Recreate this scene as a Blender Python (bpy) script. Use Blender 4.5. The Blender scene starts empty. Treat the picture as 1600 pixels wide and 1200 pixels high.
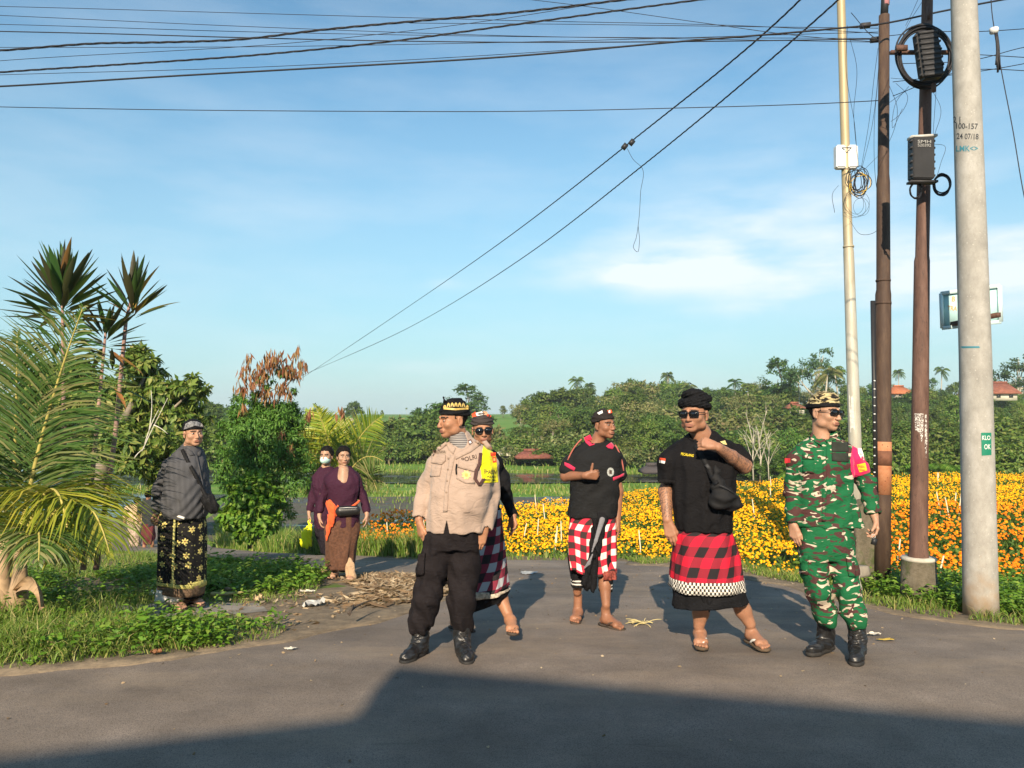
import bpy, bmesh, math, random
import numpy as np
from mathutils import Vector, Matrix
from mathutils.bvhtree import BVHTree
from mathutils.geometry import delaunay_2d_cdt

scene = bpy.context.scene
COL = scene.collection
random.seed(7); RNG = np.random.default_rng(11)
R = math.radians

# ------------------------------------------------------------------ camera
CAM_H = 1.6; FPX = 1202.0; PITCH = math.atan(45/1202)
cd = bpy.data.cameras.new('camera'); cam = bpy.data.objects.new('camera', cd); COL.objects.link(cam)
cd.sensor_width = 36; cd.lens = 36*FPX/1600; cd.clip_start = .05; cd.clip_end = 3000
cam.location = (0, 0, CAM_H); cam.rotation_euler = (math.pi/2+PITCH, 0, 0)
scene.camera = cam
# ------------------------------------------------------------------ light
SUN_EL = 28.5; SUN_AZ = 8.8            # light travels towards azimuth 8.8 deg right of +Y
wd = bpy.data.worlds.new('World'); scene.world = wd; wd.use_nodes = True
nt = wd.node_tree; nt.nodes.clear()
wo = nt.nodes.new('ShaderNodeOutputWorld'); bg = nt.nodes.new('ShaderNodeBackground')
sk = nt.nodes.new('ShaderNodeTexSky'); sk.sky_type = 'NISHITA'; sk.sun_disc = False
sk.sun_elevation = R(SUN_EL); sk.sun_rotation = R(180+SUN_AZ); sk.air_density = 1.0; sk.dust_density = 0.15; sk.ozone_density = 1.0
tc = nt.nodes.new('ShaderNodeTexCoord')
# thin clouds: noise over the direction vector, stretched along the horizon, confined to soft banks
mp = nt.nodes.new('ShaderNodeMapping'); mp.inputs['Scale'].default_value = (2.2, 2.2, 9.0); mp.inputs['Location'].default_value = (0.35, 0.2, .55)
nz = nt.nodes.new('ShaderNodeTexNoise'); nz.inputs['Scale'].default_value = 2.3; nz.inputs['Detail'].default_value = 7; nz.inputs['Roughness'].default_value = .52
rp = nt.nodes.new('ShaderNodeValToRGB'); rp.color_ramp.elements[0].position = .40; rp.color_ramp.elements[1].position = .66
nt.links.new(tc.outputs['Generated'], mp.inputs['Vector']); nt.links.new(mp.outputs[0], nz.inputs['Vector']); nt.links.new(nz.outputs['Fac'], rp.inputs[0])
def wmath(op, a, b=None, c=None):
    n = nt.nodes.new('ShaderNodeMath'); n.operation = op
    for i, s in enumerate((a, b, c)):
        if s is None: continue
        if isinstance(s, (int, float)): n.inputs[i].default_value = s
        else: nt.links.new(s, n.inputs[i])
    return n.outputs[0]
def bank(u, v, su, sv, amp):
    d = Vector(((u-800)/FPX, 1, (645-v)/FPX)).normalized()
    sp = nt.nodes.new('ShaderNodeSeparateXYZ'); nt.links.new(tc.outputs['Generated'], sp.inputs[0])
    x = wmath('MULTIPLY', wmath('SUBTRACT', sp.outputs[0], d.x), FPX/su)
    z = wmath('MULTIPLY', wmath('SUBTRACT', sp.outputs[2], d.z), FPX/sv)
    fy = wmath('GREATER_THAN', sp.outputs[1], 0.0)
    r = wmath('ADD', wmath('MULTIPLY', x, x), wmath('MULTIPLY', z, z))
    return wmath('MULTIPLY', wmath('MULTIPLY', wmath('EXPONENT', wmath('MULTIPLY', r, -1.0)), amp), fy)
cl = None
for b in [(1090, 408, 190, 34, 1.0), (1200, 335, 190, 42, .8), (960, 430, 90, 22, .5), (1450, 435, 250, 50, 1.0), (1570, 400, 100, 40, .7), (1040, 420, 130, 22, .45), (660, 572, 80, 10, .45), (690, 440, 30, 8, .3), (1250, 235, 160, 16, .25), (350, 320, 160, 40, .10), (1230, 480, 120, 18, .35)]:
    o = bank(*b); cl = o if cl is None else wmath('ADD', cl, o)
rs = wmath('ADD', wmath('MULTIPLY', rp.outputs[0], .75), .2)
spz = nt.nodes.new('ShaderNodeSeparateXYZ'); nt.links.new(tc.outputs['Generated'], spz.inputs[0])
wide = wmath('MULTIPLY', wmath('MULTIPLY', rp.outputs[0], .12), 1.0)
fac = wmath('MINIMUM', wmath('ADD', wmath('MULTIPLY', cl, rs), wide), .85)
mx = nt.nodes.new('ShaderNodeMix'); mx.data_type = 'RGBA'
nt.links.new(fac, mx.inputs['Factor'])
tint = nt.nodes.new('ShaderNodeMix'); tint.data_type = 'RGBA'; tint.blend_type = 'MULTIPLY'; tint.inputs['Factor'].default_value = 1
tint.inputs['B'].default_value = (.78, 1.08, 1.08, 1)
nt.links.new(sk.outputs[0], tint.inputs['A'])
hz = nt.nodes.new('ShaderNodeValToRGB'); hz.color_ramp.elements[0].position = .0; hz.color_ramp.elements[0].color = (.85, .85, .85, 1); hz.color_ramp.elements[1].position = .4; hz.color_ramp.elements[1].color = (.0, .0, .0, 1)
nt.links.new(spz.outputs[2], hz.inputs[0]); hm = nt.nodes.new('ShaderNodeMix'); hm.data_type = 'RGBA'; nt.links.new(hz.outputs[0], hm.inputs['Factor'])
nt.links.new(tint.outputs['Result'], hm.inputs['A']); hm.inputs['B'].default_value = (2.5, 3.75, 4.35, 1)
nt.links.new(hm.outputs['Result'], mx.inputs['A']); mx.inputs['B'].default_value = (6.4, 6.8, 7.1, 1)
nt.links.new(mx.outputs['Result'], bg.inputs['Color']); bg.inputs['Strength'].default_value = 0.098
nt.links.new(bg.outputs[0], wo.inputs['Surface'])
sl = bpy.data.lights.new('sun', 'SUN'); sun = bpy.data.objects.new('sun', sl); COL.objects.link(sun)
sl.energy = 4.9; sl.angle = R(0.5); sl.color = (1.0, .83, .62)
LDIR = Vector((math.sin(R(SUN_AZ))*math.cos(R(SUN_EL)), math.cos(R(SUN_AZ))*math.cos(R(SUN_EL)), -math.sin(R(SUN_EL))))
sun.rotation_euler = LDIR.to_track_quat('-Z', 'Y').to_euler()
scene.render.engine = 'CYCLES'
scene.view_settings.view_transform = 'Standard'; scene.view_settings.look = 'None'
scene.view_settings.exposure = 0.68; scene.view_settings.gamma = 1; scene.view_settings.use_curve_mapping = False
scene.cycles.max_bounces = 6; scene.cycles.volume_bounces = 0

# ------------------------------------------------------------------ helpers
def W(u, v, Y):
    """world point at distance Y that the photograph shows at pixel (u, v)"""
    a = (u-800)/FPX; b = -(v-600)/FPX
    y = math.cos(PITCH)-b*math.sin(PITCH); z = math.sin(PITCH)+b*math.cos(PITCH)
    return np.array([a*Y/y, Y, CAM_H+z*Y/y])
def proj(P):
    """pixel coordinates of world points (arrays x,y,z)"""
    x, y, z = P; z = z-CAM_H
    f = y*math.cos(PITCH)+z*math.sin(PITCH); up = -y*math.sin(PITCH)+z*math.cos(PITCH)
    return 800+x/f*FPX, 600-up/f*FPX
def P3(*a): return [W(*q) for q in a]
def mesh_np(name, V, F, mats=(), smooth=False, fmat=None, uv=None):
    """V: n x 3, F: list of arrays (each m x k)"""
    me = bpy.data.meshes.new(name)
    V = np.asarray(V, dtype=np.float32)
    if isinstance(F, np.ndarray): F = [F]
    F = [np.asarray(f, dtype=np.int32) for f in F if len(f)]
    me.vertices.add(len(V)); me.vertices.foreach_set('co', V.ravel())
    if F:
        nl = sum(f.size for f in F); nf = sum(len(f) for f in F)
        me.loops.add(nl); me.loops.foreach_set('vertex_index', np.concatenate([f.ravel() for f in F]))
        me.polygons.add(nf)
        tot = np.concatenate([np.full(len(f), f.shape[1], np.int32) for f in F])
        st = np.concatenate([[0], np.cumsum(tot)[:-1]]).astype(np.int32)
        me.polygons.foreach_set('loop_start', st)
        me.polygons.foreach_set('loop_total', tot)
        if smooth: me.polygons.foreach_set('use_smooth', np.ones(nf, bool))
        if fmat is not None: me.polygons.foreach_set('material_index', np.asarray(fmat, np.int32))
        if uv is not None:
            ul = me.uv_layers.new(name='UVMap'); ul.data.foreach_set('uv', np.asarray(uv, np.float32)[np.concatenate([f.ravel() for f in F])].ravel())
    me.update(calc_edges=True)
    for m in mats: me.materials.append(m)
    return me
def link(name, data, parent=None, loc=None):
    o = bpy.data.objects.new(name, data); COL.objects.link(o)
    if parent is not None: o.parent = parent
    if loc is not None: o.location = loc
    return o
def tag(o, label=None, cat=None, group=None, kind=None):
    if label: o['label'] = label
    if cat: o['category'] = cat
    if group: o['group'] = group
    if kind: o['kind'] = kind
    return o
def thing(name, loc, label, cat, group=None, rz=0):
    o = link(name, None, None, loc); o.empty_display_size = .1; o.rotation_euler = (0, 0, rz)
    return tag(o, label, cat, group)
def part(name, V, F, m, root, smooth=False, uv=None, fmat=None, org=None):
    """mesh given in world coordinates, parented to root (an unrotated empty)"""
    if not isinstance(m, (list, tuple)): m = [m]
    off = world_off(root) if org is None else np.array(org)
    me = mesh_np(name, np.asarray(V)-off, F, m, smooth, fmat, uv)
    return link(name, me, root)
def world_off(o):
    v = Vector((0, 0, 0))
    while o is not None: v += Vector(o.location); o = o.parent
    return np.array(v)
def single(name, V, F, m, label, cat, loc, smooth=False, group=None, kind=None, uv=None, fmat=None):
    """a thing that is one mesh; V in world coordinates"""
    if not isinstance(m, (list, tuple)): m = [m]
    o = link(name, mesh_np(name, np.asarray(V)-np.array(loc), F, m, smooth, fmat, uv), None, loc)
    return tag(o, label, cat, group, kind)
def join(parts):
    """list of (V, F list) -> V, F list"""
    Vs = []; Fs = {}; n = 0
    for V, F in parts:
        if isinstance(F, np.ndarray): F = [F]
        Vs.append(np.asarray(V, float))
        for f in F:
            if len(f): Fs.setdefault(f.shape[1], []).append(np.asarray(f)+n)
        n += len(V)
    return np.concatenate(Vs), [np.concatenate(f) for f in Fs.values()]
def tube(pts, rad, seg=8, cap=True, closed=False):
    """tube along polyline; rad scalar or per point"""
    P = np.asarray(pts, float); n = len(P)
    rad = np.full(n, rad, float) if np.isscalar(rad) else np.asarray(rad, float)
    T = np.gradient(P, axis=0) if not closed else (np.roll(P, -1, 0)-np.roll(P, 1, 0))
    T /= np.linalg.norm(T, axis=1)[:, None]+1e-12
    ref = np.array([0, 0, 1.]) if abs(T[0][2]) < .9 else np.array([1., 0, 0])
    N = np.cross(T[0], ref); N /= np.linalg.norm(N); V = []
    for i in range(n):
        N = N-T[i]*np.dot(N, T[i]); N /= np.linalg.norm(N)+1e-12; B = np.cross(T[i], N)
        a = np.linspace(0, 2*np.pi, seg, endpoint=False)
        V.append(P[i]+rad[i]*(np.cos(a)[:, None]*N+np.sin(a)[:, None]*B))
    V = np.concatenate(V); m = n if closed else n-1
    i = np.arange(m)[:, None]; j = np.arange(seg)[None]
    i2 = (i+1) % n; j2 = (j+1) % seg
    F = np.stack([i*seg+j+0*i2, i*seg+j2, i2*seg+j2, i2*seg+j], -1).reshape(-1, 4)
    Fs = [F]
    if cap and not closed:
        Fs.append(np.arange(seg)[::-1][None]); Fs.append((np.arange(seg)+(n-1)*seg)[None])
    return V, Fs
def box(c, s, rot=None, taper=1.0):
    c = np.array(c, float); s = np.array(s, float)/2
    V = np.array([[x, y, z] for z in (-1, 1) for y in (-1, 1) for x in (-1, 1)], float)
    V[V[:, 2] > 0, :2] *= taper
    V = V*s
    if rot is not None: V = V @ np.array(rot).T
    F = np.array([[0, 2, 3, 1], [4, 5, 7, 6], [0, 1, 5, 4], [2, 6, 7, 3], [0, 4, 6, 2], [1, 3, 7, 5]])
    return V+c, [F]
def rotm(rx=0, ry=0, rz=0):
    return np.array(Matrix.Rotation(rz, 3, 'Z') @ Matrix.Rotation(ry, 3, 'Y') @ Matrix.Rotation(rx, 3, 'X'))
def lathe(prof, seg=20, c=(0, 0, 0)):
    """profile [(r,z)...] round z"""
    a = np.linspace(0, 2*np.pi, seg, endpoint=False)
    V = np.concatenate([np.stack([r*np.cos(a), r*np.sin(a), np.full(seg, z)], 1) for r, z in prof])+np.array(c)
    n = len(prof); i = np.arange(n-1)[:, None]; j = np.arange(seg)[None]; j2 = (j+1) % seg
    F = np.stack([i*seg+j, i*seg+j2, (i+1)*seg+j2, (i+1)*seg+j], -1).reshape(-1, 4)
    return V, [F, np.arange(seg)[::-1][None], (np.arange(seg)+(n-1)*seg)[None]]
def bezier(a, b, c, n=12):
    t = np.linspace(0, 1, n)[:, None]; a, b, c = map(np.asarray, (a, b, c))
    return (1-t)**2*a+2*t*(1-t)*b+t*t*c
def sstep(a, b, x):
    t = np.clip((x-a)/(b-a), 0, 1); return t*t*(3-2*t)
def vnoise(x, y, seed=0, oct=4, f=1.0):
    """cheap smooth 2-D noise, about -1..1"""
    r = np.random.default_rng(seed); s = 0; a = 1; tot = 0
    for o in range(oct):
        for k in range(3):
            th = r.uniform(0, 6.28); ph = r.uniform(0, 6.28, 2); ff = f*r.uniform(.8, 1.3)
            u = x*np.cos(th)+y*np.sin(th); v = -x*np.sin(th)+y*np.cos(th)
            s = s+a*np.sin(ff*u+ph[0]+1.3*np.sin(ff*v*.7+ph[1])); tot += a*.8
        a *= .5; f *= 2.03
    return s/tot

# ------------------------------------------------------------------ materials
_M = {}
class NB:
    def __init__(s, name, rough=.8, spec=.3):
        s.m = bpy.data.materials.new(name); s.m.use_nodes = True; s.t = s.m.node_tree
        s.b = s.t.nodes['Principled BSDF']; s.b.inputs['Roughness'].default_value = rough
        s.b.inputs['Specular IOR Level'].default_value = spec
        s.tc = s.t.nodes.new('ShaderNodeTexCoord')
    def n(s, typ, **kw):
        nd = s.t.nodes.new(typ)
        for k, v in kw.items():
            if hasattr(nd, k): setattr(nd, k, v)
        return nd
    def put(s, sock, val):
        if isinstance(val, bpy.types.NodeSocket): s.t.links.new(val, sock)
        elif isinstance(val, tuple) and len(val) == 3 and sock.type == 'RGBA': sock.default_value = (*val, 1)
        else: sock.default_value = val
    def math(s, op, a, b=0.0, c=None):
        nd = s.n('ShaderNodeMath', operation=op); s.put(nd.inputs[0], a); s.put(nd.inputs[1], b)
        if c is not None: s.put(nd.inputs[2], c)
        return nd.outputs[0]
    def vec(s, scale=(1, 1, 1), rot=(0, 0, 0), loc=(0, 0, 0), src='Object'):
        mp = s.n('ShaderNodeMapping'); s.put(mp.inputs['Vector'], s.tc.outputs[src] if isinstance(src, str) else src)
        mp.inputs['Scale'].default_value = scale; mp.inputs['Rotation'].default_value = rot; mp.inputs['Location'].default_value = loc
        return mp.outputs[0]
    def noise(s, sc, det=4, rough=.55, v=None, dist=0.0, out='Fac'):
        nd = s.n('ShaderNodeTexNoise'); s.put(nd.inputs['Vector'], v if v is not None else s.tc.outputs['Object'])
        nd.inputs['Scale'].default_value = sc; nd.inputs['Detail'].default_value = det; nd.inputs['Roughness'].default_value = rough; nd.inputs['Distortion'].default_value = dist
        return nd.outputs[out]
    def voro(s, sc, v=None, feat='F1', out='Distance', rnd=1.0):
        nd = s.n('ShaderNodeTexVoronoi', feature=feat); s.put(nd.inputs['Vector'], v if v is not None else s.tc.outputs['Object'])
        nd.inputs['Scale'].default_value = sc; nd.inputs['Randomness'].default_value = rnd
        return nd.outputs[out]
    def ramp(s, f, stops, interp='LINEAR'):
        nd = s.n('ShaderNodeValToRGB'); s.put(nd.inputs[0], f); cr = nd.color_ramp; cr.interpolation = interp
        while len(cr.elements) < len(stops): cr.elements.new(.5)
        for e, (p, c) in zip(cr.elements, stops):
            e.position = p; e.color = (*c, 1) if len(c) == 3 else c
        return nd.outputs[0]
    def mix(s, f, a, b, bl='MIX'):
        nd = s.n('ShaderNodeMix'); nd.data_type = 'RGBA'; nd.blend_type = bl
        s.put(nd.inputs['Factor'], f); s.put(nd.inputs['A'], a); s.put(nd.inputs['B'], b)
        return nd.outputs['Result']
    def col(s, c): s.put(s.b.inputs['Base Color'], c)
    def bump(s, h, st=.3, d=.01):
        nd = s.n('ShaderNodeBump'); nd.inputs['Strength'].default_value = st; nd.inputs['Distance'].default_value = d
        s.put(nd.inputs['Height'], h); s.put(s.b.inputs['Normal'], nd.outputs[0])
def step(nb, x, t, w=.01):
    """1 where x>t"""
    return nb.math('MULTIPLY_ADD', nb.math('SUBTRACT', x, t), 1/w, .5)
def simple(name, c, rough=.8, var=.18, sc=12, bump=0.0, bsc=60, spec=.3, metal=0.0, det=4):
    if name in _M: return _M[name]
    nb = NB(name, rough, spec)
    dk = tuple(x*(1-var) for x in c); lt = tuple(min(1, x*(1+var)) for x in c)
    nb.col(nb.ramp(nb.noise(sc, det), [(.3, dk), (.7, lt)]))
    nb.b.inputs['Metallic'].default_value = metal
    if bump: nb.bump(nb.noise(bsc, 3), bump, .004)
    _M[name] = nb.m; return nb.m
def leafmat(name, cols, rough=.5, trans=.25, spec=.3, objrand=True, val=.25):
    """foliage: colour differs from leaf to leaf (random per island) and a little from plant to plant"""
    if name in _M: return _M[name]
    nb = NB(name, rough, spec)
    g = nb.n('ShaderNodeNewGeometry')
    c = nb.ramp(g.outputs['Random Per Island'], [(i/(len(cols)-1), k) for i, k in enumerate(cols)])
    if objrand:
        oi = nb.n('ShaderNodeObjectInfo'); hs = nb.n('ShaderNodeHueSaturation')
        nb.put(hs.inputs['Color'], c)
        nb.put(hs.inputs['Hue'], nb.math('MULTIPLY_ADD', oi.outputs['Random'], .05, .475))
        r2 = nb.math('FRACT', nb.math('MULTIPLY', oi.outputs['Random'], 7.31))
        nb.put(hs.inputs['Value'], nb.math('MULTIPLY_ADD', r2, 2*val, 1-val))
        c = hs.outputs[0]
    nb.col(c)
    if trans:
        tr = nb.n('ShaderNodeBsdfTranslucent'); ms = nb.n('ShaderNodeMixShader'); ms.inputs[0].default_value = trans
        mc = nb.mix(.5, c, (.35, .45, .05), 'MIX'); nb.put(tr.inputs['Color'], mc)
        out = nb.t.nodes['Material Output']
        nb.t.links.new(nb.b.outputs[0], ms.inputs[1]); nb.t.links.new(tr.outputs[0], ms.inputs[2]); nb.t.links.new(ms.outputs[0], out.inputs['Surface'])
    _M[name] = nb.m; return nb.m
# ================================================================== terrain
ROAD = [(-40, -8.6), (-40, 4.3), (-12, 4.55), (-6, 4.7), (-3.2, 4.8), (-2.16, 5.2), (-1.65, 5.66), (-1.42, 6.3), (-1.3, 7.2), (-1.42, 8.2), (-1.9, 9.5), (-3.1, 10.45), (-5.5, 12.4), (-8.3, 16.2), (-11.2, 21), (-15, 27),
        (-13.0, 28), (-9.4, 23.2), (-6.6, 18.0), (-4.4, 14.3), (-2.9, 12.2), (-1.5, 11.25), (.2, 11.1), (1.55, 11.0), (1.66, 10.2), (2.35, 9.3), (3.0, 8.2), (3.1, 7.2), (3.35, 6.5), (4.0, 5.95), (6.5, 5.55), (12, 5.2), (40, 4.8), (40, -8.6)]
FIELD = [(-3.1, 12.6), (1.9, 11.9), (2.5, 10.7), (3.4, 9.5), (5, 8.75), (9, 8.1), (18, 7.4), (30, 7.0), (30, 25.2), (17, 24.9), (11.6, 24.0), (3.6, 20.8), (-.3, 18.1), (-2.8, 16.4)]
def poly_sd(px, py, poly):
    """signed distance to polygon, negative inside (vectorised)"""
    px = np.asarray(px, float); py = np.asarray(py, float)
    d = np.full(px.shape, 1e9); s = np.zeros(px.shape, bool); n = len(poly)
    for i in range(n):
        ax, ay = poly[i]; bx, by = poly[(i+1) % n]
        ex, ey = bx-ax, by-ay; wx, wy = px-ax, py-ay
        t = np.clip((wx*ex+wy*ey)/(ex*ex+ey*ey+1e-12), 0, 1)
        d = np.minimum(d, (wx-ex*t)**2+(wy-ey*t)**2)
        c = ((ay > py) != (by > py)) & (px < (bx-ax)*(py-ay)/(by-ay+1e-12)+ax)
        s ^= c
    d = np.sqrt(d); return np.where(s, -d, d)
PY = [-80, 5, 6.8, 8.8, 9.4, 12, 15, 20.7, 23, 60, 600]; PZ = [0, 0, -.125, -.28, -.34, -.6, -1.1, -1.98, -2.05, -2.05, -2.05]
def Z(x, y, fine=False):
    x = np.asarray(x, float); y = np.asarray(y, float)
    z = np.interp(y, PY, PZ)
    a = x/np.maximum(y, 20)
    # far land: terraced rise on the left, wooded hillside on the right
    zl = np.interp(y, [0, 75, 95, 150, 190, 600], [0, 0, .25, 2.9, 3.0, 2.0])
    zl = np.where(y > 80, (np.floor(zl/.4)+sstep(.72, 1, zl/.4-np.floor(zl/.4)))*.4, zl)
    zr = np.interp(y, [0, 44, 60, 90, 130, 170, 260, 600], [0, 0, .9, 2.0, 3.4, 4.6, 6, 6])
    zm = np.interp(y, [0, 60, 90, 150, 260, 600], [0, 0, .6, 2.8, 4, 4])
    w1 = sstep(-.06, .12, a); w2 = sstep(.12, .42, a)
    z = z+(zl*(1-w1)+zm*w1)*(1-w2)+zr*w2
    dF = poly_sd(x, y, FIELD)
    zf = np.interp(x, [-3, 2, 5, 9], [-1.0, -.95, -.8, -.72])
    w = sstep(.45, -.1, dF); near = (y < 60)
    z = np.where(near, z*(1-w)+zf*w, z)
    # low verge mounds
    z = z+np.where((x < -1.6) & (y < 10) & (y > 4), .05*sstep(0, .8, poly_sd(x, y, ROAD))*sstep(6.5, 5.6, y), 0)
    z = z+.13*np.exp(-(((x-2.5)/.6)**2+((y-9.9)/.9)**2))
    if fine:
        dR = poly_sd(x, y, ROAD)
        near = np.clip(1-(np.hypot(x, y)-10)/20, 0, 1)
        z = z+near*sstep(0, .3, dR)*(.028*vnoise(x, y, 3, 4, 5)+.01*vnoise(x, y, 5, 2, 31))
        z = z+sstep(20, 60, y)*.08*vnoise(x, y, 6, 3, .4)
        z = z-.045*sstep(.1, -.04, dR)
    return z
def zat(x, y): return float(Z(np.array([x]), np.array([y]))[0])
def axis(lo, a, b, hi, d, g):
    v = list(np.arange(a, b+d/2, d)); s = d; p = b
    while p < hi: s *= g; p += s; v.append(p)
    s = d; p = a; w = []
    while p > lo: s *= g; p -= s; w.append(p)
    return np.array(w[::-1]+v)
xs = axis(-700, -8, 8, 700, .13, 1.07); ys = axis(-60, 4, 13, 900, .13, 1.05)
X, Y = np.meshgrid(xs, ys); Zg = Z(X, Y, True)
V = np.stack([X, Y, Zg], -1).reshape(-1, 3); ny, nx = X.shape
i = np.arange(ny-1)[:, None]; j = np.arange(nx-1)[None]
F = np.stack([i*nx+j, i*nx+j+1, (i+1)*nx+j+1, (i+1)*nx+j], -1).reshape(-1, 4)
nb = NB('ground_soil_and_grass', .95, .1)
soil = nb.ramp(nb.noise(6, 6, .65), [(.25, (.115, .085, .055)), (.5, (.19, .145, .095)), (.75, (.27, .21, .14))])
grs = nb.ramp(nb.noise(1.3, 8, .7), [(.25, (.045, .095, .018)), (.5, (.085, .17, .028)), (.78, (.17, .21, .05))])
far = nb.ramp(nb.noise(.5, 7, .75, nb.vec((.12, 1.2, 1))), [(.3, (.06, .15, .025)), (.5, (.12, .24, .04)), (.62, (.20, .28, .07)), (.75, (.10, .15, .05))])
sp = nb.n('ShaderNodeSeparateXYZ'); nb.put(sp.inputs[0], nb.tc.outputs['Object'])
yy = sp.outputs[1]
g1 = nb.mix(nb.ramp(nb.noise(1.7, 5, .6), [(.48, (0, 0, 0)), (.64, (.85, .85, .85))]), soil, grs)
fy = nb.ramp(nb.math('MULTIPLY', yy, 1/60), [(.2, (0, 0, 0)), (.36, (1, 1, 1))])
nb.col(nb.mix(fy, g1, far)); nb.bump(nb.noise(40, 5, .7), .6, .02)
M_ground = nb.m
o = link('ground', mesh_np('ground', V, F, [M_ground], True)); tag(o, kind='structure')

def sheet(name, poly, d, zoff, m, jit=.0, zf=None, sub=None, seed=1, skirt=False):
    """triangulated sheet following the terrain inside a polygon, with a slightly ragged edge"""
    P = []; n = len(poly); r = np.random.default_rng(seed)
    for k in range(n):
        a = np.array(poly[k]); b = np.array(poly[(k+1) % n]); L = np.linalg.norm(b-a)
        far = max(1, np.hypot(*((a+b)/2))/8)
        q = max(1, int(L/((sub or d)*far)))
        for t in range(q):
            p = a+(b-a)*t/q; nrm = np.array([-(b-a)[1], (b-a)[0]])/(L+1e-9)
            P.append(p+nrm*jit*(vnoise(p[0:1], p[1:2], seed, 4, 4.0)[0]))
    P = np.array(P); nbd = len(P); lo = P.min(0); hi = P.max(0)
    gx = axis(lo[0], max(lo[0], -6), min(hi[0], 8), hi[0], d, 1.2); gy = axis(lo[1], max(lo[1], 2), min(hi[1], 13), hi[1], d, 1.1)
    GX, GY = np.meshgrid(gx, gy); gx, gy = GX.ravel(), GY.ravel()
    sd = poly_sd(gx, gy, [tuple(p) for p in P]); k = sd < -d*.5
    pts = [Vector(p) for p in P]+[Vector((a, b)) for a, b in zip(gx[k], gy[k])]
    ed = [(a, (a+1) % nbd) for a in range(nbd)]
    v2, _, fs, *_ = delaunay_2d_cdt(pts, ed, [list(range(nbd))], 1, 1e-6)
    v2 = np.array([tuple(v) for v in v2]); z = (zf(v2[:, 0], v2[:, 1]) if zf else Z(v2[:, 0], v2[:, 1]))+zoff
    Vv = np.column_stack([v2, z]); F = np.array([f[:3] for f in fs if len(f) == 3])
    a, b, c = Vv[F[:, 0]], Vv[F[:, 1]], Vv[F[:, 2]]
    cr = np.cross(b-a, c-a)[:, 2] < 0; F[cr] = F[cr][:, ::-1]
    if skirt:
        n0 = len(Vv); lw = Vv[:nbd].copy(); lw[:, 2] -= .012; Vv = np.concatenate([Vv, lw]); k_ = np.arange(nbd); k2 = (k_+1) % nbd; F = [F, np.stack([k_, n0+k_, n0+k2, k2], 1)]
    o = link(name, mesh_np(name, Vv, F, [m], True)); tag(o, kind='structure'); return o
# asphalt
nb = NB('worn_asphalt', .85, .25)
base = nb.ramp(nb.noise(2.2, 6, .65), [(.3, (.18, .146, .118)), (.55, (.235, .192, .156)), (.75, (.30, .245, .20))])
spk = nb.noise(170, 3, .8); base = nb.mix(nb.ramp(spk, [(.38, (.75, .75, .75)), (.52, (0, 0, 0))]), base, (.055, .048, .042))
st = nb.ramp(nb.voro(75), [(.0, (1, 1, 1)), (.09, (0, 0, 0))]); sn = nb.ramp(nb.noise(9, 2), [(.5, (0, 0, 0)), (.65, (.7, .7, .7))])
base = nb.mix(nb.math('MULTIPLY', st, sn), base, (.42, .37, .31))
dust = nb.ramp(nb.noise(1.1, 7, .72, nb.vec((.6, 1.6, 1))), [(.48, (0, 0, 0)), (.72, (.65, .65, .65))])
spx = nb.n('ShaderNodeSeparateXYZ'); nb.put(spx.inputs[0], nb.tc.outputs['Object'])
edge = nb.ramp(nb.math('MULTIPLY', spx.outputs[1], .1), [(.3, (.3, .3, .3)), (.62, (1, 1, 1))])
base = nb.mix(nb.math('MULTIPLY', dust, edge), base, (.33, .255, .175))
crk = nb.ramp(nb.voro(.55, nb.vec((1, 1, 1), src=nb.noise(1.4, 5, .6, out='Color')), 'DISTANCE_TO_EDGE'), [(.0, (1, 1, 1)), (.006, (0, 0, 0))])
lines = nb.ramp(nb.noise(2.6, 8, .8, nb.vec((.25, 1.6, 1))), [(.62, (0, 0, 0)), (.66, (.35, .35, .35)), (.7, (0, 0, 0))])
base = nb.mix(lines, base, (.05, .045, .04))
big = nb.noise(.75, 5, .6, nb.vec((.7, 1.2, 1), loc=(3, 1, 0))); base = nb.mix(.55, base, nb.ramp(big, [(.32, (.3, .3, .3)), (.5, (.5, .5, .5)), (.68, (.72, .72, .72))]), 'OVERLAY'); nb.col(base)
nb.bump(nb.math('ADD', nb.noise(150, 4, .75), nb.math('MULTIPLY', nb.noise(5, 4), 1.2)), .55, .008)
nb.put(nb.b.inputs['Roughness'], nb.ramp(nb.noise(3, 4), [(.3, (.68, .68, .68)), (.7, (.92, .92, .92))]))
M_road = nb.m
sheet('road', ROAD, .3, .004, M_road, .05, sub=.09)
nb = NB('dusty_soil', .95, .1); nb.col(nb.ramp(nb.noise(7, 8, .8), [(.25, (.12, .095, .065)), (.45, (.20, .16, .115)), (.6, (.30, .235, .16)), (.8, (.40, .33, .23))])); nb.bump(nb.noise(60, 6, .8), .8, .015); M_DUST = nb.m
sheet('dirt', [(-2.15, 5.12), (-1.62, 5.5), (-1.3, 5.95), (-.95, 6.5), (-.62, 7.3), (-.5, 8.3), (-.75, 9.1), (-1.6, 9.5), (-2.2, 9.3), (-2.25, 8.4), (-2.3, 7.2), (-2.5, 6.3), (-2.3, 5.6)], .15, .008, M_DUST, .11, sub=.05, seed=4, skirt=True)
sheet('dirt', [(-5.4, 4.60), (-3.9, 4.66), (-3.0, 4.74), (-2.2, 5.02), (-2.0, 5.25), (-2.3, 5.4), (-3.2, 5.0), (-5.4, 4.85)], .15, .008, M_DUST, .07, sub=.05, seed=5, skirt=True)
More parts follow.
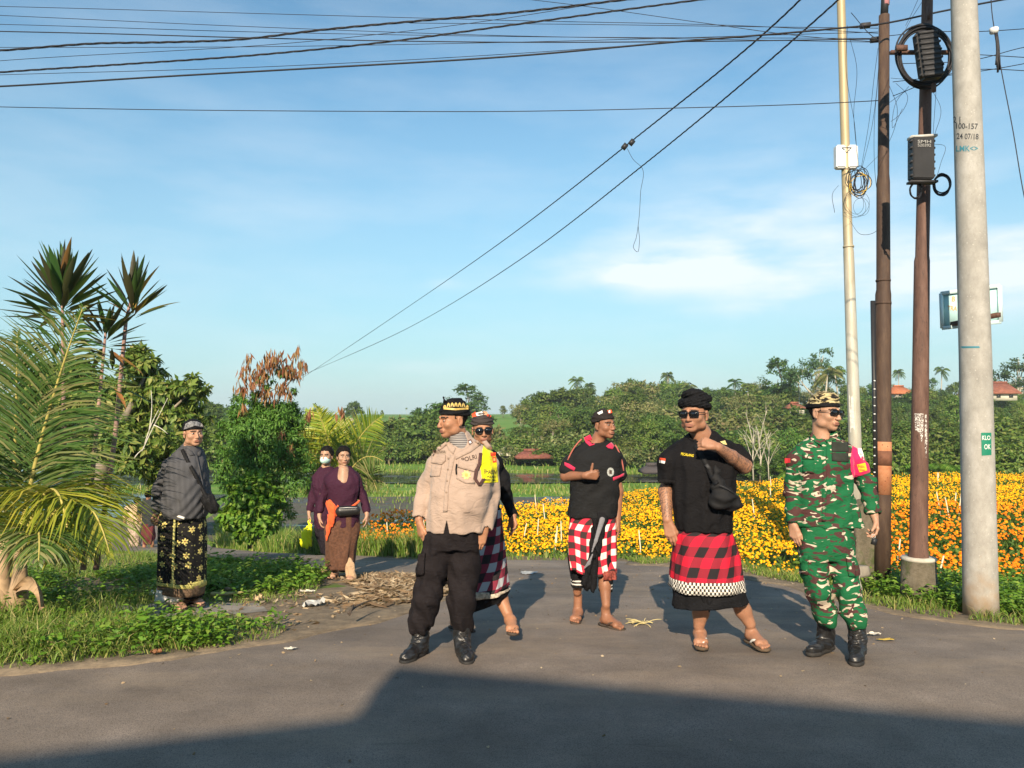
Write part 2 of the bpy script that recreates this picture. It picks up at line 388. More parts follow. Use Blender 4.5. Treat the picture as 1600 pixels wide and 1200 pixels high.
sheet('dirt', [(3.0, 7.3), (3.2, 6.55), (3.75, 6.0), (4.6, 5.68), (5.4, 5.6), (5.4, 5.95), (4.5, 6.2), (3.75, 6.7), (3.4, 7.4), (3.3, 8.3), (2.7, 9.3), (2.0, 10.3), (1.6, 10.9), (1.5, 10.3), (2.2, 9.2), (2.85, 8.2)], .15, .008, M_DUST, .07, sub=.05, seed=6, skirt=True)
# muddy and flooded rice paddies with grass bunds between them
def mud(name, wet, dark, light):
    nb = NB(name, .6, .5)
    n = nb.noise(.55, 8, .75, nb.vec((.7, 1.5, 1))); w = nb.ramp(n, [(wet-.05, (0, 0, 0)), (wet+.03, (1, 1, 1))])
    c = nb.ramp(nb.noise(2.5, 8, .8), [(.3, dark), (.7, light)])
    c = nb.mix(nb.ramp(nb.noise(1.4, 6, .7), [(.52, (0, 0, 0)), (.64, (.8, .8, .8))]), c, (.075, .115, .03))
    nb.col(nb.mix(w, (.035, .04, .035), c)); nb.put(nb.b.inputs['Roughness'], nb.ramp(w, [(0, (.06, .06, .06)), (1, (.85, .85, .85))]))
    nb.bump(nb.math('MULTIPLY', nb.noise(3.5, 6, .7), w), .8, .08); return nb.m
M_mud = mud('paddy_mud', .44, (.06, .05, .036), (.135, .115, .08)); M_wet = mud('flooded_paddy', .60, (.05, .05, .035), (.11, .10, .07))
flat = lambda x, y: np.full(x.shape, -2.0)
sheet('mud_paddy', [(-9.5, 22.5), (-7, 20.6), (1, 20.8), (4.4, 21.9), (14, 25.8), (17, 33), (-4, 33), (-12, 32.5)], 1.2, .02, M_mud, .3, flat)
sheet('flooded_paddy', [(-36, 37.5), (-22, 36), (-15.5, 37), (-14.5, 47), (-22, 49), (-44, 48)], 2, .02, M_wet, .3, flat)
sheet('flooded_paddy', [(-14.0, 39.5), (-2, 39), (6.5, 40), (15, 39), (17, 44.5), (4, 45.5), (-13, 47)], 2, .02, M_wet, .3, flat)
sheet('flooded_paddy', [(-30, 27), (-16, 26), (-11.5, 27), (-12.5, 34), (-20, 34.5), (-36, 34)], 2, .024, M_wet, .3, flat)
sheet('flooded_paddy', [(1.8, 27.2), (7.5, 28.6), (9.5, 33), (1.2, 33)], 2, .035, M_wet, .3, flat)
# ================================================================== vegetation
def unit(v): v = np.asarray(v, float); return v/(np.linalg.norm(v, axis=-1, keepdims=True)+1e-9)
def leaves(C, D, N, L, Wd, fold=.15, r=None):
    C = np.asarray(C, float); n = len(C); D = unit(D); S = unit(np.cross(D, N)); N2 = unit(np.cross(S, D))
    L = np.broadcast_to(L, n)[:, None]; Wd = np.broadcast_to(Wd, n)[:, None]
    V = np.stack([C, C+D*L*.45+S*Wd*.5+N2*Wd*fold, C+D*L-N2*L*.12, C+D*L*.45-S*Wd*.5+N2*Wd*fold], 1).reshape(-1, 3)
    k = np.arange(n)[:, None]*4
    return V, [np.concatenate([k+np.array([[0, 1, 2]]), k+np.array([[0, 2, 3]])])]
def rsph(r, n):
    v = r.normal(size=(n, 3)); return unit(v)
BARK = simple('bark', (.16, .125, .09), .9, .35, 9, .5, 30); PALEBARK = simple('pale_bark', (.42, .38, .31), .85, .25, 7, .4, 30)
ROOF_O = simple('orange_roof_tile', (.42, .14, .06), .85, .2, 3); ROOF_R = simple('red_brown_roof_tile', (.26, .095, .06), .9, .25, 3); WALLC = simple('cream_wall', (.55, .5, .42), .9, .12, 2)
DRYX = 0
L_DARK = leafmat('leaf_dark', [(.035, .075, .014), (.055, .11, .018), (.085, .15, .025), (.12, .18, .035)])
L_MID = leafmat('leaf_mid', [(.05, .11, .015), (.085, .155, .022), (.13, .20, .035), (.20, .23, .06)])
L_PALE = leafmat('leaf_pale', [(.11, .16, .04), (.16, .20, .06), (.21, .23, .08), (.26, .22, .10)])
L_BLUE = leafmat('leaf_bluegreen', [(.03, .07, .025), (.045, .095, .03), (.07, .125, .04)])
L_GRASS = leafmat('grass_blade', [(.08, .16, .018), (.13, .23, .03), (.20, .29, .05), (.38, .32, .13)], objrand=False)
L_WEED = leafmat('weed_leaf', [(.07, .17, .014), (.11, .24, .022), (.16, .30, .032), (.23, .33, .05)], objrand=False)
L_PALM = leafmat('palm_leaflet', [(.04, .085, .016), (.065, .12, .022), (.10, .15, .035), (.28, .25, .11)], .42, .22, .35)
L_PALM_Y = leafmat('palm_leaflet_yellow', [(.13, .21, .02), (.26, .32, .03), (.50, .46, .06)], .42, .25, .35)
RACH = simple('palm_rib', (.42, .36, .10), .5, .2, 8); DRY = simple('dry_leaf', (.36, .25, .15), .9, .35, 14, .3, 40)

def crown_mesh(name, blobs, nclump, nleaf, L, mat, seed, droop=.15, rad=.28, wl=.55, flat=1.0):
    """blobs: (cx,cy,cz,rx,ry,rz); leaf clumps spread through and over the blobs"""
    r = np.random.default_rng(seed); B = np.array(blobs, float); w = (B[:, 3]*B[:, 4]*B[:, 5])**(2/3); w /= w.sum()
    C = []; D = []; N = []; Ls = []
    for _ in range(nclump):
        b = B[r.choice(len(B), p=w)]; s = rsph(r, 1)[0]; rr = r.uniform(.62, 1.08)
        if s[2] < -.35 and r.random() < .6: s[2] *= -1
        c = b[:3]+s*b[3:6]*rr; m = max(3, int(nleaf*r.uniform(.5, 1.5))); q = rsph(r, m)
        cr = rad*b[3:6].mean()*r.uniform(.6, 1.35)
        p = c+q*cr*r.uniform(.35, 1, (m, 1))*np.array([1, 1, .72*flat])
        C.append(p); N.append(unit(q+s*1.1+np.array([0, 0, .5])+r.normal(size=(m, 3))*.35)); D.append(unit(q*.7+r.normal(size=(m, 3))*.7-np.array([0, 0, droop*3])))
        Ls.append(L*r.uniform(.6, 1.4, m))
    C, D, N, Ls = map(np.concatenate, (C, D, N, Ls)); V, F = leaves(C, D, N, Ls, Ls*wl)
    return mesh_np(name, V, F, [mat])
def trunk_mesh(name, limbs, mat, seg=7):
    return mesh_np(name, *join([tube(p, r, seg) for p, r in limbs]), [mat], True)
def limbs_for(blobs, h0, r0, seed, lean=0.0):
    r = np.random.default_rng(seed); top = np.array([lean, 0, h0]); out = [([(0, 0, -.3), (lean*.3, 0, h0*.5), top], [r0*1.25, r0, r0*.8])]
    for b in blobs:
        e = np.array(b[:3]); mid = (top+e)/2+r.normal(size=3)*.15*np.linalg.norm(e-top)
        out.append((bezier(top, mid, e, 6), np.linspace(r0*.62, r0*.16, 6)))
        for _ in range(2):
            t = e+rsph(r, 1)[0]*np.array(b[3:6])*.75; out.append((bezier(mid, (mid+t)/2+r.normal(size=3)*.1, t, 4), np.linspace(r0*.3, r0*.08, 4)))
    return out
def palm_meshes(seed, h=10, nf=16, fl=2.6, mat=None, lean=1.0, nl=20):
    r = np.random.default_rng(seed); top = np.array([lean, r.uniform(-.3, .3), h])
    tr = trunk_mesh('trunk', [(bezier((0, 0, -.3), (lean*.1, 0, h*.6), top, 8), np.linspace(.2, .12, 8))], PALEBARK, 6)
    C = []; D = []; N = []; Ls = []; ribs = []
    for k in range(nf):
        az = k*2.4+r.uniform(-.3, .3); el = r.uniform(-.5, 1.25); d = np.array([math.cos(az)*math.cos(el), math.sin(az)*math.cos(el), math.sin(el)])
        hd = np.array([math.cos(az), math.sin(az), 0]); e = top+hd*fl*.9*math.cos(el)**.4+np.array([0, 0, fl*(math.sin(el)*.75-.42)])
        P = bezier(top, top+d*fl*.6, e, nl); ribs.append(tube(P, np.linspace(.035, .01, nl), 4, False))
        T = unit(np.gradient(P, axis=0)); S = unit(np.cross(T, [0, 0, 1.]))
        for sg in (-1, 1):
            C.append(P[2:]); D.append(unit(S*sg+T*.5-np.array([0, 0, .55]))[2:]); N.append(np.tile([0, 0, 1.], (nl-2, 1))+S[2:]*sg*.3)
            Ls.append(fl*.26*np.sin(np.linspace(.5, 2.9, nl-2))+.12)
    C, D, N, Ls = map(np.concatenate, (C, D, N, Ls)); V, F = leaves(C, D, N, Ls, .11, .1)
    return tr, mesh_np('crown', *join([(V, F)]+ribs), [mat or L_MID])
VAR = {}
def var(key, blobs, ncl, nlf, L, mat, seed, h0, r0, bark=BARK, **kw):
    VAR[key] = (trunk_mesh('trunk', limbs_for(blobs, h0, r0, seed), bark), crown_mesh('crown', blobs, ncl, nlf, L, mat, seed, **kw))
var('broad', [(0, 0, 6.2, 2.8, 2.6, 2.2), (2.4, .4, 5, 2, 2, 1.5), (-2.3, -.5, 5.2, 2.1, 2, 1.6), (.6, 1, 7.6, 1.8, 1.8, 1.3), (-.8, -1.8, 4.2, 1.8, 1.5, 1.2)], 120, 32, .42, L_DARK, 21, 2.5, .25)
var('round', [(0, 0, 5.4, 2.6, 2.6, 2.8), (1.5, -.8, 4, 1.8, 1.8, 1.6), (-1.4, .5, 3.9, 1.8, 1.8, 1.5), (.2, .2, 7.4, 1.5, 1.5, 1.2)], 115, 32, .38, L_MID, 22, 2, .22)
var('tall', [(0, 0, 8, 1.9, 1.9, 2.6), (.9, .3, 5.6, 1.9, 1.9, 1.5), (-1, -.2, 6, 1.7, 1.7, 1.6), (.3, 0, 10.2, 1.2, 1.2, 1.0), (-.6, .4, 4, 1.4, 1.4, 1)], 120, 30, .36, L_DARK, 23, 3, .22)
var('pale', [(0, 0, 6, 2.3, 2.3, 2.1), (1.7, .2, 7.2, 1.4, 1.4, 1.2), (-1.6, .3, 6.8, 1.5, 1.5, 1.2), (.4, 0, 4, 1.5, 1.5, 1)], 85, 26, .33, L_PALE, 24, 3.2, .16, PALEBARK, rad=.3)
var('open', [(0, 0, 8.2, 2.4, 2.2, 1.5), (2.6, .3, 7, 1.8, 1.6, 1.0), (-2.5, -.3, 7.4, 2, 1.6, 1.1), (.3, .4, 6, 1.3, 1.3, .8), (1.2, -.5, 9.9, 1.4, 1.4, .8)], 80, 30, .34, L_BLUE, 25, 4.5, .24, PALEBARK, rad=.34)
var('bush', [(0, 0, 1.3, 1.9, 1.6, 1.3), (1.5, .2, 1, 1.2, 1.2, 1), (-1.5, -.2, 1.1, 1.3, 1.2, 1.05), (.3, .1, 2.3, 1, 1, .8)], 90, 34, .27, L_MID, 26, .5, .1, rad=.32)
var('darkbush', [(0, 0, 1.5, 2, 1.7, 1.5), (1.7, .2, 1.2, 1.3, 1.2, 1.2), (-1.6, -.2, 1.4, 1.4, 1.2, 1.3), (-.3, .1, 2.7, 1.1, 1, .8)], 95, 34, .26, L_DARK, 27, .5, .1, rad=.32)
var('palebush', [(0, 0, 1.1, 2, 1.6, 1.1), (1.6, .2, .9, 1.3, 1.2, .9), (-1.4, .3, 1.7, 1, 1, .9)], 70, 30, .26, L_PALE, 28, .5, .09, rad=.33, droop=.0)
VAR['palm'] = palm_meshes(31, 10, 17, 2.7, L_MID, .9); VAR['palm2'] = palm_meshes(32, 8, 14, 2.8, L_PALE, -1.1); VAR['palm3'] = palm_meshes(33, 11, 18, 2.5, L_DARK, .2)
VAR['fanplant'] = palm_meshes(34, .6, 13, 3.0, L_WEED, .1)
rb = np.random.default_rng(5); bl = []
for k, (az, e) in enumerate([(0, 1.2), (2.1, 1.0), (4.1, .9), (1.2, .7), (5.2, 1.3)]):
    t = np.array([math.cos(az)*math.cos(e), math.sin(az)*math.cos(e), math.sin(e)]); p0 = np.array([0, 0, 1.5+.5*k]); p1 = p0+t*3.2
    bl.append((bezier(p0, p0+t*1.2+np.array([0, 0, .5]), p1, 6), np.linspace(.085, .03, 6)))
    for q in range(4):
        s = p0+t*(1.2+.5*q); d = unit(t+rsph(rb, 1)[0]*.9+np.array([0, 0, .4])); bl.append((bezier(s, s+d*.6, s+d*1.2+np.array([0, 0, .1]), 4), np.linspace(.03, .01, 4)))
VAR['bare'] = (trunk_mesh('trunk', [([(0, 0, -.3), (.1, 0, 2), (-.1, 0, 4.6)], [.10, .08, .04])]+[(a_, b_*.7) for a_, b_ in bl], simple('bleached_wood', (.42, .38, .30), .85, .25, 9), 5), None)
NAMES = {'palm': 'palm_tree', 'palm2': 'palm_tree', 'palm3': 'palm_tree', 'bare': 'dead_tree', 'bush': 'bush', 'darkbush': 'bush', 'palebush': 'bush', 'fanplant': 'young_palm'}
CATS = {'palm_tree': 'palm', 'dead_tree': 'dead tree', 'bush': 'bush', 'young_palm': 'palm'}
HT = {'broad': 8.8, 'round': 8.5, 'tall': 11, 'pale': 8.4, 'open': 10.6, 'bush': 3, 'darkbush': 3.4, 'palebush': 2.5, 'palm': 11, 'palm2': 9, 'palm3': 12, 'bare': 6, 'fanplant': 2.6}
def plant(kind, x, y, h, label, group=None, wide=1.0, z=None):
    nm = NAMES.get(kind, 'tree'); s = h/HT[kind]
    o = thing(nm, (x, y, zat(x, y) if z is None else z), label, CATS.get(nm, 'tree'), group, random.uniform(0, 6.28))
    o.scale = (s*wide, s*wide, s)
    tr, cr = VAR[kind]
    link('trunk', tr, o)
    if cr: link('crown', cr, o)
    return o
def plant_px(kind, u, vtop, Y, label, group=None, wide=1.0, vbase=None):
    x = (u-800)*Y/FPX; zb = zat(x, Y) if vbase is None else float(W(u, vbase, Y)[2])
    h = float(W(u, vtop, Y)[2])-zb
    return plant(kind, x, Y, max(h, 1), label, group, wide, zb)
# single trees that stand out on the skyline
for k, u, vt, Y, w, lab in [
    ('tall', 729, 602, 105, 1.9, 'tall dense round tree rising above the skyline behind the policeman'),
    ('round', 786, 634, 150, 1.0, 'small dark round tree alone on the skyline right of the walking man'),
    ('broad', 552, 628, 125, 1.1, 'spreading dark tree on the skyline above the young coconut palm'),
    ('round', 597, 641, 150, .8, 'small low skyline tree left of the tiny lone palm'),
    ('palm', 636, 637, 160, .7, 'tiny lone palm on the skyline over the rice terraces'),
    ('pale', 815, 630, 95, 1.0, 'pale thin stemmed tree right of the small round skyline tree'),
    ('palm2', 870, 612, 110, .8, 'small palm standing over pinkish scrub left of the hill crest'),
    ('palm', 906, 588, 105, .75, 'tall dark palm on the skyline left of the polo shirt man'),
    ('palm3', 921, 597, 110, .75, 'palm immediately right of the tall dark palm on the crest'),
    ('pale', 992, 595, 92, 1.2, 'pale crowned tree on the crest between the two men in black shirts'),
    ('palm3', 1043, 580, 100, .7, 'slim palm rising through a round tree above the black headwrap man'),
    ('round', 1041, 598, 98, .9, 'round dark tree wrapped about a slim palm on the crest'),
    ('palm2', 1070, 597, 95, .8, 'shaggy short palm directly above the black headwrap'),
    ('palm3', 1148, 591, 90, .95, 'thick shaggy palm, left of the pair right of the black headwrap'),
    ('palm', 1168, 598, 88, .8, 'thin palm, right of the pair right of the black headwrap'),
    ('tall', 1216, 562, 85, 1.25, 'tall dense oval tree left of the soldier\'s head'),
    ('palm', 1249, 576, 84, .8, 'dark palm between the oval tree and the large open crowned tree'),
    ('open', 1274, 547, 80, .85, 'large open crowned tree, the highest above the soldier'),
    ('palm2', 1288, 572, 76, .8, 'yellowish palm in front of the large open crowned tree'),
    ('palm', 1312, 571, 78, .8, 'palm partly behind the thin pale utility pole'),
    ('palm3', 1404, 576, 120, .7, 'narrow palm between the two rusty poles'),
    ('palm', 1470, 572, 110, .7, 'small palm with a star shaped crown right of the second rusty pole'),
    ('open', 1590, 555, 95, 1.1, 'big dark umbrella shaped tree at the right edge of the skyline')]:
    plant_px(k, u, vt, Y, lab, None, w)
LMK = [(225, 'the broadleaf tree'), (310, 'the striped shirt man'), (410, 'the pod bush'), (478, 'the masked woman'), (540, 'the woman with the orange sash'), (640, 'the policeman\'s sleeve'), (710, 'the policeman'), (790, 'the walking man'), (860, 'the tarpaulin shed'), (935, 'the polo shirt man'), (1005, 'the dark roofed shed'), (1090, 'the man in the black headwrap'), (1185, 'the bleached trees'), (1240, 'the red roofed hut'), (1290, 'the soldier'), (1330, 'the thin pale pole'), (1380, 'the orange banded pole'), (1440, 'the reddish rusty pole'), (1525, 'the thick concrete pole'), (1600, 'the right edge')]
KADJ = {'broad': 'broad dark green tree', 'round': 'rounded mid green tree', 'tall': 'tall dark tree', 'pale': 'thin pale green tree', 'open': 'open crowned tree', 'bush': 'mid green bush', 'darkbush': 'dark green bush', 'palebush': 'pale dry bush', 'fanplant': 'low plant with fanning fronds'}
def place_label(k, u, back, _):
    x, nm = min(LMK, key=lambda q: abs(q[0]-u)); d = u-x
    rel = 'behind' if abs(d) < 14 else ('just %s of' if abs(d) < 30 else '%s of') % ('left' if d < 0 else 'right')
    return '%s, %s row, %s %s' % (KADJ.get(k, 'plant'), 'back' if back else 'front', rel, nm)
# belts of trees and bushes
def belt(items, label, group, seed):
    r = random.Random(seed)
    mid = sorted(q[3] for q in items)[len(items)//2] if items else 0
    for k, u, vt, Y, w in items: plant_px(k, u+r.uniform(-3, 3), vt, Y, place_label(k, u, Y > mid, label), group, w)
def rowb(kinds, u0, u1, n, v0, v1, y0, y1, w, seed):
    r = random.Random(seed); out = []
    for i in range(n):
        t = (i+.5)/n; u = u0+(u1-u0)*t
        out.append((r.choice(kinds), u, v0+(v1-v0)*t+r.uniform(-13, 9), r.uniform(y0, y1), w*r.uniform(.9, 1.3)))
    return out
g = 'dark shrubs of the hedge below the rice terraces'
belt(rowb(['darkbush', 'darkbush', 'bush'], 585, 700, 8, 672, 655, 60, 66, 1.2, 1)+rowb(['bush', 'darkbush', 'palebush'], 560, 800, 13, 686, 678, 54, 60, 1.1, 2), 'dense shrub in the hedge below the rice terraces', g, 1)
belt(rowb(['broad', 'darkbush'], 660, 700, 3, 640, 636, 72, 80, 1.0, 3), 'dense green tree left behind the policeman\'s head, at the foot of the terraces', 'trees left behind the policeman\'s head', 2)
g = 'trees of the wooded slope behind the polo shirt man'
belt(rowb(['broad', 'round', 'tall'], 828, 1010, 15, 626, 606, 84, 100, 1.0, 4)+rowb(['broad', 'round', 'pale'], 850, 1010, 9, 640, 624, 72, 80, 1.0, 41)+rowb(['round', 'pale', 'broad', 'darkbush'], 800, 1050, 14, 664, 645, 58, 70, 1.0, 5), 'leafy tree in the wooded slope behind the polo shirt man', g, 3)
belt(rowb(['bush', 'darkbush', 'palebush'], 790, 1010, 12, 692, 688, 50, 58, 1.1, 6), 'low shrub at the foot of the wooded slope behind the polo shirt man', 'low shrubs at the foot of the wooded slope', 4)
g = 'trees along the hill crest behind the man with the black headwrap'
belt(rowb(['broad', 'pale', 'tall', 'round'], 1005, 1245, 15, 610, 606, 96, 115, 1.0, 7)+rowb(['broad', 'round', 'pale', 'bush'], 1010, 1250, 14, 626, 622, 78, 90, 1.1, 71), 'tree along the hill crest behind the man with the black headwrap', g, 5)
belt([('broad', 1030, 648, 52, 1.1), ('round', 1012, 656, 50, 1.0), ('broad', 1052, 652, 54, 1.0)], 'dark glossy tree close behind the black headwrap man\'s shoulder', 'dark glossy trees behind the black headwrap man', 6)
g = 'shrubs on the green hillside between the black headwrap man and the soldier'
belt(rowb(['palebush', 'bush', 'darkbush'], 1090, 1240, 9, 655, 645, 62, 76, 1.3, 8)+rowb(['bush', 'palebush', 'fanplant', 'bush'], 1110, 1250, 10, 682, 676, 46, 56, 1.2, 9)+rowb(['darkbush', 'fanplant', 'darkbush'], 1120, 1250, 8, 708, 706, 42, 45, 1.0, 10), 'shrub on the green hillside between the black headwrap man and the soldier', g, 7)
for u, vt, Y, w in ((1176, 655, 41, .9), (1186, 650, 41.6, 1.0), (1200, 675, 41.2, .8)):
    plant_px('bare', u, vt, Y, 'bleached leafless tree right of the black headwrap man\'s raised elbow', 'bleached leafless trees by the raised elbow', w)
g = 'trees on the hillside behind the utility poles'
belt(rowb(['broad', 'round', 'tall', 'pale'], 1250, 1610, 20, 604, 605, 98, 116, .9, 11)+rowb(['broad', 'round', 'pale'], 1255, 1600, 15, 618, 616, 82, 94, 1.0, 111)+rowb(['round', 'broad', 'tall'], 1340, 1600, 11, 636, 630, 64, 80, .8, 12), 'leafy tree on the hillside behind the utility poles', g, 8)
g = 'bushes in the thick green belt directly behind the marigold field'
belt(rowb(['bush', 'darkbush', 'round', 'bush'], 1262, 1610, 15, 668, 662, 46, 56, 1.2, 13)+rowb(['bush', 'darkbush', 'bush', 'fanplant'], 1255, 1620, 16, 696, 692, 40, 45, 1.1, 14), 'bush in the thick green belt directly behind the marigold field', g, 9)
g = 'trees left of the leucaena bush on the skyline'
belt(rowb(['broad', 'round', 'darkbush'], 326, 400, 6, 642, 646, 62, 80, .9, 15)+rowb(['bush', 'darkbush'], 322, 420, 6, 668, 672, 52, 58, 1.2, 16)+rowb(['round', 'broad', 'darkbush'], 120, 330, 9, 640, 648, 62, 75, 1.2, 17), 'tree beyond the paddies left of the bush hung with brown pods', g, 10)
belt(rowb(['bush', 'palebush'], 420, 600, 7, 668, 664, 66, 80, 1.1, 18), 'shrub behind the young coconut palm', 'shrubs behind the young coconut palm', 11)
# ---- small far buildings
def hut(name, u, vb, Y, w, d, h, rh, roofc, wallc, label, cat, rot=.2, posts=False):
    c = W(u, vb, Y); o = thing(name, tuple(c), label, cat, None, rot)
    def pt(n, parts, m): return link(n, mesh_np(n, *join(parts), [m]), o)
    if posts:
        for sx in (-1, 0, 1):
            for sy in (-1, 1): pt('post', [box((sx*w*.45, sy*d*.42, h/2), (.22, .22, h))], wallc)
        pt('floor', [box((0, 0, .2), (w, d, .4))], wallc)
    else:
        pt('wall', [box((0, 0, h/2), (w, d, h))], wallc)
        for sx in (-.25, .25):
            pt('window', [box((sx*w, -d/2-.02, h*.55), (w*.16, .06, h*.38))], simple('dark_glass', (.03, .035, .04), .2))
    V = np.array([(-w*.62, -d*.65, h), (w*.62, -d*.65, h), (w*.62, d*.65, h), (-w*.62, d*.65, h), (-w*.3, 0, h+rh), (w*.3, 0, h+rh), (-w*.62, -d*.65, h-.15), (w*.62, -d*.65, h-.15), (w*.62, d*.65, h-.15), (-w*.62, d*.65, h-.15)], float)
    F = [np.array([[0, 1, 5, 4], [2, 3, 4, 5], [6, 9, 8, 7], [0, 6, 7, 1], [1, 7, 8, 2], [2, 8, 9, 3], [3, 9, 6, 0]]), np.array([[1, 2, 5], [3, 0, 4]])]
    r_ = link('roof', mesh_np('roof', V, F, [roofc]), o)
    pt('ridge_cap', [box((0, 0, h+rh+.05), (w*.62, .3, .18))], roofc)
    return o
hut('field_hut', 1241, 647, 74, 1.3, 1.2, .62, .42, ROOF_R, WALLC, 'small open hut with red hipped roof on the hillside left of the soldier\'s headcloth', 'hut', .3, True)
hut('house', 1404, 622, 92, 2.0, 2.0, .6, .8, ROOF_O, WALLC, 'house with bright orange tiled roof seen between the two rusty poles', 'house', .15)
hut('house', 1562, 626, 90, 2.6, 2.8, .9, 1.2, ROOF_R, WALLC, 'house with brown tiled roof and pale wall right of the thick concrete pole', 'house', -.2)
hut('shed', 547, 664, 100, 1.1, 1.1, .5, .25, simple('grey_thatch', (.36, .32, .26), .95), WALLC, 'small grey thatched shed above the young coconut palm', 'shed', .2, True)
hut('shed', 832, 718, 53, 2.0, 1.6, .25, .35, simple('rusty_sheet_roof', (.20, .07, .05), .85, .35, 6), simple('dark_plank', (.06, .05, .04)), 'low shed with rusty red roof left of the polo shirt man', 'shed', .15)
hut('shed', 798, 716, 54, 1.7, 1.4, .35, .25, simple('pale_tarp', (.62, .55, .45), .9, .2, 5), simple('dark_plank', (.06, .05, .04)), 'low shed under a pale tarpaulin beside the yellow armband', 'shed', -.1)
hut('shed', 1018, 740, 44, 1.0, 1.0, .2, .28, simple('dark_thatch', (.07, .06, .06), .95), simple('dark_plank', (.06, .05, .04)), 'small shed with dark roof at the left of the black headwrap man\'s sleeve', 'shed', .1)

# ---- left leafy tree
def big_tree(name, root_px, Y, blobs_px, ncl, nlf, L, mat, limbs, label, cat, seed, bark=BARK, **kw):
    b = W(*root_px, Y); o = thing(name, tuple(b), label, cat); k = Y/FPX
    bl = []
    for u, v, dy, ru, rv in blobs_px:
        c = W(u, v, Y+dy)-b; bl.append((*c, ru*k, ru*k*.85, rv*k))
    link('crown', crown_mesh('crown', bl, ncl, nlf, L, mat, seed, **kw), o)
    ls = []
    for pts, r0, r1 in limbs:
        P = np.array([W(u, v, Y+dy)-b for u, v, dy in pts])
        if len(P) == 3: P = bezier(P[0], P[1], P[2], 8)
        ls.append((P, np.linspace(r0, r1, len(P))))
    link('trunk', trunk_mesh('trunk', ls, bark, 8), o); return o
L_MANGO = leafmat('broad_tree_leaf', [(.045, .09, .014), (.075, .14, .02), (.12, .20, .03), (.18, .25, .05), (.30, .29, .08)])
big_tree('tree', (148, 762), 16, [(225, 590, 0, 34, 42), (190, 640, .5, 60, 48), (255, 625, 0, 40, 32), (292, 610, -.3, 26, 26), (270, 665, 0, 48, 42), (230, 700, -.5, 62, 30), (150, 640, 1, 60, 50), (300, 650, 0, 22, 24), (185, 690, -.5, 40, 34), (95, 620, 1.5, 60, 60), (215, 560, .2, 16, 18), (285, 735, -.4, 14, 18), (250, 740, -.4, 20, 22)],
    470, 46, .17, L_MANGO, [([(148, 762, 0), (158, 735, 0), (172, 690, 0)], .20, .15), ([(172, 690, 0), (200, 650, 0), (225, 590, 0)], .12, .03), ([(172, 690, 0), (150, 660, .5), (120, 620, 1)], .12, .03), ([(172, 690, 0), (230, 680, -.2), (290, 620, -.3)], .08, .02)],
    'broadleaf tree with pale leaning trunk behind the coconut palm at left', 'tree', 41, simple('patched_bark', (.24, .2, .155), .9, .45, 5, .5, 20), rad=.22, wl=.42, droop=.25)
tw = []
b0 = W(222, 705, 13.6)
for pts in ([(222, 705), (228, 690), (262, 622)], [(226, 694), (236, 660), (248, 640)], [(210, 716), (216, 706), (226, 700)], [(240, 664), (252, 668), (262, 678)], [(232, 678), (240, 640), (236, 610)]):
    P = np.array([W(u, v, 13.6) for u, v in pts]); tw.append(tube(bezier(P[0], P[1], P[2], 6), np.linspace(.011, .004, 6), 5))
single('dead_branch', *join(tw), simple('dead_white_wood', (.62, .58, .5)), 'bare whitish dead branch in front of the broadleaf tree', 'branch', tuple(b0), True)
# ---- bush with brown pods (feathery) + vine clump
L_FEATH = leafmat('feathery_leaf', [(.035, .10, .016), (.06, .15, .022), (.09, .20, .03), (.13, .24, .045)])
pb = big_tree('pod_bush', (405, 842), 11.6, [(412, 700, 0, 52, 62), (385, 740, .2, 46, 56), (440, 735, 0, 42, 50), (395, 665, 0, 36, 36), (430, 660, 0, 40, 34), (405, 800, .2, 50, 36), (445, 640, 0, 18, 16), (385, 630, 0, 22, 18), (462, 700, 0, 18, 40), (360, 690, .2, 20, 24), (470, 660, 0, 12, 14), (352, 730, 0, 14, 12), (372, 640, 0, 10, 12), (455, 615, 0, 8, 12), (400, 622, 0, 10, 12), (478, 730, 0, 12, 10), (345, 665, 0, 8, 10), (415, 600, 0, 14, 14), (440, 585, 0, 12, 10), (385, 600, 0, 8, 10)],
    640, 46, .062, L_FEATH, [([(405, 842, 0), (402, 760, 0), (410, 650, 0)], .05, .02), ([(408, 700, 0), (430, 640, 0), (465, 542, 0)], .03, .006), ([(408, 690, 0), (395, 640, 0), (388, 560, 0)], .025, .006), ([(408, 690, 0), (420, 620, 0), (418, 560, 0)], .025, .006), ([(410, 680, 0), (440, 600, 0), (478, 570, 0)], .02, .005), ([(402, 700, 0), (380, 640, 0), (372, 590, 0)], .02, .005)],
    'tall feathery bush hung with reddish brown seed pods left of the two women', 'bush', 42, rad=.27, wl=.32, droop=.3)
r = np.random.default_rng(9); C = []; D = []
pc = [(425, 560, 20, 16), (448, 572, 16, 14), (408, 578, 12, 14), (395, 590, 16, 18), (378, 605, 10, 10), (465, 578, 15, 10), (462, 548, 5, 8), (380, 575, 6, 8), (440, 602, 10, 10), (415, 612, 14, 12), (388, 560, 5, 14), (452, 610, 6, 9), (380, 635, 5, 8), (440, 672, 5, 6), (432, 555, 10, 10), (473, 565, 8, 10), (533, 640, 7, 9), (482, 645, 6, 8), (455, 696, 5, 7)]
for u, v, a, b in pc:
    n = int(9+a*b*.20); uu = r.normal(u, a*.5, n); vv = r.normal(v, b*.45, n)
    C += [W(p, q, 11.4+r.uniform(-.3, .3)) for p, q in zip(uu, vv)]
C = np.array(C); D = unit(np.array([0, 0, -1.])+r.normal(size=(len(C), 3))*.22); Nn = unit(r.normal(size=(len(C), 3))*[1, 1, .2])
M_POD = leafmat('seed_pod', [(.14, .045, .02), (.22, .08, .035), (.30, .15, .06), (.20, .15, .06)], .6, .1, objrand=False)
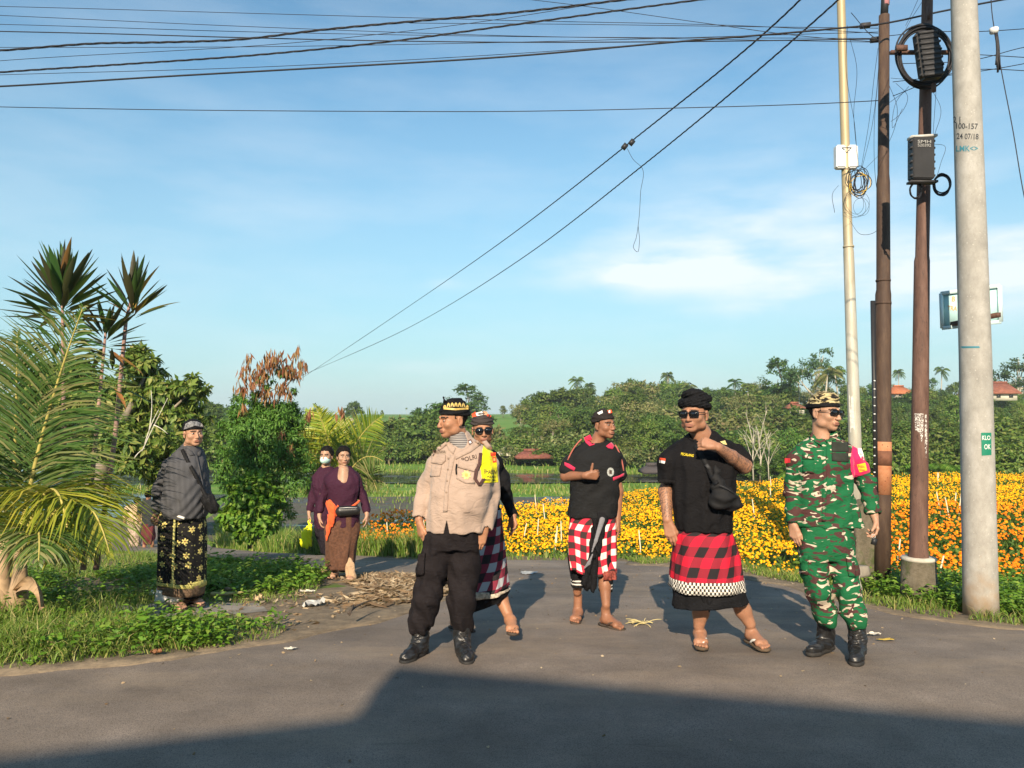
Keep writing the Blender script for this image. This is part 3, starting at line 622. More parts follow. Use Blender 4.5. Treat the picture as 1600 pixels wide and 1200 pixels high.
V, F = leaves(C, D, Nn, .15, .03, .05); tag(part('pods', V, F, M_POD, pb), kind='stuff')
vb = thing('vine_clump', tuple(W(390, 846, 11.0)), 'bright green leafy vine clump at the foot of the pod bush', 'vine')
k = 11.0/FPX; bb = W(390, 846, 11.0); bl = []
for u, v, a, b in ((385, 780, 30, 36), (400, 820, 34, 26), (372, 815, 26, 26), (400, 760, 22, 20), (415, 795, 22, 30)): c = W(u, v, 11.0)-bb; bl.append((*c, a*k, a*k, b*k))
link('foliage', crown_mesh('foliage', bl, 130, 34, .085, L_WEED, 77, rad=.28, wl=.7), vb)
link('stem', trunk_mesh('stem', [([(0, 0, -.1), (.02, 0, .4), (-.03, 0, .8)], [.03, .02, .01])], BARK, 6), vb)

# ---- coconut fronds: each frond is a part, its leaflets a sub-part
def frond(parent, pts, n=64, Lmax=.75, w=.026, up=(0, 0, 1), droop=.5, mat=None, r0=.022, seed=0, start=.12, sweep=.55, sub=3):
    r = np.random.default_rng(seed); P = bezier(*pts, n); T = unit(np.gradient(P, axis=0)); off = world_off(parent)
    f = part('frond', *tube(P[::2] if n > 24 else P, np.linspace(r0, .004, len(P[::2] if n > 24 else P)), 6), RACH, parent, True)
    upv = np.array(up, float); S = unit(np.cross(T, upv)); N = unit(np.cross(S, T))
    Vs = []; Fs = []; c = 0
    for i in range(int(n*start), n):
        t = i/(n-1)
        for sg in (-1, 1):
            L = Lmax*(math.sin(math.pi*min(1, .18+.86*t)))**.7*r.uniform(.8, 1.1)+.05
            d = unit(S[i]*sg*1.0+T[i]*(sweep+t*.55)+N[i]*r.uniform(.05, .45)+r.normal(size=3)*.07); p = P[i]; pts_ = [p]; g = np.array([0, 0, -1.])
            for q in range(sub):
                d = unit(d+g*droop*(.16+.25*q)*r.uniform(.6, 1.3)); p = p+d*L/sub; pts_.append(p)
            side = unit(np.cross(d, unit(N[i]+r.normal(size=3)*.25)))
            ws = [w*.5, w, w*.75, .002] if sub == 3 else [w*.6, w*.9, .002]
            for q, pp in enumerate(pts_): Vs += [pp+side*ws[q]*.5, pp-side*ws[q]*.5]
            for q in range(sub): Fs.append((c+2*q, c+2*q+1, c+2*q+3, c+2*q+2))
            c += 2*(sub+1)
    lf = part('leaflets', np.array(Vs), np.array(Fs), mat or L_PALM, f, org=off); tag(lf, kind='stuff'); return f
cb = W(15, 945, 6.2); cp = thing('coconut_palm', tuple(cb), 'young coconut palm with long arching fronds and brown sheaths at the left edge', 'palm')
FR = [((22, 900, 6.2), (52, 690, 6.3), (130, 480, 6.0), .80, .55, L_PALM), ((14, 900, 6.25), (26, 700, 6.3), (27, 520, 6.2), .78, .4, L_PALM),
      ((25, 890, 6.1), (95, 640, 5.9), (112, 895, 5.6), .62, .9, L_PALM_Y), ((28, 890, 6.1), (130, 690, 6.0), (172, 868, 5.7), .60, 1.0, L_PALM_Y),
      ((10, 890, 6.3), (20, 600, 7.0), (150, 660, 7.6), .75, .5, L_PALM), ((8, 890, 6.2), (-60, 640, 6.4), (-150, 560, 6.8), .8, .5, L_PALM),
      ((20, 900, 6.1), (70, 760, 5.7), (60, 880, 5.2), .5, .9, L_PALM), ((5, 890, 6.2), (-40, 620, 6.2), (-110, 740, 5.8), .7, .8, L_PALM),
      ((15, 895, 6.2), (70, 720, 6.6), (190, 760, 7.4), .65, .8, L_PALM), ((16, 900, 6.4), (5, 660, 7.2), (-40, 500, 8), .7, .4, L_PALM), ((20, 880, 6.3), (60, 600, 6.8), (170, 560, 7.2), .62, .5, L_PALM)]
FR = [q for k, q in enumerate(FR) if k not in (8, 10)]
for i, (a, b, c, L, dr, m) in enumerate(FR): frond(cp, P3(a, b, c), 130 if i < 2 else 92, L*1.12, .0165, (0, -1, .15) if i in (0, 1, 5, 9) else (0, 0, 1), dr, m, .024, 60+i)
SHEATH = simple('palm_sheath', (.36, .25, .15), .85, .35, 10, .4, 30)
for k_, (a, b, c) in enumerate((((10, 955, 6.15), (0, 900, 6.1), (8, 840, 6.2)), ((25, 950, 6.05), (36, 900, 6.0), (30, 850, 6.1)), ((5, 955, 6.1), (-12, 900, 6.1), (-20, 860, 6.2)))):
    part('stalk_sheath', *tube(bezier(*P3(a, b, c), 8), [.07, .075, .07, .06, .05, .045, .04, .035], 9), SHEATH, cp, True)
# dry curled sheath leaf at its foot
r = np.random.default_rng(3); Pd = bezier(*P3((22, 925, 5.95), (60, 885, 5.8), (66, 950, 5.7)), 9); Vd = []; Fd = []
for i, p in enumerate(Pd):
    wd_ = .10*math.sin(math.pi*(.12+.8*i/8)); Vd += [p+np.array([0, -.02, wd_*.5]), p+np.array([0, .03, 0]), p+np.array([0, -.03, -wd_*.5])]
for i in range(8): Fd += [(3*i, 3*i+1, 3*i+4, 3*i+3), (3*i+1, 3*i+2, 3*i+5, 3*i+4)]
part('dry_sheath', np.array(Vd), np.array(Fd), DRY, cp, True)
# second young coconut palm behind the women
cb = W(528, 775, 14); cp = thing('coconut_palm', tuple(cb), 'small yellow green coconut palm spreading its fronds behind the two women', 'palm')
for i, (a, b, c, L, m) in enumerate([((528, 775, 14), (520, 690, 14), (492, 632, 13.6), .55, L_PALM_Y), ((530, 775, 14), (535, 690, 14), (532, 655, 14.3), .5, L_PALM_Y), ((530, 775, 14), (545, 680, 14), (598, 650, 13.6), .62, L_PALM_Y),
      ((528, 775, 14), (560, 690, 13.8), (600, 722, 13.2), .5, L_PALM), ((526, 775, 14), (490, 690, 14), (455, 690, 13.6), .5, L_PALM_Y), ((526, 775, 14), (490, 720, 13.6), (462, 762, 13), .45, L_PALM), ((530, 775, 14.2), (520, 680, 14.6), (478, 640, 15), .5, L_PALM), ((530, 775, 14), (575, 710, 14), (590, 770, 13.6), .4, L_PALM)]):
    frond(cp, P3(a, b, c), 60, L, .026, (0, -1, .2), .35, L_PALM_Y if i in (0, 1, 2, 4, 6) else m, .022, 90+i, .22)
# ---- strap-leaved cordylines (ti plants): every leaf a part
def strap_leaf(L=.5, w=.062, seed=0, mats=()):
    n = 8; Vs = []; Fs = []; r = np.random.default_rng(seed); bend = r.uniform(-.1, .22); tw = r.uniform(-.5, .5)
    for i in range(n):
        t = i/(n-1); x = L*t; z = -bend*L*t*t*.6; ww = w*(.22+1.1*math.sin(math.pi*min(1, .12+.88*t))**1.1)*(1-.15*t) if t > .18 else w*.22+(t/.18)*w*.3
        if i == n-1: ww = .002
        a = tw*t; s = np.array([0, math.cos(a), math.sin(a)])
        Vs += [np.array([x, 0, z])+s*ww/2+[0, 0, ww*.22], [x, 0, z], np.array([x, 0, z])-s*ww/2+[0, 0, ww*.22]]
    for i in range(n-1): Fs += [(3*i, 3*i+1, 3*i+4, 3*i+3), (3*i+1, 3*i+2, 3*i+5, 3*i+4)]
    return mesh_np('leaf', np.array(Vs), np.array(Fs), list(mats), True)
M_TI = [leafmat('ti_leaf_green', [(.03, .075, .016), (.045, .10, .022), (.075, .13, .035)], .4, .15, .4), leafmat('ti_leaf_dark', [(.03, .03, .016), (.05, .045, .02), (.05, .075, .02)], .4, .12, .4), leafmat('ti_leaf_red', [(.30, .07, .04), (.35, .16, .05), (.28, .2, .05)], .45, .3, .35)]
TIL = [strap_leaf(.5, .056, s, [M_TI[q]]) for s, q in ((1, 0), (2, 0), (3, 1), (4, 2))]
def ti(stem, heads, label, seed):
    o = thing('cordyline', tuple(stem[0]), label, 'plant'); r = random.Random(seed)
    part('stem', *tube(stem, np.linspace(.03, .012, len(stem)), 7), simple('ti_stem', (.32, .2, .17), .8, .25, 20), o, True)
    for c, n, L, lo, hi, cx in heads:
        for k in range(n):
            t = (k+.5)/n; el = hi+(lo-hi)*t**1.1+r.uniform(-.08, .08); az = k*2.399+r.uniform(-.2, .2)
            d = Vector((math.cos(az)*math.cos(el)+cx, math.sin(az)*math.cos(el)*.75, math.sin(el))).normalized()
            m = TIL[3] if (t > .85 and r.random() < .55) or r.random() < .03 else TIL[r.choice([0, 0, 1, 1, 2, 2])]
            lf = link('leaf', m, o); q = d.to_track_quat('X', 'Z'); lf.rotation_mode = 'QUATERNION'; lf.rotation_quaternion = q
            s = L/.5*r.uniform(.8, 1.1); lf.scale = (s, s*1.05, s)
            lf.location = Vector(c)-Vector(world_off(o))+Vector((0, 0, -.22*t*L/.5))+d*.05
S = lambda *a: np.array([W(*q) for q in a])
ti(S((105, 880, 7.6), (100, 680, 7.6), (97, 455, 7.6)), [(W(98, 462, 7.6), 72, .52, -.1, 1.5, 0), (W(92, 510, 7.6), 22, .46, -.6, .5, -.05)], 'tall cordyline with dense dark green strap leaves above the coconut palm', 5)
ti(S((150, 890, 7.9), (180, 680, 7.9), (197, 500, 7.9), (206, 463, 7.9)), [(W(207, 470, 7.9), 34, .46, .35, 1.5, .05)], 'slim cordyline with an open tuft of strap leaves on a bare stem', 6)
ti(S((130, 890, 7.8), (150, 680, 7.8), (165, 520, 7.8)), [(W(165, 520, 7.8), 36, .42, -.5, 1.1, .05), (W(176, 580, 7.8), 20, .36, -.7, .6, .15)], 'shorter cordyline tucked between the two taller ones', 7)

# ---- marigold field
r = np.random.default_rng(12)
def scatter(n, poly, dens=None):
    P = np.array(poly); lo, hi = P.min(0), P.max(0); out = np.zeros((0, 2))
    while len(out) < n:
        q = r.uniform(lo, hi, (n*2, 2))
        if dens is not None: q = q[r.random(len(q)) < dens(q[:, 0], q[:, 1])]
        q = q[poly_sd(q[:, 0], q[:, 1], poly) < 0]; out = np.concatenate([out, q])
    return out[:n]
vis = lambda x, y: ((x < .72*y+1)).astype(float)*np.clip((14/np.maximum(y, 1))**1.2, .2, 1)
rows = lambda x, y: .5+.5*(np.sin(y*2*np.pi/.85+vnoise(x, y, 8, 2, .5)*1.2) > -.45)
def orange(x, y): return ((x/y > .47) & (y < 15.2+1.0*vnoise(x, y, 4, 2, .6)+(x-6)*.18)) | (x < -1.7)
q = scatter(27000, FIELD, lambda x, y: vis(x, y)*rows(x, y)*np.where(orange(x, y), .42, 1.)*np.clip(.78+.7*vnoise(x, y, 17, 4, 1.6), .2, 1))
zt = Z(q[:, 0], q[:, 1])+.40+.07*vnoise(q[:, 0], q[:, 1], 9, 2, 2)+r.normal(0, .035, len(q))+np.where(orange(q[:, 0], q[:, 1]), .08, 0)
isor_ = lambda q: orange(q[:, 0], q[:, 1])
nF = len(q); rad = r.uniform(.014, .028, nF)*np.where(isor_(q) , 1.15, 1); a = np.linspace(0, 2*np.pi, 6, endpoint=False)
tilt = r.normal(0, .35, (nF, 2)); ax = unit(np.column_stack([tilt, np.ones(nF)])+np.array([0, -.35, 0]))
u1 = unit(np.cross(ax, [1., 0, 0])); u2 = np.cross(ax, u1); c = np.column_stack([q, zt])
ring = lambda k, h: c[:, None]+rad[:, None, None]*k*(np.cos(a+h)[None, :, None]*u1[:, None]+np.sin(a+h)[None, :, None]*u2[:, None])+ax[:, None]*rad[:, None, None]*h*.9
V = np.concatenate([ring(1.0, -.1), ring(.6, .55), (c+ax*rad[:, None]*.72)[:, None]], 1).reshape(-1, 3); m = 13
fc = [(k, (k+1) % 6, 6+(k+1) % 6, 6+k) for k in range(6)]
fq = (np.arange(nF)[:, None, None]*m+np.array(fc)[None]).reshape(-1, 4); ft = (np.arange(nF)[:, None, None]*m+np.array([(6+k, 6+(k+1) % 6, 12) for k in range(6)])[None]).reshape(-1, 3)
isor = orange(q[:, 0], q[:, 1]).astype(int); far = (q[:, 1] > 15) & (isor == 1)
fm = np.concatenate([np.repeat(isor, 6), np.repeat(isor, 6)])
MY = leafmat('marigold_yellow', [(.82, .31, .003), (.88, .41, .005), (.92, .50, .008)], .65, .0, .15, False); MO = leafmat('marigold_orange', [(.70, .15, .004), (.80, .22, .006), (.84, .32, .008)], .65, .0, .15, False)
single('marigold_flowers', V, [fq, ft], [MY, MO], 'field of yellow and orange marigold blooms behind the men', 'flowers', (4, 14, -.5), True, kind='stuff', fmat=fm)
q = scatter(52000, FIELD, lambda x, y: vis(x, y)*(.3+.7*rows(x, y)))
h = r.uniform(.04, .41, len(q)); C = np.column_stack([q, Z(q[:, 0], q[:, 1])+h]); D = unit(r.normal(size=(len(q), 3))+np.array([0, 0, .5]))
V, F = leaves(C, D, unit(r.normal(size=(len(q), 3))+np.array([0, -.3, 1])), r.uniform(.07, .15, len(q)), r.uniform(.03, .05, len(q)))
L_MARI = leafmat('marigold_leaf', [(.05, .11, .015), (.075, .15, .02), (.12, .19, .03)], .6, .25, .25, False)
single('marigold_foliage', V, F, L_MARI, 'green foliage of the marigold plants', 'plants', (4, 14, -.9), kind='stuff')
STK = simple('bamboo_stake', (.62, .56, .40), .7, .15, 20); sm = mesh_np('plant_stake', *tube([(0, 0, -.1), (.01, 0, .35), (0, 0, .72)], [.012, .011, .009], 6), [STK], True)
for p in scatter(70, FIELD, lambda x, y: vis(x, y)):
    o = link('plant_stake', sm, None, (p[0], p[1], zat(*p))); o.rotation_euler = (r.normal(0, .08), r.normal(0, .12), 0); o.scale = (1, 1, r.uniform(.8, 1.1))
    tag(o, 'thin pale bamboo stake standing among the marigolds', 'stake', 'bamboo stakes in the marigold field')

# ---- grass, weeds, litter
def blades(P, h, w, bend, rr):
    n = len(P); az = rr.uniform(0, 6.28, n); s = np.column_stack([np.cos(az), np.sin(az), np.zeros(n)]); b = rr.uniform(0, 6.28, n); d = np.column_stack([np.cos(b), np.sin(b), np.zeros(n)])
    h = h[:, None]; w = np.broadcast_to(w, n)[:, None]; bend = np.broadcast_to(bend, n)[:, None]*rr.uniform(.3, 1.5, (n, 1)); up = np.array([0, 0, 1.])
    V = np.stack([P+s*w/2, P-s*w/2, P+up*h*.55+d*h*bend*.3-s*w*.4, P+up*h*.55+d*h*bend*.3+s*w*.4, P+up*h*(1-.3*bend)+d*h*bend], 1).reshape(-1, 3)
    k = np.arange(n)[:, None]*5; return V, [k+np.array([[0, 1, 2, 3]]), k+np.array([[3, 2, 4]])]
def in_road(x, y): return poly_sd(x, y, ROAD) < 0
def grass(name, poly, n, h0, h1, w, label, dens=None, bend=.55, mat=None, road_ok=False, seed=1, zr=None):
    rr = np.random.default_rng(seed)
    q = scatter(n, poly, dens)
    if not road_ok: q = q[poly_sd(q[:, 0], q[:, 1], ROAD) > .02]
    z = Z(q[:, 0], q[:, 1], True) if zr is None else zr(q[:, 0], q[:, 1])
    hh = rr.uniform(h0, h1, len(q))*(.7+.5*np.clip(vnoise(q[:, 0], q[:, 1], seed+20, 3, 2.2)+.4, 0, 1.4))
    V, F = blades(np.column_stack([q, z-.01]), hh, w, bend, rr)
    return single(name, V, F, mat or L_GRASS, label, 'grass', (float(q[:, 0].mean()), float(q[:, 1].mean()), 0), kind='stuff')
VERGE_L = [(-9, 4.68), (-5, 4.78), (-3.2, 4.83), (-2.16, 5.24), (-1.7, 5.7), (-1.75, 6.4), (-1.9, 7.4), (-2.1, 8.6), (-2.2, 9.6), (-3.3, 10.4), (-5.5, 12), (-8, 15.5), (-14, 15), (-12, 8)]
patch = lambda th, s, f=1.6: (lambda x, y: (vnoise(x, y, s, 4, f) > th).astype(float)*.9+.06)
bare = lambda x, y: np.clip(1-1.2*np.exp(-(((x+1.55)/.75)**2+((y-7.2)/1.3)**2))-1.6*np.exp(-(((x+2.75)/.75)**2+((y-6.45)/.5)**2)), .0, 1)
VIS = lambda f: (lambda x, y: f(x, y)*(np.abs(x) < .7*y+.4))
VERGE_C = [(-5, 4.72), (-3.2, 4.81), (-2.16, 5.22), (-1.7, 5.7), (-1.9, 6.3), (-2.6, 6.0), (-3.6, 5.6), (-5, 5.5)]
grass('grass', VERGE_C, 5200, .06, .18, .0075, 'tufts of pale long grass along the left edge of the asphalt', VIS(lambda x, y: np.clip(vnoise(x, y, 61, 4, 2.2)*3, .03, 1)), .8, seed=22)
grass('grass', VERGE_L, 30000, .035, .12, .007, 'short rough grass on the left verge', VIS(lambda x, y: bare(x, y)*patch(-.25, 31)(x, y)*np.clip(9/np.maximum(y, 1)-.3, .1, 1)), .7, seed=2)
grass('tall_grass', [(-8, 5.0), (-3.4, 5.05), (-2.6, 5.4), (-2.9, 6.4), (-3.9, 7.0), (-7, 9.5)], 7000, .12, .30, .009, 'longer grass around the coconut palm', patch(.0, 33), .6, seed=3)
def weeds(name, poly, n, leaf, h, label, dens, seed, mat=None, nl=14):
    rr = np.random.default_rng(seed); q = scatter(n, poly, dens); q = q[poly_sd(q[:, 0], q[:, 1], ROAD) > .04]; n = len(q)
    hh = h*rr.uniform(.35, 1.15, n)*(1+.35*vnoise(q[:, 0], q[:, 1], seed, 2, 1.5)); z = Z(q[:, 0], q[:, 1], True)
    c = np.repeat(np.column_stack([q, z]), nl, 0); H = np.repeat(hh, nl); t = rr.uniform(.15, 1, n*nl); az = rr.uniform(0, 6.28, n*nl)
    rd = np.column_stack([np.cos(az), np.sin(az), np.zeros(n*nl)]); C = c+np.column_stack([rd[:, 0]*H*.28*t, rd[:, 1]*H*.28*t, H*t])
    D = unit(rd+np.column_stack([np.zeros(n*nl), np.zeros(n*nl), rr.uniform(-.3, .6, n*nl)])); L = leaf*rr.uniform(.6, 1.3, n*nl)
    V, F = leaves(C, D, np.tile([0, 0, 1.], (n*nl, 1))+rr.normal(size=(n*nl, 3))*.35, L, L*.5)
    return single(name, V, F, mat or L_WEED, label, 'weeds', (float(q[:, 0].mean()), float(q[:, 1].mean()), 0), kind='stuff')
weeds('weeds', VERGE_L, 1500, .058, .20, 'leafy green weeds covering the left verge', VIS(lambda x, y: bare(x, y)*np.clip(vnoise(x, y, 34, 4, 1.7)*2.5+.15, .02, 1)*np.where((y < 7.9) & (x > -1.9-.25*(y-5)), .2, 1)*np.clip(8/y, .2, 1)*np.where(y < 5.35, .22, 1)*(y < 8.8)), 4)
weeds('weeds', [(-3.4, 7.5), (-2.2, 7.6), (-2.15, 8.6), (-2.6, 9.4), (-4.0, 9.9), (-4.8, 8.9)], 480, .07, .17, 'dense shaded weed patch between the striped shirt man and the women', None, 5)
BANK = [(-13.5, 27.5), (-9.4, 22.9), (-6.6, 18.0), (-4.4, 14.3), (-2.9, 12.25), (-1.5, 11.3), (.2, 11.15), (1.55, 11.05), (1.9, 11.8), (-2.9, 12.9), (-4, 16), (-6, 21.5), (-10, 27)]
grass('grass', BANK, 9000, .06, .16, .012, 'grass on the bank beyond the side road', None, .6, seed=6)
grass('tall_grass', [(-3.9, 14), (-2.6, 12.25), (-1.35, 11.45), (-1.3, 12.1), (-2.6, 13.6), (-3.4, 15)], 6500, .32, .72, .014, 'tall clump of grass behind the women', None, .45, seed=7)
grass('tall_grass', [(-6.4, 17), (-4.2, 14.2), (-3.9, 14.6), (-5, 19), (-8, 25), (-10, 26)], 6500, .25, .6, .018, 'long grass at the foot of the pod bush', None, .5, seed=8)
VERGE_R = [(3.15, 8.3), (3.14, 7.2), (3.4, 6.6), (4.05, 6.03), (5.2, 5.8), (6.4, 8.55), (5.2, 8.8), (3.6, 9.4), (2.7, 10.6), (2, 11.5), (1.65, 11.1), (1.72, 10.2), (2.4, 9.4)]
grass('grass', VERGE_R, 15000, .035, .13, .008, 'short grass along the right verge', VIS(patch(-.3, 35)), .7, seed=9)
weeds('weeds', [(3.5, 7.3), (3.75, 6.75), (4.3, 6.3), (5.2, 6.2), (6.2, 8.4), (5, 8.6), (3.5, 8.9)], 1500, .055, .20, 'leafy weeds around the pole bases on the right', VIS(lambda x, y: np.clip(.5+(x-3.9)*.5+.6*vnoise(x, y, 63, 3, 2.5), .06, 1)), 10)
grass('grass', [(-60, 46.5), (-15, 46.5), (16, 45), (18, 60), (60, 62), (60, 75), (-60, 80)], 9000, .25, .5, .09, 'green field grass beyond the flooded paddies', None, .4, seed=11)
for s, pl in ((12, [(-12, 33), (17, 33.2), (16, 38.5), (-14, 38.5)]), (13, [(-14.5, 46.6), (15, 45.5), (15, 47.5), (-14, 48.5)]), (14, [(-40, 34.3), (-14, 34.3), (-15, 37), (-40, 37)]), (15, [(-26, 21), (-10, 24.5), (-11.8, 27.5), (-18, 26), (-32, 27)]), (16, [(-9.5, 20), (2.5, 19), (4, 21.6), (-7, 20.9)])):
    grass('grass', pl, 5200, .12, .34, .05, 'grass on a bund between the paddies', patch(-.3, s+30, .8), .5, seed=s)
# scattered rows of young rice in the mud
rr = np.random.default_rng(44); q = scatter(2600, [(-9, 22.5), (12, 24), (14, 32), (-10, 32)], patch(.15, 50, .5)); V, F = blades(np.column_stack([q, np.full(len(q), -1.99)]), rr.uniform(.1, .22, len(q)), .03, .3, rr)
single('rice_seedlings', V, F, L_GRASS, 'sparse rice seedlings in the muddy paddy', 'seedlings', (0, 27, -2), kind='stuff')
# pile of dry leaf scraps beside the women
def scraps(C, L, w, rr, curl=.35):
    n = len(C); az = rr.uniform(0, 6.28, n); d = np.column_stack([np.cos(az), np.sin(az), rr.normal(0, .12, n)]); s = unit(np.cross(d, np.array([0, 0, 1.])+rr.normal(size=(n, 3))*.4)); up = unit(np.cross(s, d))
    L = L[:, None]; w = w[:, None]; cu = rr.uniform(-.2, 1, (n, 1))*curl
    V = np.stack([C-d*L/2+up*L*cu*.5, C-d*L*.15+s*w/2, C-d*L*.15-s*w/2, C+d*L*.2+s*w*.5+up*w*.3, C+d*L*.2-s*w*.5, C+d*L/2+up*L*cu*.6], 1).reshape(-1, 3)
    k = np.arange(n)[:, None]*6; return V, [k+np.array([[1, 2, 4, 3]]), np.concatenate([k+np.array([[0, 2, 1]]), k+np.array([[3, 4, 5]])])]
q = scatter(1900, [(-2.2, 9.0), (-1.5, 9.2), (-.55, 8.9), (-.45, 8.2), (-.75, 7.3), (-1.2, 6.85), (-1.75, 7.0), (-1.5, 7.7), (-1.75, 8.3)], lambda x, y: np.exp(-(((x+1.1+.28*(y-8))/.55)**2))*.9+.08)
M_SCRAP = leafmat('dry_scrap', [(.14, .09, .055), (.25, .17, .10), (.36, .265, .16), (.50, .40, .27)], .9, .1, .1, False)
rr = np.random.default_rng(45); L = rr.uniform(.06, .30, len(q))
V, F = scraps(np.column_stack([q, Z(q[:, 0], q[:, 1])+.012+.02*rr.random(len(q))*np.exp(-((q[:, 0]+1.1)/.5)**2)]), L, rr.uniform(.012, .032, len(q)), rr, .16)
single('leaf_litter', V, F, M_SCRAP, 'heap of dry brown palm leaf scraps left of the policeman', 'leaf litter', (-1.1, 8, 0), kind='stuff')
q = np.concatenate([scatter(620, [(-3.6, 4.9), (-2.2, 5.3), (-1.5, 6), (-1.3, 7.5), (-2.4, 8), (-3.2, 6.4)], None), scatter(260, VERGE_R), scatter(150, [(1.6, 9), (3, 8), (3.1, 9.6), (1.8, 10.8)])])
L = rr.uniform(.02, .09, len(q)); V, F = scraps(np.column_stack([q, Z(q[:, 0], q[:, 1], True)+.014]), L, L*.3, rr)
single('leaf_litter', V, F, M_SCRAP, 'small dry leaf bits scattered over the dirt verges', 'leaf litter', (0, 7, 0), kind='stuff')
q = scatter(900, ROAD[3:-3]+[(9, 2.4), (-6, 2.4)], lambda x, y: ((np.abs(x) < 6)*np.clip(.12+np.exp(-((y-8.5)/1.6)**2)+np.exp(-((x-3.2)/.8)**2)*.4*(y > 5.2), 0, 1)).astype(float))
L = rr.uniform(.006, .03, len(q)); V, F = scraps(np.column_stack([q, Z(q[:, 0], q[:, 1])+.008]), L, L*.5, rr)
single('road_grit', V, F, M_SCRAP, 'tiny pebbles and crumbs lying on the asphalt', 'grit', (0, 6, 0), kind='stuff')
# ================================================================== writing helper
def text_vf(txt, width, height, space=1.0):
    """flat lettering mesh in a width x height box centred on 0, finely cut so that it can bend"""
    cu = bpy.data.curves.new('t', 'FONT'); cu.body = txt; cu.size = 1; cu.resolution_u = 3; cu.space_character = space
    cu.align_x = 'CENTER'; cu.offset = .012
    ob = bpy.data.objects.new('t', cu); me = bpy.data.meshes.new_from_object(ob)
    bm = bmesh.new(); bm.from_mesh(me); bmesh.ops.triangulate(bm, faces=bm.faces[:])
    V = np.array([v.co[:] for v in bm.verts]); F = np.array([[v.index for v in f.verts] for f in bm.faces]); bm.free()
    bpy.data.objects.remove(ob); bpy.data.curves.remove(cu); bpy.data.meshes.remove(me)
    lo, hi = V.min(0), V.max(0); V = (V-(lo+hi)/2)/(hi-lo+1e-9)*[width, height, 0]
    return V, F
def bvh_of(o):
    me = o.data; off = world_off(o.parent)+np.array(o.location) if o.parent else np.array(o.location)
    n = len(me.vertices); co = np.empty(n*3); me.vertices.foreach_get('co', co); co = co.reshape(-1, 3)+off
    return BVHTree.FromPolygons([tuple(c) for c in co], [tuple(p.vertices) for p in me.polygons])
def cut_px(V, F, st):
    """subdivide long triangles so that the patch can follow a curved surface"""
    for _ in range(3):
        e = np.stack([np.linalg.norm(V[F[:, i]]-V[F[:, (i+1) % 3]], axis=1) for i in range(3)], 1)
        if e.max() < st: break
        nV = [V]; nF = []; cache = {}; n = len(V)
        for f in F:
            m = []
            for i in range(3):
                k = tuple(sorted((int(f[i]), int(f[(i+1) % 3]))))
                if k not in cache: cache[k] = n; n += 1; nV.append(((V[k[0]]+V[k[1]])/2)[None])
                m.append(cache[k])
            nF += [(f[0], m[0], m[2]), (m[0], f[1], m[1]), (m[2], m[1], f[2]), (m[0], m[1], m[2])]
        V = np.concatenate(nV); F = np.array(nF)
    return V, F
def project_px(bv, U, Vv, lift=.0025, default=None):
    """drop points seen at pixels (U,V) onto a surface, just proud of it"""
    o = np.array([0, 0, CAM_H]); out = []
    for u, v in zip(U, Vv):
        d = W(u, v, 1.0)-o; d = d/np.linalg.norm(d); h = bv.ray_cast(Vector(o), Vector(d))
        if h[0] is None: out.append(None)
        else: out.append(np.array(h[0])-d*lift)
    good = [p for p in out if p is not None]
    if not good: return None
    dm = np.mean([p[1] for p in good])
    return np.array([p if p is not None else W(u, v, dm) for p, u, v in zip(out, U, Vv)])
def lettering(name, txt, u, v, w, h, bv, m, parent, rot=0.0, lift=.0025, space=1.0, shear=0.0):
    V, F = text_vf(txt, w, h, space); V, F = cut_px(V, F, 6); c, s = math.cos(rot), math.sin(rot)
    x = V[:, 0]; y = V[:, 1]+shear*V[:, 0]
    P = project_px(bv, u+c*x+s*y, v-(c*y-s*x), lift)
    return part(name, P, F, m, parent) if P is not None else None
def patch_px(name, poly, bv, m, parent, lift=.003, step_=5, thick=.0):
    """cloth or painted patch with its outline given in pixels, laid on a surface"""
    P = np.array(poly, float); lo, hi = P.min(0), P.max(0); pts = [];
    for k in range(len(P)):
        a, b = P[k], P[(k+1) % len(P)]; q = max(1, int(np.linalg.norm(b-a)/step_))
        pts += [a+(b-a)*t/q for t in range(q)]
    nb_ = len(pts); gx, gy = np.meshgrid(np.arange(lo[0], hi[0], step_), np.arange(lo[1], hi[1], step_)); gx, gy = gx.ravel(), gy.ravel()
    k = poly_sd(gx, gy, [tuple(p) for p in P]) < -step_*.5
    al = [Vector(p) for p in pts]+[Vector((a, b)) for a, b in zip(gx[k], gy[k])]
    v2, _, fs, *_ = delaunay_2d_cdt(al, [], [list(range(nb_))], 1, 1e-6); v2 = np.array([tuple(v) for v in v2])
    F = np.array([f[:3] for f in fs]); Q = project_px(bv, v2[:, 0], v2[:, 1], lift)
    if Q is None: return None
    return part(name, Q, F, m, parent, True)
# ================================================================== poles
def pole(name, prof, label, cat, m, seg=22):
    """prof: (u, v, Y, diameter in px) from the foot upwards"""
    P = np.array([W(u, v, Y) for u, v, Y, d in prof]); rad = np.array([d/2*Y/FPX for u, v, Y, d in prof])
    o = thing(name, tuple(P[0]), label, cat)
    return o, part('shaft', *tube(P, rad, seg), m, o, True)
nb = NB('spun_concrete', .85, .3)
c = nb.ramp(nb.noise(7, 7, .7, nb.vec((1, 1, .6))), [(.3, (.27, .26, .235)), (.5, (.36, .345, .31)), (.72, (.47, .455, .42))])
c = nb.mix(nb.ramp(nb.voro(26), [(.05, (.7, .7, .7)), (.16, (0, 0, 0))]), c, (.62, .59, .53))
c = nb.mix(nb.ramp(nb.noise(60, 4, .8), [(.3, (.45, .45, .45)), (.42, (0, 0, 0))]), c, (.2, .18, .15))
spz_ = nb.n('ShaderNodeSeparateXYZ'); nb.put(spz_.inputs[0], nb.tc.outputs['Object'])
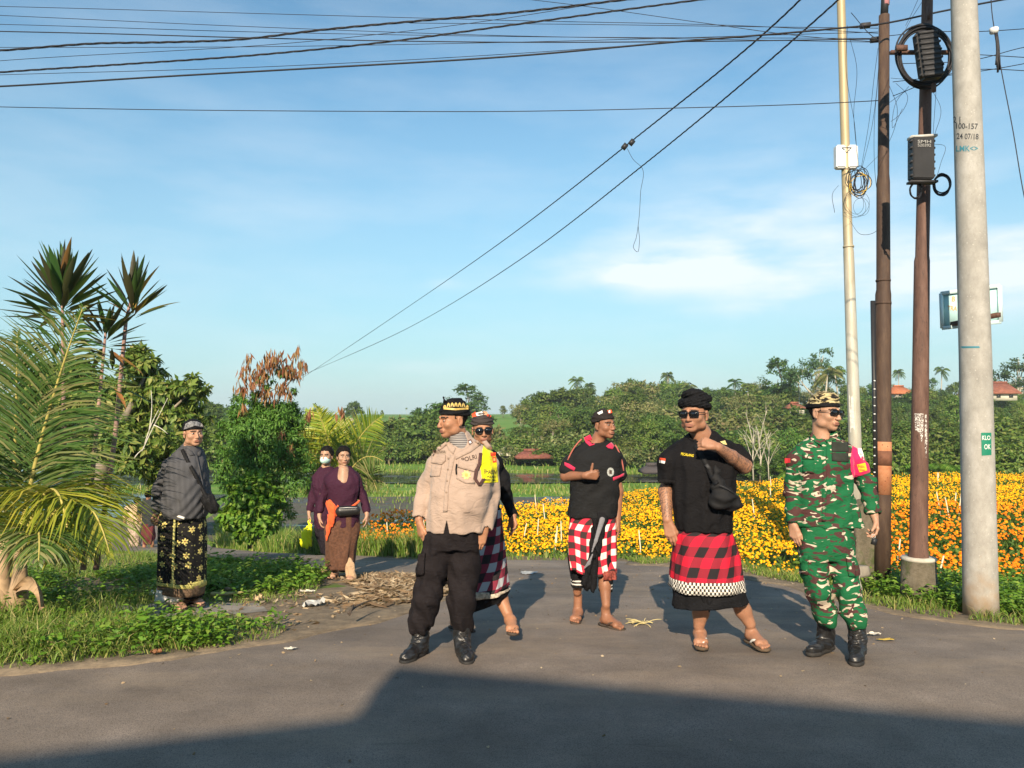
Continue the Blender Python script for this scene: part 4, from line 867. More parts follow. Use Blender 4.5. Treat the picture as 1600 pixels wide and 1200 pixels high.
c = nb.mix(nb.ramp(nb.math('ADD', spz_.outputs[2], nb.noise(9, 5)), [(.5, (.8, .8, .8)), (.95, (0, 0, 0))]), c, (.34, .24, .15))
nb.col(c); nb.bump(nb.noise(70, 5, .8), .5, .006); M_CONC = nb.m
def rust(name, a, b, c3):
    nb = NB(name, .7, .35); c = nb.ramp(nb.noise(5, 7, .7, nb.vec((3, 3, .6))), [(.3, a), (.5, b), (.72, c3)])
    c = nb.mix(nb.ramp(nb.noise(26, 5, .75, nb.vec((1.6, 1.6, .5))), [(.56, (0, 0, 0)), (.66, (.75, .75, .75))]), c, (.05, .03, .025)); nb.col(c)
    nb.bump(nb.noise(50, 5, .8), .6, .004); return nb.m
M_RUST = rust('rusted_steel', (.075, .04, .030), (.125, .068, .05), (.19, .11, .082)); M_RUST2 = rust('dark_rusted_steel', (.045, .028, .02), (.075, .046, .032), (.12, .078, .05))
nb = NB('galvanised_pole', .5, .4); c = nb.ramp(nb.noise(4, 6, .65, nb.vec((2, 2, .4))), [(.3, (.34, .31, .24)), (.55, (.45, .43, .36)), (.75, (.55, .54, .48))])
spz_ = nb.n('ShaderNodeSeparateXYZ'); nb.put(spz_.inputs[0], nb.tc.outputs['Object'])
c = nb.mix(nb.ramp(nb.math('MULTIPLY', nb.math('SUBTRACT', spz_.outputs[2], 4.2), .6), [(0, (0, 0, 0)), (1, (.7, .7, .7))]), c, (.42, .31, .14)); nb.col(c); nb.b.inputs['Metallic'].default_value = .15; M_GALV = nb.m
BLK = simple('black_plastic', (.022, .022, .024), .5, .2, 8, .2, 30, .4); BLK2 = simple('dark_grey_plastic', (.045, .045, .048), .6, .2, 8); WHITEP = simple('white_plastic', (.72, .73, .72), .5, .06, 5); PINK = simple('pink_paint', (.72, .33, .36), .7, .1, 9)
CABLE = simple('black_cable', (.018, .018, .022), .55, .1, 4)
p4, p4s = pole('concrete_pole', [(1533, 962, 6.55, 50), (1532, 925, 6.55, 49), (1524, 560, 6.55, 45.5), (1516, 300, 6.55, 42), (1506, 0, 6.55, 37.5), (1499, -240, 6.55, 34)], 'thick pale concrete utility pole at the right, with black stencilled numbers and a green sticker', 'pole', M_CONC, 28)
p3o, p3s = pole('rusty_pole', [(1435, 880, 7.3, 28), (1435, 868, 7.3, 30), (1435.2, 858, 7.3, 26.5), (1437, 700, 7.3, 25), (1440.5, 408, 7.3, 22.5), (1441, 400, 7.3, 20), (1443, 300, 7.3, 19.5), (1449, 0, 7.3, 16), (1453, -200, 7.3, 15)], 'reddish brown rusty pole carrying the black cable coil, standing on a round concrete plinth', 'pole', M_RUST)
p2o, p2s = pole('rusty_pole', [(1378, 900, 7.9, 25), (1379, 780, 7.9, 24.6), (1379.5, 690, 7.9, 24.2), (1380, 460, 7.9, 23), (1380.3, 452, 7.9, 20.5), (1380, 285, 7.9, 19.5), (1380.3, 272, 7.9, 17), (1381.5, 24, 7.9, 15.8)], 'dark rusty pole with an orange painted band behind the soldier', 'pole', M_RUST2)
P = np.array([W(1381.5, 26, 7.9), W(1383.5, -20, 7.9), W(1384, -60, 7.9)]); part('top_tube', *tube(P[:2], .038, 12), BLK, p2o, True)
P = np.array([W(1383.2, 8, 7.9), W(1384, -60, 7.9)]); part('pink_cap', *tube(P, .041, 12), PINK, p2o, True)
nb = NB('orange_band_paint', .8, .2); c = nb.ramp(nb.noise(9, 6, .7), [(.35, (.42, .16, .075)), (.6, (.52, .25, .13))]); c = nb.mix(nb.ramp(nb.voro(26), [(.1, (1, 1, 1)), (.2, (0, 0, 0))]), c, (.14, .05, .03)); nb.col(c)
def band(name, par, u0, v0, u1, v1, Y, dpx, m):
    a, b = W(u0, v0, Y), W(u1, v1, Y); return part(name, *tube(np.array([a, b]), dpx/2*Y/FPX, 22), m, par, True)
band('orange_band', p2o, 1379.1, 772, 1379.5, 690, 7.9, 25.2, nb.m)
band('rust_patch', p2o, 1379.4, 727, 1379.6, 704, 7.9, 25.6, simple('rust_patch', (.17, .075, .045), .85, .3, 14))
band('rib', p2o, 1380, 476, 1380, 472, 7.9, 24, M_RUST2); band('rib', p2o, 1380, 440, 1380, 437, 7.9, 22, M_RUST2)
a, b = W(1366.3, 800, 7.82), W(1366.5, 470, 7.82); V, F = box((a+b)/2, (.035, .03, np.linalg.norm(b-a))); part('conduit', V, F, BLK, p2o)
for k in range(16): part('conduit_clip', *box(W(1366.4, 790-13*k, 7.80), (.016, .012, .012)), WHITEP, p2o)
p1o, p1s = pole('galvanised_pole', [(1341, 900, 12, 20), (1335.5, 680, 12, 19), (1326, 395, 12, 15.6), (1325.3, 384, 12, 14), (1314, 0, 12, 12.5), (1308, -200, 12, 12)], 'thin pale metal pole with a white box, left of the rusty poles', 'pole', M_GALV)
band('joint_ring', p1o, 1325.8, 387, 1325.7, 384, 12, 16.5, M_GALV)
# peeling notice on the pole 1 and white print on pole 3
bp1, bp2, bp3, bp4 = map(bvh_of, (p1s, p2s, p3s, p4s))
M_PAPER = simple('torn_paper', (.62, .6, .55), .9, .2, 25)
patch_px('torn_notice', [(1326, 601), (1333, 601), (1334, 640), (1336, 672), (1329, 676), (1327, 640)], bp1, M_PAPER, p1o)
nb = NB('flaked_white_print', .9, .1); nb.col(nb.ramp(nb.noise(75, 4, .8), [(.47, (.09, .05, .04)), (.52, (.66, .63, .58))])); M_FLAKE = nb.m
patch_px('flaked_notice', [(1429, 646), (1443, 646), (1443, 660), (1442, 684), (1440, 692), (1437, 676), (1430, 672)], bp3, M_FLAKE, p3o, step_=4)
patch_px('flaked_notice', [(1445, 648), (1448, 648), (1449, 690), (1447, 716), (1445, 700)], bp3, M_FLAKE, p3o, step_=4)
INK = simple('black_ink', (.05, .055, .06), .8, .1); TEAL = simple('teal_ink', (.05, .22, .28), .8, .1); GREENS = simple('green_sticker', (.015, .20, .12), .55, .06); WHT = simple('white_print', (.75, .75, .72), .8, .05)
lettering('stencil', '2 1', 1495, 187, 11, 10, bp4, INK, p4); lettering('stencil', '100-157', 1511, 197, 34, 9, bp4, INK, p4, .03); lettering('stencil', '24 07/18', 1512, 213, 34, 9, bp4, INK, p4, .03); lettering('stencil', 'LMK<>', 1511, 232, 34, 9, bp4, TEAL, p4, .0)
patch_px('paint_line', [(1500, 541), (1530, 541), (1531, 543.5), (1500, 544)], bp4, TEAL, p4)
patch_px('green_sticker', [(1533, 676), (1549.0, 676), (1549.2, 711), (1534, 712)], bp4, GREENS, p4, .003, 4)
lettering('sticker_text', 'KLO', 1541, 684, 13, 7, bp4, WHT, p4, lift=.006); lettering('sticker_text', 'OK', 1543, 698, 10, 8, bp4, WHT, p4, lift=.006)
# plinth of pole 3, mossy block behind the soldier
nb = NB('mossy_concrete', .95, .15); c = nb.ramp(nb.noise(5, 7, .75), [(.3, (.085, .075, .05)), (.52, (.17, .145, .105)), (.75, (.27, .24, .18))]); c = nb.mix(nb.ramp(nb.noise(3.3, 5, .7), [(.5, (0, 0, 0)), (.62, (.8, .8, .8))]), c, (.06, .085, .025)); nb.col(c); nb.bump(nb.noise(30, 6, .8), .9, .02); M_MOSS = nb.m
k = 7.3/FPX; zt = W(1435, 870, 7.3); zb = zat(zt[0], 7.3)-.15; pl = thing('concrete_plinth', (zt[0], 7.3, zb), 'round mossy concrete plinth under the reddish rusty pole', 'plinth'); hgt = zt[2]-zb-.03
part('base', *lathe([(.17, 0), (.165, .15), (.15, hgt-.01), (.145, hgt)], 18, (zt[0], 7.3, zb)), M_MOSS, pl, True)
part('top_slab', *lathe([(.15, hgt-.004), (.156, hgt+.012), (.148, hgt+.03)], 14, (zt[0], 7.3, zb)), simple('pale_worn_concrete', (.46, .43, .36), .9, .2, 12, .3), pl, True)
def rough_block(name, c, s, m, label, cat, seed, sub=6, rz=0, amp=.05, taper=.85, rnd=.8):
    bm = bmesh.new(); bmesh.ops.create_cube(bm, size=1); bmesh.ops.subdivide_edges(bm, edges=bm.edges[:], cuts=sub, use_grid_fill=True)
    V = np.array([v.co[:] for v in bm.verts]); F = np.array([[v.index for v in f.verts] for f in bm.faces]); bm.free()
    n = unit(V); V = V*rnd+n*.5*(1-rnd)*1.25; t = V[:, 2:3]+.5; V[:, :2] *= 1+(taper-1)*t
    dd = vnoise(V[:, 0]*6+V[:, 2]*3, V[:, 1]*6-V[:, 2]*4, seed, 4, 1.0); V = V+n*dd[:, None]*amp; V = V*np.array(s) @ rotm(0, 0, rz).T
    return single(name, V+np.array(c), F, m, label, cat, tuple(c), False)
c = W(1350, 850, 8.05); rough_block('concrete_block', (c[0], 8.05, .08), (.36, .32, 1.15), M_MOSS, 'tall mossy concrete block behind the soldier\'s hand', 'block', 3, 8, .1, .05, .88)
c = W(1345, 897, 7.4); rough_block('rock', (c[0], 7.4, c[2]+.03), (.15, .11, .10), simple('pale_stone', (.24, .215, .175), .95, .25, 9, .5, 30), 'pale rock lying in the weeds beside the soldier\'s thigh', 'rock', 5, 3, .4, .09)
# ---- cable coil and enclosures on pole 3
coil = thing('cable_coil', tuple(W(1445, 85, 7.2)), 'big black coil of spare cable hung round the reddish rusty pole', 'cable coil')
rr = np.random.default_rng(6)
for k in range(11):
    a = np.linspace(0, 2*np.pi, 44, endpoint=False); ru = 42+rr.uniform(-5, 4); rv = 46+rr.uniform(-6, 4); cu, cv = 1445+rr.uniform(-2, 2), 88+rr.uniform(-3, 2)
    wob = rr.uniform(-1.5, 1.5)*np.sin(3*a+rr.uniform(0, 6)); Yc = 7.17+rr.uniform(-.04, .04)
    part('cable_loop', *tube(np.array([W(cu+(ru+w)*math.cos(t), cv+(rv+w)*math.sin(t), Yc) for t, w in zip(a, wob)]), .0085, 6, closed=True), CABLE, coil, True)
for u, v, w_, h_ in ((1451, 20, 4, 22), (1459, 137, 5, 14), (1409, 75, 17, 8)): part('bracket', *box(W(u, v, 7.1), (w_*7.1/FPX, .03, h_*7.1/FPX)), M_RUST, coil)
a, b = W(1391, 80, 7.2), W(1490, 84, 7.2); part('cross_bar', *box((a+b)/2, (b[0]-a[0], .04, .03)), M_RUST, coil)
def enclosure(name, u, v, w, h, Y, ang, label, ribs, lidtxt=None, dome=True):
    c = W(u, v, Y); o = thing(name, tuple(c), label, 'box'); o.rotation_euler = (0, ang, 0); w *= Y/FPX; h *= Y/FPX
    bm = bmesh.new(); bmesh.ops.create_cube(bm, size=1); bmesh.ops.scale(bm, vec=(w, .11, h), verts=bm.verts); bmesh.ops.bevel(bm, geom=bm.edges[:]+bm.verts[:], offset=.022 if dome else .008, segments=3, affect='EDGES')
    me = bpy.data.meshes.new('casing'); bm.to_mesh(me); bm.free(); me.materials.append(BLK); link('casing', me, o)
    for k in range(ribs):
        z = -h/2+h*(k+.5)/ribs; link('rib', mesh_np('rib', *box((0, -.057, z), (w*.88, .016, h/ribs*.45)), [BLK2]), o)
    for sx in (-1, 1):
        for k in range(6): link('latch', mesh_np('latch', *box((sx*w*.52, -.02, -h/2+h*(k+.5)/6), (.012, .05, .018)), [BLK2]), o)
    if lidtxt:
        for t, zz in lidtxt:
            V, F = text_vf(t, w*.62, .028); link('lettering', mesh_np('lettering', np.column_stack([V[:, 0], np.full(len(V), -.0595), V[:, 1]+zz*h]), F, [simple('stencil_grey', (.33, .33, .32))]), o)
    return o
enclosure('splice_enclosure', 1450, 87, 35, 76, 7.02, -.12, 'ribbed black splice enclosure inside the cable coil', 9)
enclosure('junction_box', 1439, 249, 34, 66, 7.05, .02, 'flat dark junction box with stencilled letters on the reddish rusty pole', 0, [('SMH', .38), ('520392', .29)], False)
jb = thing('box_bracket', tuple(W(1440, 214, 7.1)), 'pale metal strap over the flat dark junction box', 'bracket')
part('strap', *box(W(1441, 214.5, 7.06), (.24, .09, .022), rotm(0, -.06, 0)), simple('galvanised', (.5, .49, .45), .5, .15), jb); part('strap', *box(W(1441, 285, 7.06), (.25, .09, .02)), BLK2, jb)
def loops(name, u, v, ru, rv, Y, n, label, m, jit=2, rad=.006, ms=None, seg=30):
    o = thing(name, tuple(W(u, v, Y)), label, 'cable coil')
    for k in range(n):
        a = np.linspace(0, 2*np.pi, seg, endpoint=False); j = rr.uniform(-jit, jit, 4); w = rr.uniform(-jit, jit)*np.sin(2*a+rr.uniform(0, 6))
        part('cable_loop', *tube(np.array([W(u+j[0]+(ru+j[2]+q)*math.cos(t), v+j[1]+(rv+j[3]+q)*math.sin(t), Y+.02*math.sin(3*t+k)) for t, q in zip(a, w)]), rad, 5, closed=True), (ms[k % len(ms)] if ms else m), o, True)
    return o
loops('cable_coil', 1472, 289, 12, 15, 7.1, 5, 'small black cable coil right of the flat dark junction box', CABLE, 1.5)
loops('cable_coil', 1430, 298, 9, 12, 7.1, 3, 'cable loop under the left corner of the flat dark junction box', CABLE, 1)
YW = simple('yellow_wire', (.65, .42, .05), .6)
loops('wire_tangle', 1341, 284, 12, 18, 11.9, 12, 'tangle of black and yellow wires hung on the thin pale pole', CABLE, 5, .006, [CABLE, CABLE, YW, CABLE, CABLE, CABLE])
loops('wire_tangle', 1340, 318, 14, 16, 11.9, 4, 'loose thin wire loops dangling under the wire tangle', CABLE, 6, .0025)
wb = thing('white_box', tuple(W(1321, 246, 11.8)), 'white plastic box strapped to the thin pale pole', 'box')
for u0, w_, dy in ((1312, 15, 0), (1331, 15, 0)):
    bm = bmesh.new(); bmesh.ops.create_cube(bm, size=1); bmesh.ops.scale(bm, vec=(w_*11.9/FPX, .14, 37*11.9/FPX), verts=bm.verts); bmesh.ops.bevel(bm, geom=bm.edges[:], offset=.02, segments=3, affect='EDGES')
    me = bpy.data.meshes.new('casing'); bm.to_mesh(me); bm.free(); me.materials.append(WHITEP); q = link('casing', me, wb); q.location = Vector(W(u0, 246, 11.96))-wb.location
for v in (231, 264): part('strap', *tube(np.array([W(1323+9*math.cos(t), v, 11.95+.1*math.sin(t)) for t in np.linspace(0, 6.283, 16, endpoint=False)]), .008, 5, closed=True), BLK, wb, True)
# ---- overhead cables
def wire(name, pts, Y0, Y1, rpx, label, group=None, twist=False, cat='cable', n=60, seg=6, m=None):
    P = np.array(pts, float); d = np.concatenate([[0], np.cumsum(np.linalg.norm(np.diff(P, axis=0), axis=1))]); s = d/d[-1]; t = np.linspace(0, 1, n)
    # smooth interpolation through the given points
    k = len(P)
    if k > 2:
        M = np.gradient(P, s, axis=0); idx = np.clip(np.searchsorted(s, t, side='right')-1, 0, k-2); h = (s[idx+1]-s[idx]); q = ((t-s[idx])/h)[:, None]; h = h[:, None]
        p = (2*q**3-3*q**2+1)*P[idx]+(q**3-2*q**2+q)*h*M[idx]+(-2*q**3+3*q**2)*P[idx+1]+(q**3-q**2)*h*M[idx+1]
    else: p = P[0]+(P[1]-P[0])*t[:, None]
    Y = 1/((1-t)/Y0+t/Y1); Q = np.array([W(a, b, c) for (a, b), c in zip(p, Y)])
    r = rpx*Y0/FPX*.8
    if not twist: V, F = tube(Q, r, seg)
    else:
        T = unit(np.gradient(Q, axis=0)); S_ = unit(np.cross(T, [0, 0, 1.])); N = np.cross(S_, T); L = np.concatenate([[0], np.cumsum(np.linalg.norm(np.diff(Q, axis=0), axis=1))])
        V, F = join([tube(Q+r*1.0*(np.cos(L*2*np.pi/.55+ph)[:, None]*S_+np.sin(L*2*np.pi/.55+ph)[:, None]*N), r*.72, 5) for ph in (0, 2.09, 4.19)])
    return single(name, V, F, m or CABLE, label, cat, tuple(Q[len(Q)//2]), True, group)
wire('overhead_cable', [(-90, 139), (0, 135), (250, 120), (500, 106), (800, 88), (1050, 66), (1290, 46), (1385, 36), (1470, 18), (1640, -14)], 8.2, 7.6, 1.7, 'thickest black cable, lowest of the bundle sweeping up to the rusty poles', n=90)
wire('overhead_cable', [(-90, 84), (0, 79), (150, 68), (260, 66), (370, 62), (500, 47), (650, 33), (800, 20), (990, -2), (1100, -14)], 8.2, 8, 1.4, 'upper twisted black cable rising to the top edge', None, True, n=260)
wire('overhead_cable', [(-90, 120), (0, 113), (200, 100), (400, 86), (600, 66), (800, 39), (1090, 0), (1200, -14)], 8.4, 8, 1.2, 'lower twisted black cable rising to the top edge', None, True, n=260)
wire('overhead_cable', [(-90, 47), (0, 49), (180, 53), (350, 58), (560, 63), (800, 66), (1060, 65), (1370, 61)], 8.3, 7.9, 1.0, 'medium black cable running almost level to the dark rusty pole')
wire('overhead_cable', [(-90, 165), (0, 167), (300, 172), (600, 174), (800, 174), (1050, 169), (1320, 160), (1375, 157)], 9, 8, .75, 'single thin cable by itself below all the others')
thin = [[(-90, 8), (0, 10), (400, 21), (800, 32), (1200, 42), (1372, 52)], [(-90, 20), (0, 24), (400, 42), (800, 56), (1150, 62), (1372, 66)], [(-90, 36), (0, 38), (400, 50), (800, 57), (1372, 60)], [(-90, 74), (0, 74), (400, 73), (800, 66), (1372, 50)], [(-90, 102), (0, 95), (500, 63), (800, 27), (960, 0), (1010, -10)], [(-90, 120), (0, 117), (400, 105), (800, 84), (1372, 40)], [(800, -4), (900, 8), (1100, 36), (1250, 56), (1375, 66)], [(640, 36), (900, 38), (1200, 42), (1372, 44)]]
for k, t in enumerate(thin): wire('overhead_cable', t, 8.6+.1*k, 8, .55, ['thin wire entering at the left edge, topmost of the bundle', 'thin wire entering at the left edge, second from the top', 'thin wire entering at the left edge, third from the top', 'thin nearly level wire entering at the left edge just above the twisted cable', 'thin wire rising from the left edge to the top centre', 'thin wire running just above the thickest black cable', 'thin wire sloping down from the top centre to the rusty pole', 'thin level wire in the middle of the bundle'][k], 'thin overhead wires in the bundle')
wire('overhead_cable', [(1262, -12), (1250, 0), (985, 222), (800, 366), (600, 505), (470, 592)], 10, 70, 1.25, 'upper of the two long cables descending diagonally to the horizon', None, True, n=300)
wire('overhead_cable', [(1325, -14), (1304, 5), (1000, 262), (815, 404), (650, 506), (460, 592)], 10, 70, 1.25, 'lower of the two long cables descending diagonally to the horizon', None, True, n=300)
wire('overhead_cable', [(470, 588), (400, 622), (320, 652), (250, 672)], 70, 110, 4.2/7, 'faint far end of the diagonal cables behind the pod bush')
for u, v in ((976, 229), (987, 222.5)): single('cable_splice', *box(W(u, v, 11.9), (.075, .06, .085), rotm(0, .7, 0)), BLK, 'left splice knob on the upper diagonal cable' if u < 980 else 'right splice knob on the upper diagonal cable', 'splice', tuple(W(u, v, 11.9)))
wire('hanging_wire', [(980, 232), (990, 250), (1003, 262), (1001, 300), (998, 345), (994, 372), (990, 388), (996, 394), (999, 380), (997, 352)], 12, 12, .45, 'loose thin wire ending in a loop below the diagonal cables', cat='wire', n=50, seg=4)
for pts, lab in (([(1548, -8), (1550, 20), (1554, 48), (1565, 112), (1582, 200), (1600, 305), (1612, 360)], 'black drop cable slanting down at the right edge'),):
    wire('drop_cable', pts, 6.8, 6.4, .9, lab)
single('cable_clamp', *lathe([(.0, -.03), (.035, -.02), (.038, .02), (.0, .035)], 10, W(1553, 48, 6.75)), WHITEP, 'small white clamp on the drop cable at the right edge', 'clamp', tuple(W(1553, 48, 6.75)), True)
bd = thing('cable_bundle', tuple(W(1560, 80, 6.7)), 'short frayed dark cable bundle below the white clamp', 'cable')
for k in range(5): part('strand', *tube(bezier(W(1555+k*.6, 52, 6.72), W(1560+2*math.sin(k*2.), 75, 6.7), W(1559+3*math.sin(k*1.7), 113-4*k, 6.7), 8), .009, 5), CABLE, bd, True)
side = [[(1388, 56), (1450, 50), (1535, 49), (1640, 42)], [(1392, 80), (1500, 84), (1640, 92)], [(1395, 128), (1480, 118), (1540, 110), (1640, 92)], [(1395, 150), (1500, 112), (1640, 112)], [(1400, 100), (1530, 92), (1600, 74), (1640, 68)], [(1330, 20), (1365, 58), (1378, 66)]]
for k, t in enumerate(side): wire('overhead_cable', t, 7.9, 7, .7, 'thin wire leaving the rusty poles towards the right edge', 'wires leaving the poles to the right')
hang = [[(1328, 60), (1338, 100), (1334, 180), (1342, 262)], [(1372, 75), (1366, 120), (1358, 190), (1345, 266)], [(1374, 85), (1370, 140), (1362, 200), (1347, 262)], [(1388, 130), (1402, 170), (1390, 220), (1348, 268)], [(1324, 40), (1322, 110), (1336, 200), (1340, 262)], [(1372, 120), (1366, 200), (1368, 280), (1378, 345)], [(1328, 345), (1345, 366), (1368, 362), (1378, 345)],
        [(1400, 130), (1418, 150), (1405, 180), (1392, 190)], [(1420, 135), (1400, 160), (1395, 200), (1410, 170)], [(1456, 140), (1470, 170), (1460, 212)], [(1458, 40), (1463, 100), (1458, 212)], [(1458, 225), (1476, 228), (1470, 255), (1462, 282)], [(1392, 122), (1430, 126), (1445, 130)], [(1390, 160), (1420, 140), (1440, 132)], [(1310, 290), (1302, 300), (1304, 332)], [(1440, 4), (1418, 40), (1402, 80)], [(1434, 0), (1425, 20), (1415, 40)]]
for k, t in enumerate(hang): wire('hanging_wire', t, 9.6 if k < 7 or k == 14 else 7.4, 11.6 if k < 5 else (9 if k < 7 or k == 14 else 7.4), .42, 'thin slack wire dangling %s' % ['beside the thin pale pole, innermost', 'from the dark rusty pole to the wire tangle, leftmost', 'from the dark rusty pole to the wire tangle, middle', 'from the cable coil to the wire tangle', 'straight down the thin pale pole', 'down along the dark rusty pole', 'in a low curve between the thin and the dark pole', 'in a curl left of the coil, upper one', 'in a curl left of the coil, lower one', 'right of the reddish pole below the coil', 'straight down behind the coil to the junction box', 'in a loop right of the junction box', 'level below the coil, upper one', 'level below the coil, lower one', 'short and loose left of the white box', 'down from the top edge to the coil, right one', 'down from the top edge to the coil, left one'][k], 'slack wires dangling between the poles', cat='wire', n=26, seg=4)
for u, v in ((1352, 40), (1368, 62)): single('cable_clamp', *box(W(u, v, 8.0), (.1, .05, .045), rotm(0, -.1, 0)), BLK2, 'black cable clamp at the dark rusty pole, %s' % ('upper one on the thickest cable' if u < 1360 else 'lower one beside the pole'), 'clamp', tuple(W(u, v, 8.0)))
# ---- blue sign behind the concrete pole
sg = thing('sign', tuple(W(1514, 480, 7.3)), 'pale blue framed sign board with orange letters half hidden by the concrete pole', 'sign')
B1 = simple('pale_blue_board', (.50, .76, .76), .55, .08, 4); B2 = simple('white_blue_frame', (.66, .82, .82), .5, .06); B3 = simple('blue_frame_side', (.13, .36, .48), .6, .12)
def quad3(pts, depth):
    P = np.array(pts); n = unit(np.cross(P[1]-P[0], P[3]-P[0])); V = np.concatenate([P, P+n*depth]); return V, [np.array([[0, 1, 2, 3], [7, 6, 5, 4], [0, 4, 5, 1], [1, 5, 6, 2], [2, 6, 7, 3], [3, 7, 4, 0]])]
ca, cb_, cc, cd_ = W(1469, 459, 7.35), W(1560, 447, 7.2), W(1562, 503, 7.2), W(1471, 513, 7.35)
bo = part('board', *quad3([ca, cb_, cc, cd_], .03), B1, sg)
def edge_bar(a, b, w=.035, m=B2, dp=.02):
    d = unit(b-a); up = unit(np.cross(d, [0, 1, 0])); c = (a+b)/2; L = np.linalg.norm(b-a); Rm = np.column_stack([d, [0, 1, 0], up]); return part('frame', *box(c+np.array([0, -.015, 0]), (L, dp, w), Rm), m, sg)
edge_bar(ca, cb_); edge_bar(cd_, cc); edge_bar(cb_, cc); edge_bar(ca, cd_, .03, B2, .02)
bvb = bvh_of(bo); ORA = simple('orange_letters', (.72, .36, .12), .7)
for t, u, v, w_, h_ in (('B', 1490, 467, 5, 8), ('TRA', 1488, 481.5, 15, 7), ('AN', 1541, 475.5, 11, 7)): lettering('lettering', t, u, v, w_, h_, bvb, ORA, sg, .09, .004)
a, b = W(1514, 500, 7.3), W(1526, 500, 6.7); part('bracket_arm', *box((a+b)/2, (.04, .75, .04)), M_RUST, sg)
a = W(1516, 510, 7.34); part('post', *tube(np.array([[a[0], 7.42, 3.2], [a[0]+.05, 7.42, zat(a[0], 7.42)-.1]]), .022, 8), M_RUST, sg, True)

# ---- small litter on the ground, each its own thing
def crumple(name, u, v, w, d, h, m, label, cat, seed, rz=0):
    Yd = None
    lo, hi = 2., 30.
    for _ in range(40):
        md = (lo+hi)/2; P = W(u, v, md)
        if P[2] > zat(P[0], md): lo = md
        else: hi = md
    P = W(u, v, lo); n = 9; gx, gy = np.meshgrid(np.linspace(-.5, .5, n), np.linspace(-.5, .5, n)); r_ = np.random.default_rng(seed)
    zz = np.abs(vnoise(gx*7+seed, gy*7, seed, 3, 1))*h+r_.uniform(0, h*.35, gx.shape); rr_ = np.clip(1.1-np.hypot(gx, gy)*.9+.25*vnoise(gx*9, gy*9, seed+1, 2, 1), .3, 1.2)
    V = np.stack([gx*w*rr_, gy*d*rr_, zz+.006], -1).reshape(-1, 3) @ rotm(0, 0, rz).T+np.array([P[0], lo, zat(P[0], lo)+.01]); i = np.arange(n-1)[:, None]; j = np.arange(n-1)[None]
    F = np.stack([i*n+j, i*n+j+1, (i+1)*n+j+1, (i+1)*n+j], -1).reshape(-1, 4)
    return single(name, V, F, m, label, cat, (P[0], lo, zat(P[0], lo)))
M_PL = simple('grey_plastic_sheet', (.5, .5, .47), .4, .25, 12, 0, 10, .5); M_BL = simple('blue_plastic', (.08, .25, .62), .4, .15); M_PAP = simple('pale_paper', (.68, .63, .52), .9, .12); M_BR = simple('brown_leaf', (.28, .13, .06), .8, .3, 12); M_HUSK = simple('husk', (.55, .42, .24), .9, .25, 20)
crumple('plastic_sheet', 487, 949, .28, .20, .05, M_PL, 'crumpled grey plastic sheet on the dirt left of the policeman', 'plastic', 1, .5)
crumple('paper', 453, 1017, .13, .07, .012, M_PAP, 'flat pale scrap of paper on the asphalt below the left verge', 'paper', 2)
crumple('dry_leaf', 243, 1026, .12, .07, .04, M_BR, 'curled reddish brown leaf at the edge of the left verge', 'leaf', 3)
crumple('plastic_bag', 1211, 884, .13, .09, .05, M_BL, 'small blue plastic bag in the grass left of the soldier', 'plastic bag', 4)
crumple('paper', 1366, 995, .16, .07, .02, M_PAP, 'cream coloured scrap right of the soldier\'s boot', 'paper', 5)
crumple('flower_scraps', 1385, 1003, .2, .06, .01, simple('dull_yellow', (.6, .42, .08)), 'strewn yellow petals right of the soldier\'s boot', 'petals', 6)
crumple('husk', 402, 943, .12, .09, .07, M_HUSK, 'yellowish fibrous husk piece among the weeds left of the grey plastic', 'husk', 7)
crumple('paper', 440, 909, .08, .07, .06, M_PAP, 'crumpled cream paper on the grass left of the women\'s feet', 'paper', 8)
crumple('leaf_scrap', 480, 927, .22, .09, .02, M_PAP, 'flat yellowish leaf scrap below the women\'s feet', 'leaf', 9)
crumple('plastic_sheet', 825, 897, .30, .26, .012, simple('muddy_white_plastic', (.42, .42, .4), .6, .3, 9), 'flattened pale plastic on the asphalt between the second and third man', 'plastic', 10)
crumple('plastic_bottle', 238, 934, .10, .07, .06, simple('clear_plastic', (.55, .6, .6), .15, .1, 5, 0, 5, .6), 'crushed clear plastic beside the striped shirt man\'s foot', 'plastic', 12)
for k, (u, v) in enumerate(((1268, 846), (415, 800), (62, 840))): pass
stx = thing('straw_tuft', tuple(W(1005, 958, 6.15)*[1, 1, 0]+[0, 0, zat(1.05, 6.15)]), 'splayed tuft of pale dry straw between the polo shirt man and the black headwrap man', 'straw')
rr = np.random.default_rng(8); o0 = np.array(stx.location)
for k in range(22):
    a = rr.uniform(0, 6.28); L = rr.uniform(.05, .14); e = o0+np.array([math.cos(a)*L*1.2, math.sin(a)*L, rr.uniform(.0, .05)]); part('straw', *tube(bezier(o0+[0, 0, .01], (o0+e)/2+[0, 0, .03], e, 5), .0028, 4), simple('straw', (.62, .52, .25)), stx)
tg = [tube(bezier(*P3((544, 962, 6.1), (560, 946, 6.35), (580, 942, 6.5)), 7)*1.0, np.linspace(.012, .004, 7), 5), tube(bezier(*P3((546, 965, 6.1), (549, 955, 6.15), (552, 950, 6.2)), 4), .009, 5)]
V, F = join(tg); V[:, 2] += .02; single('twig', V, F, simple('dark_twig', (.09, .07, .055)), 'dark forked twig on the dirt left of the policeman\'s boots', 'twig', tuple(V.mean(0)), True)
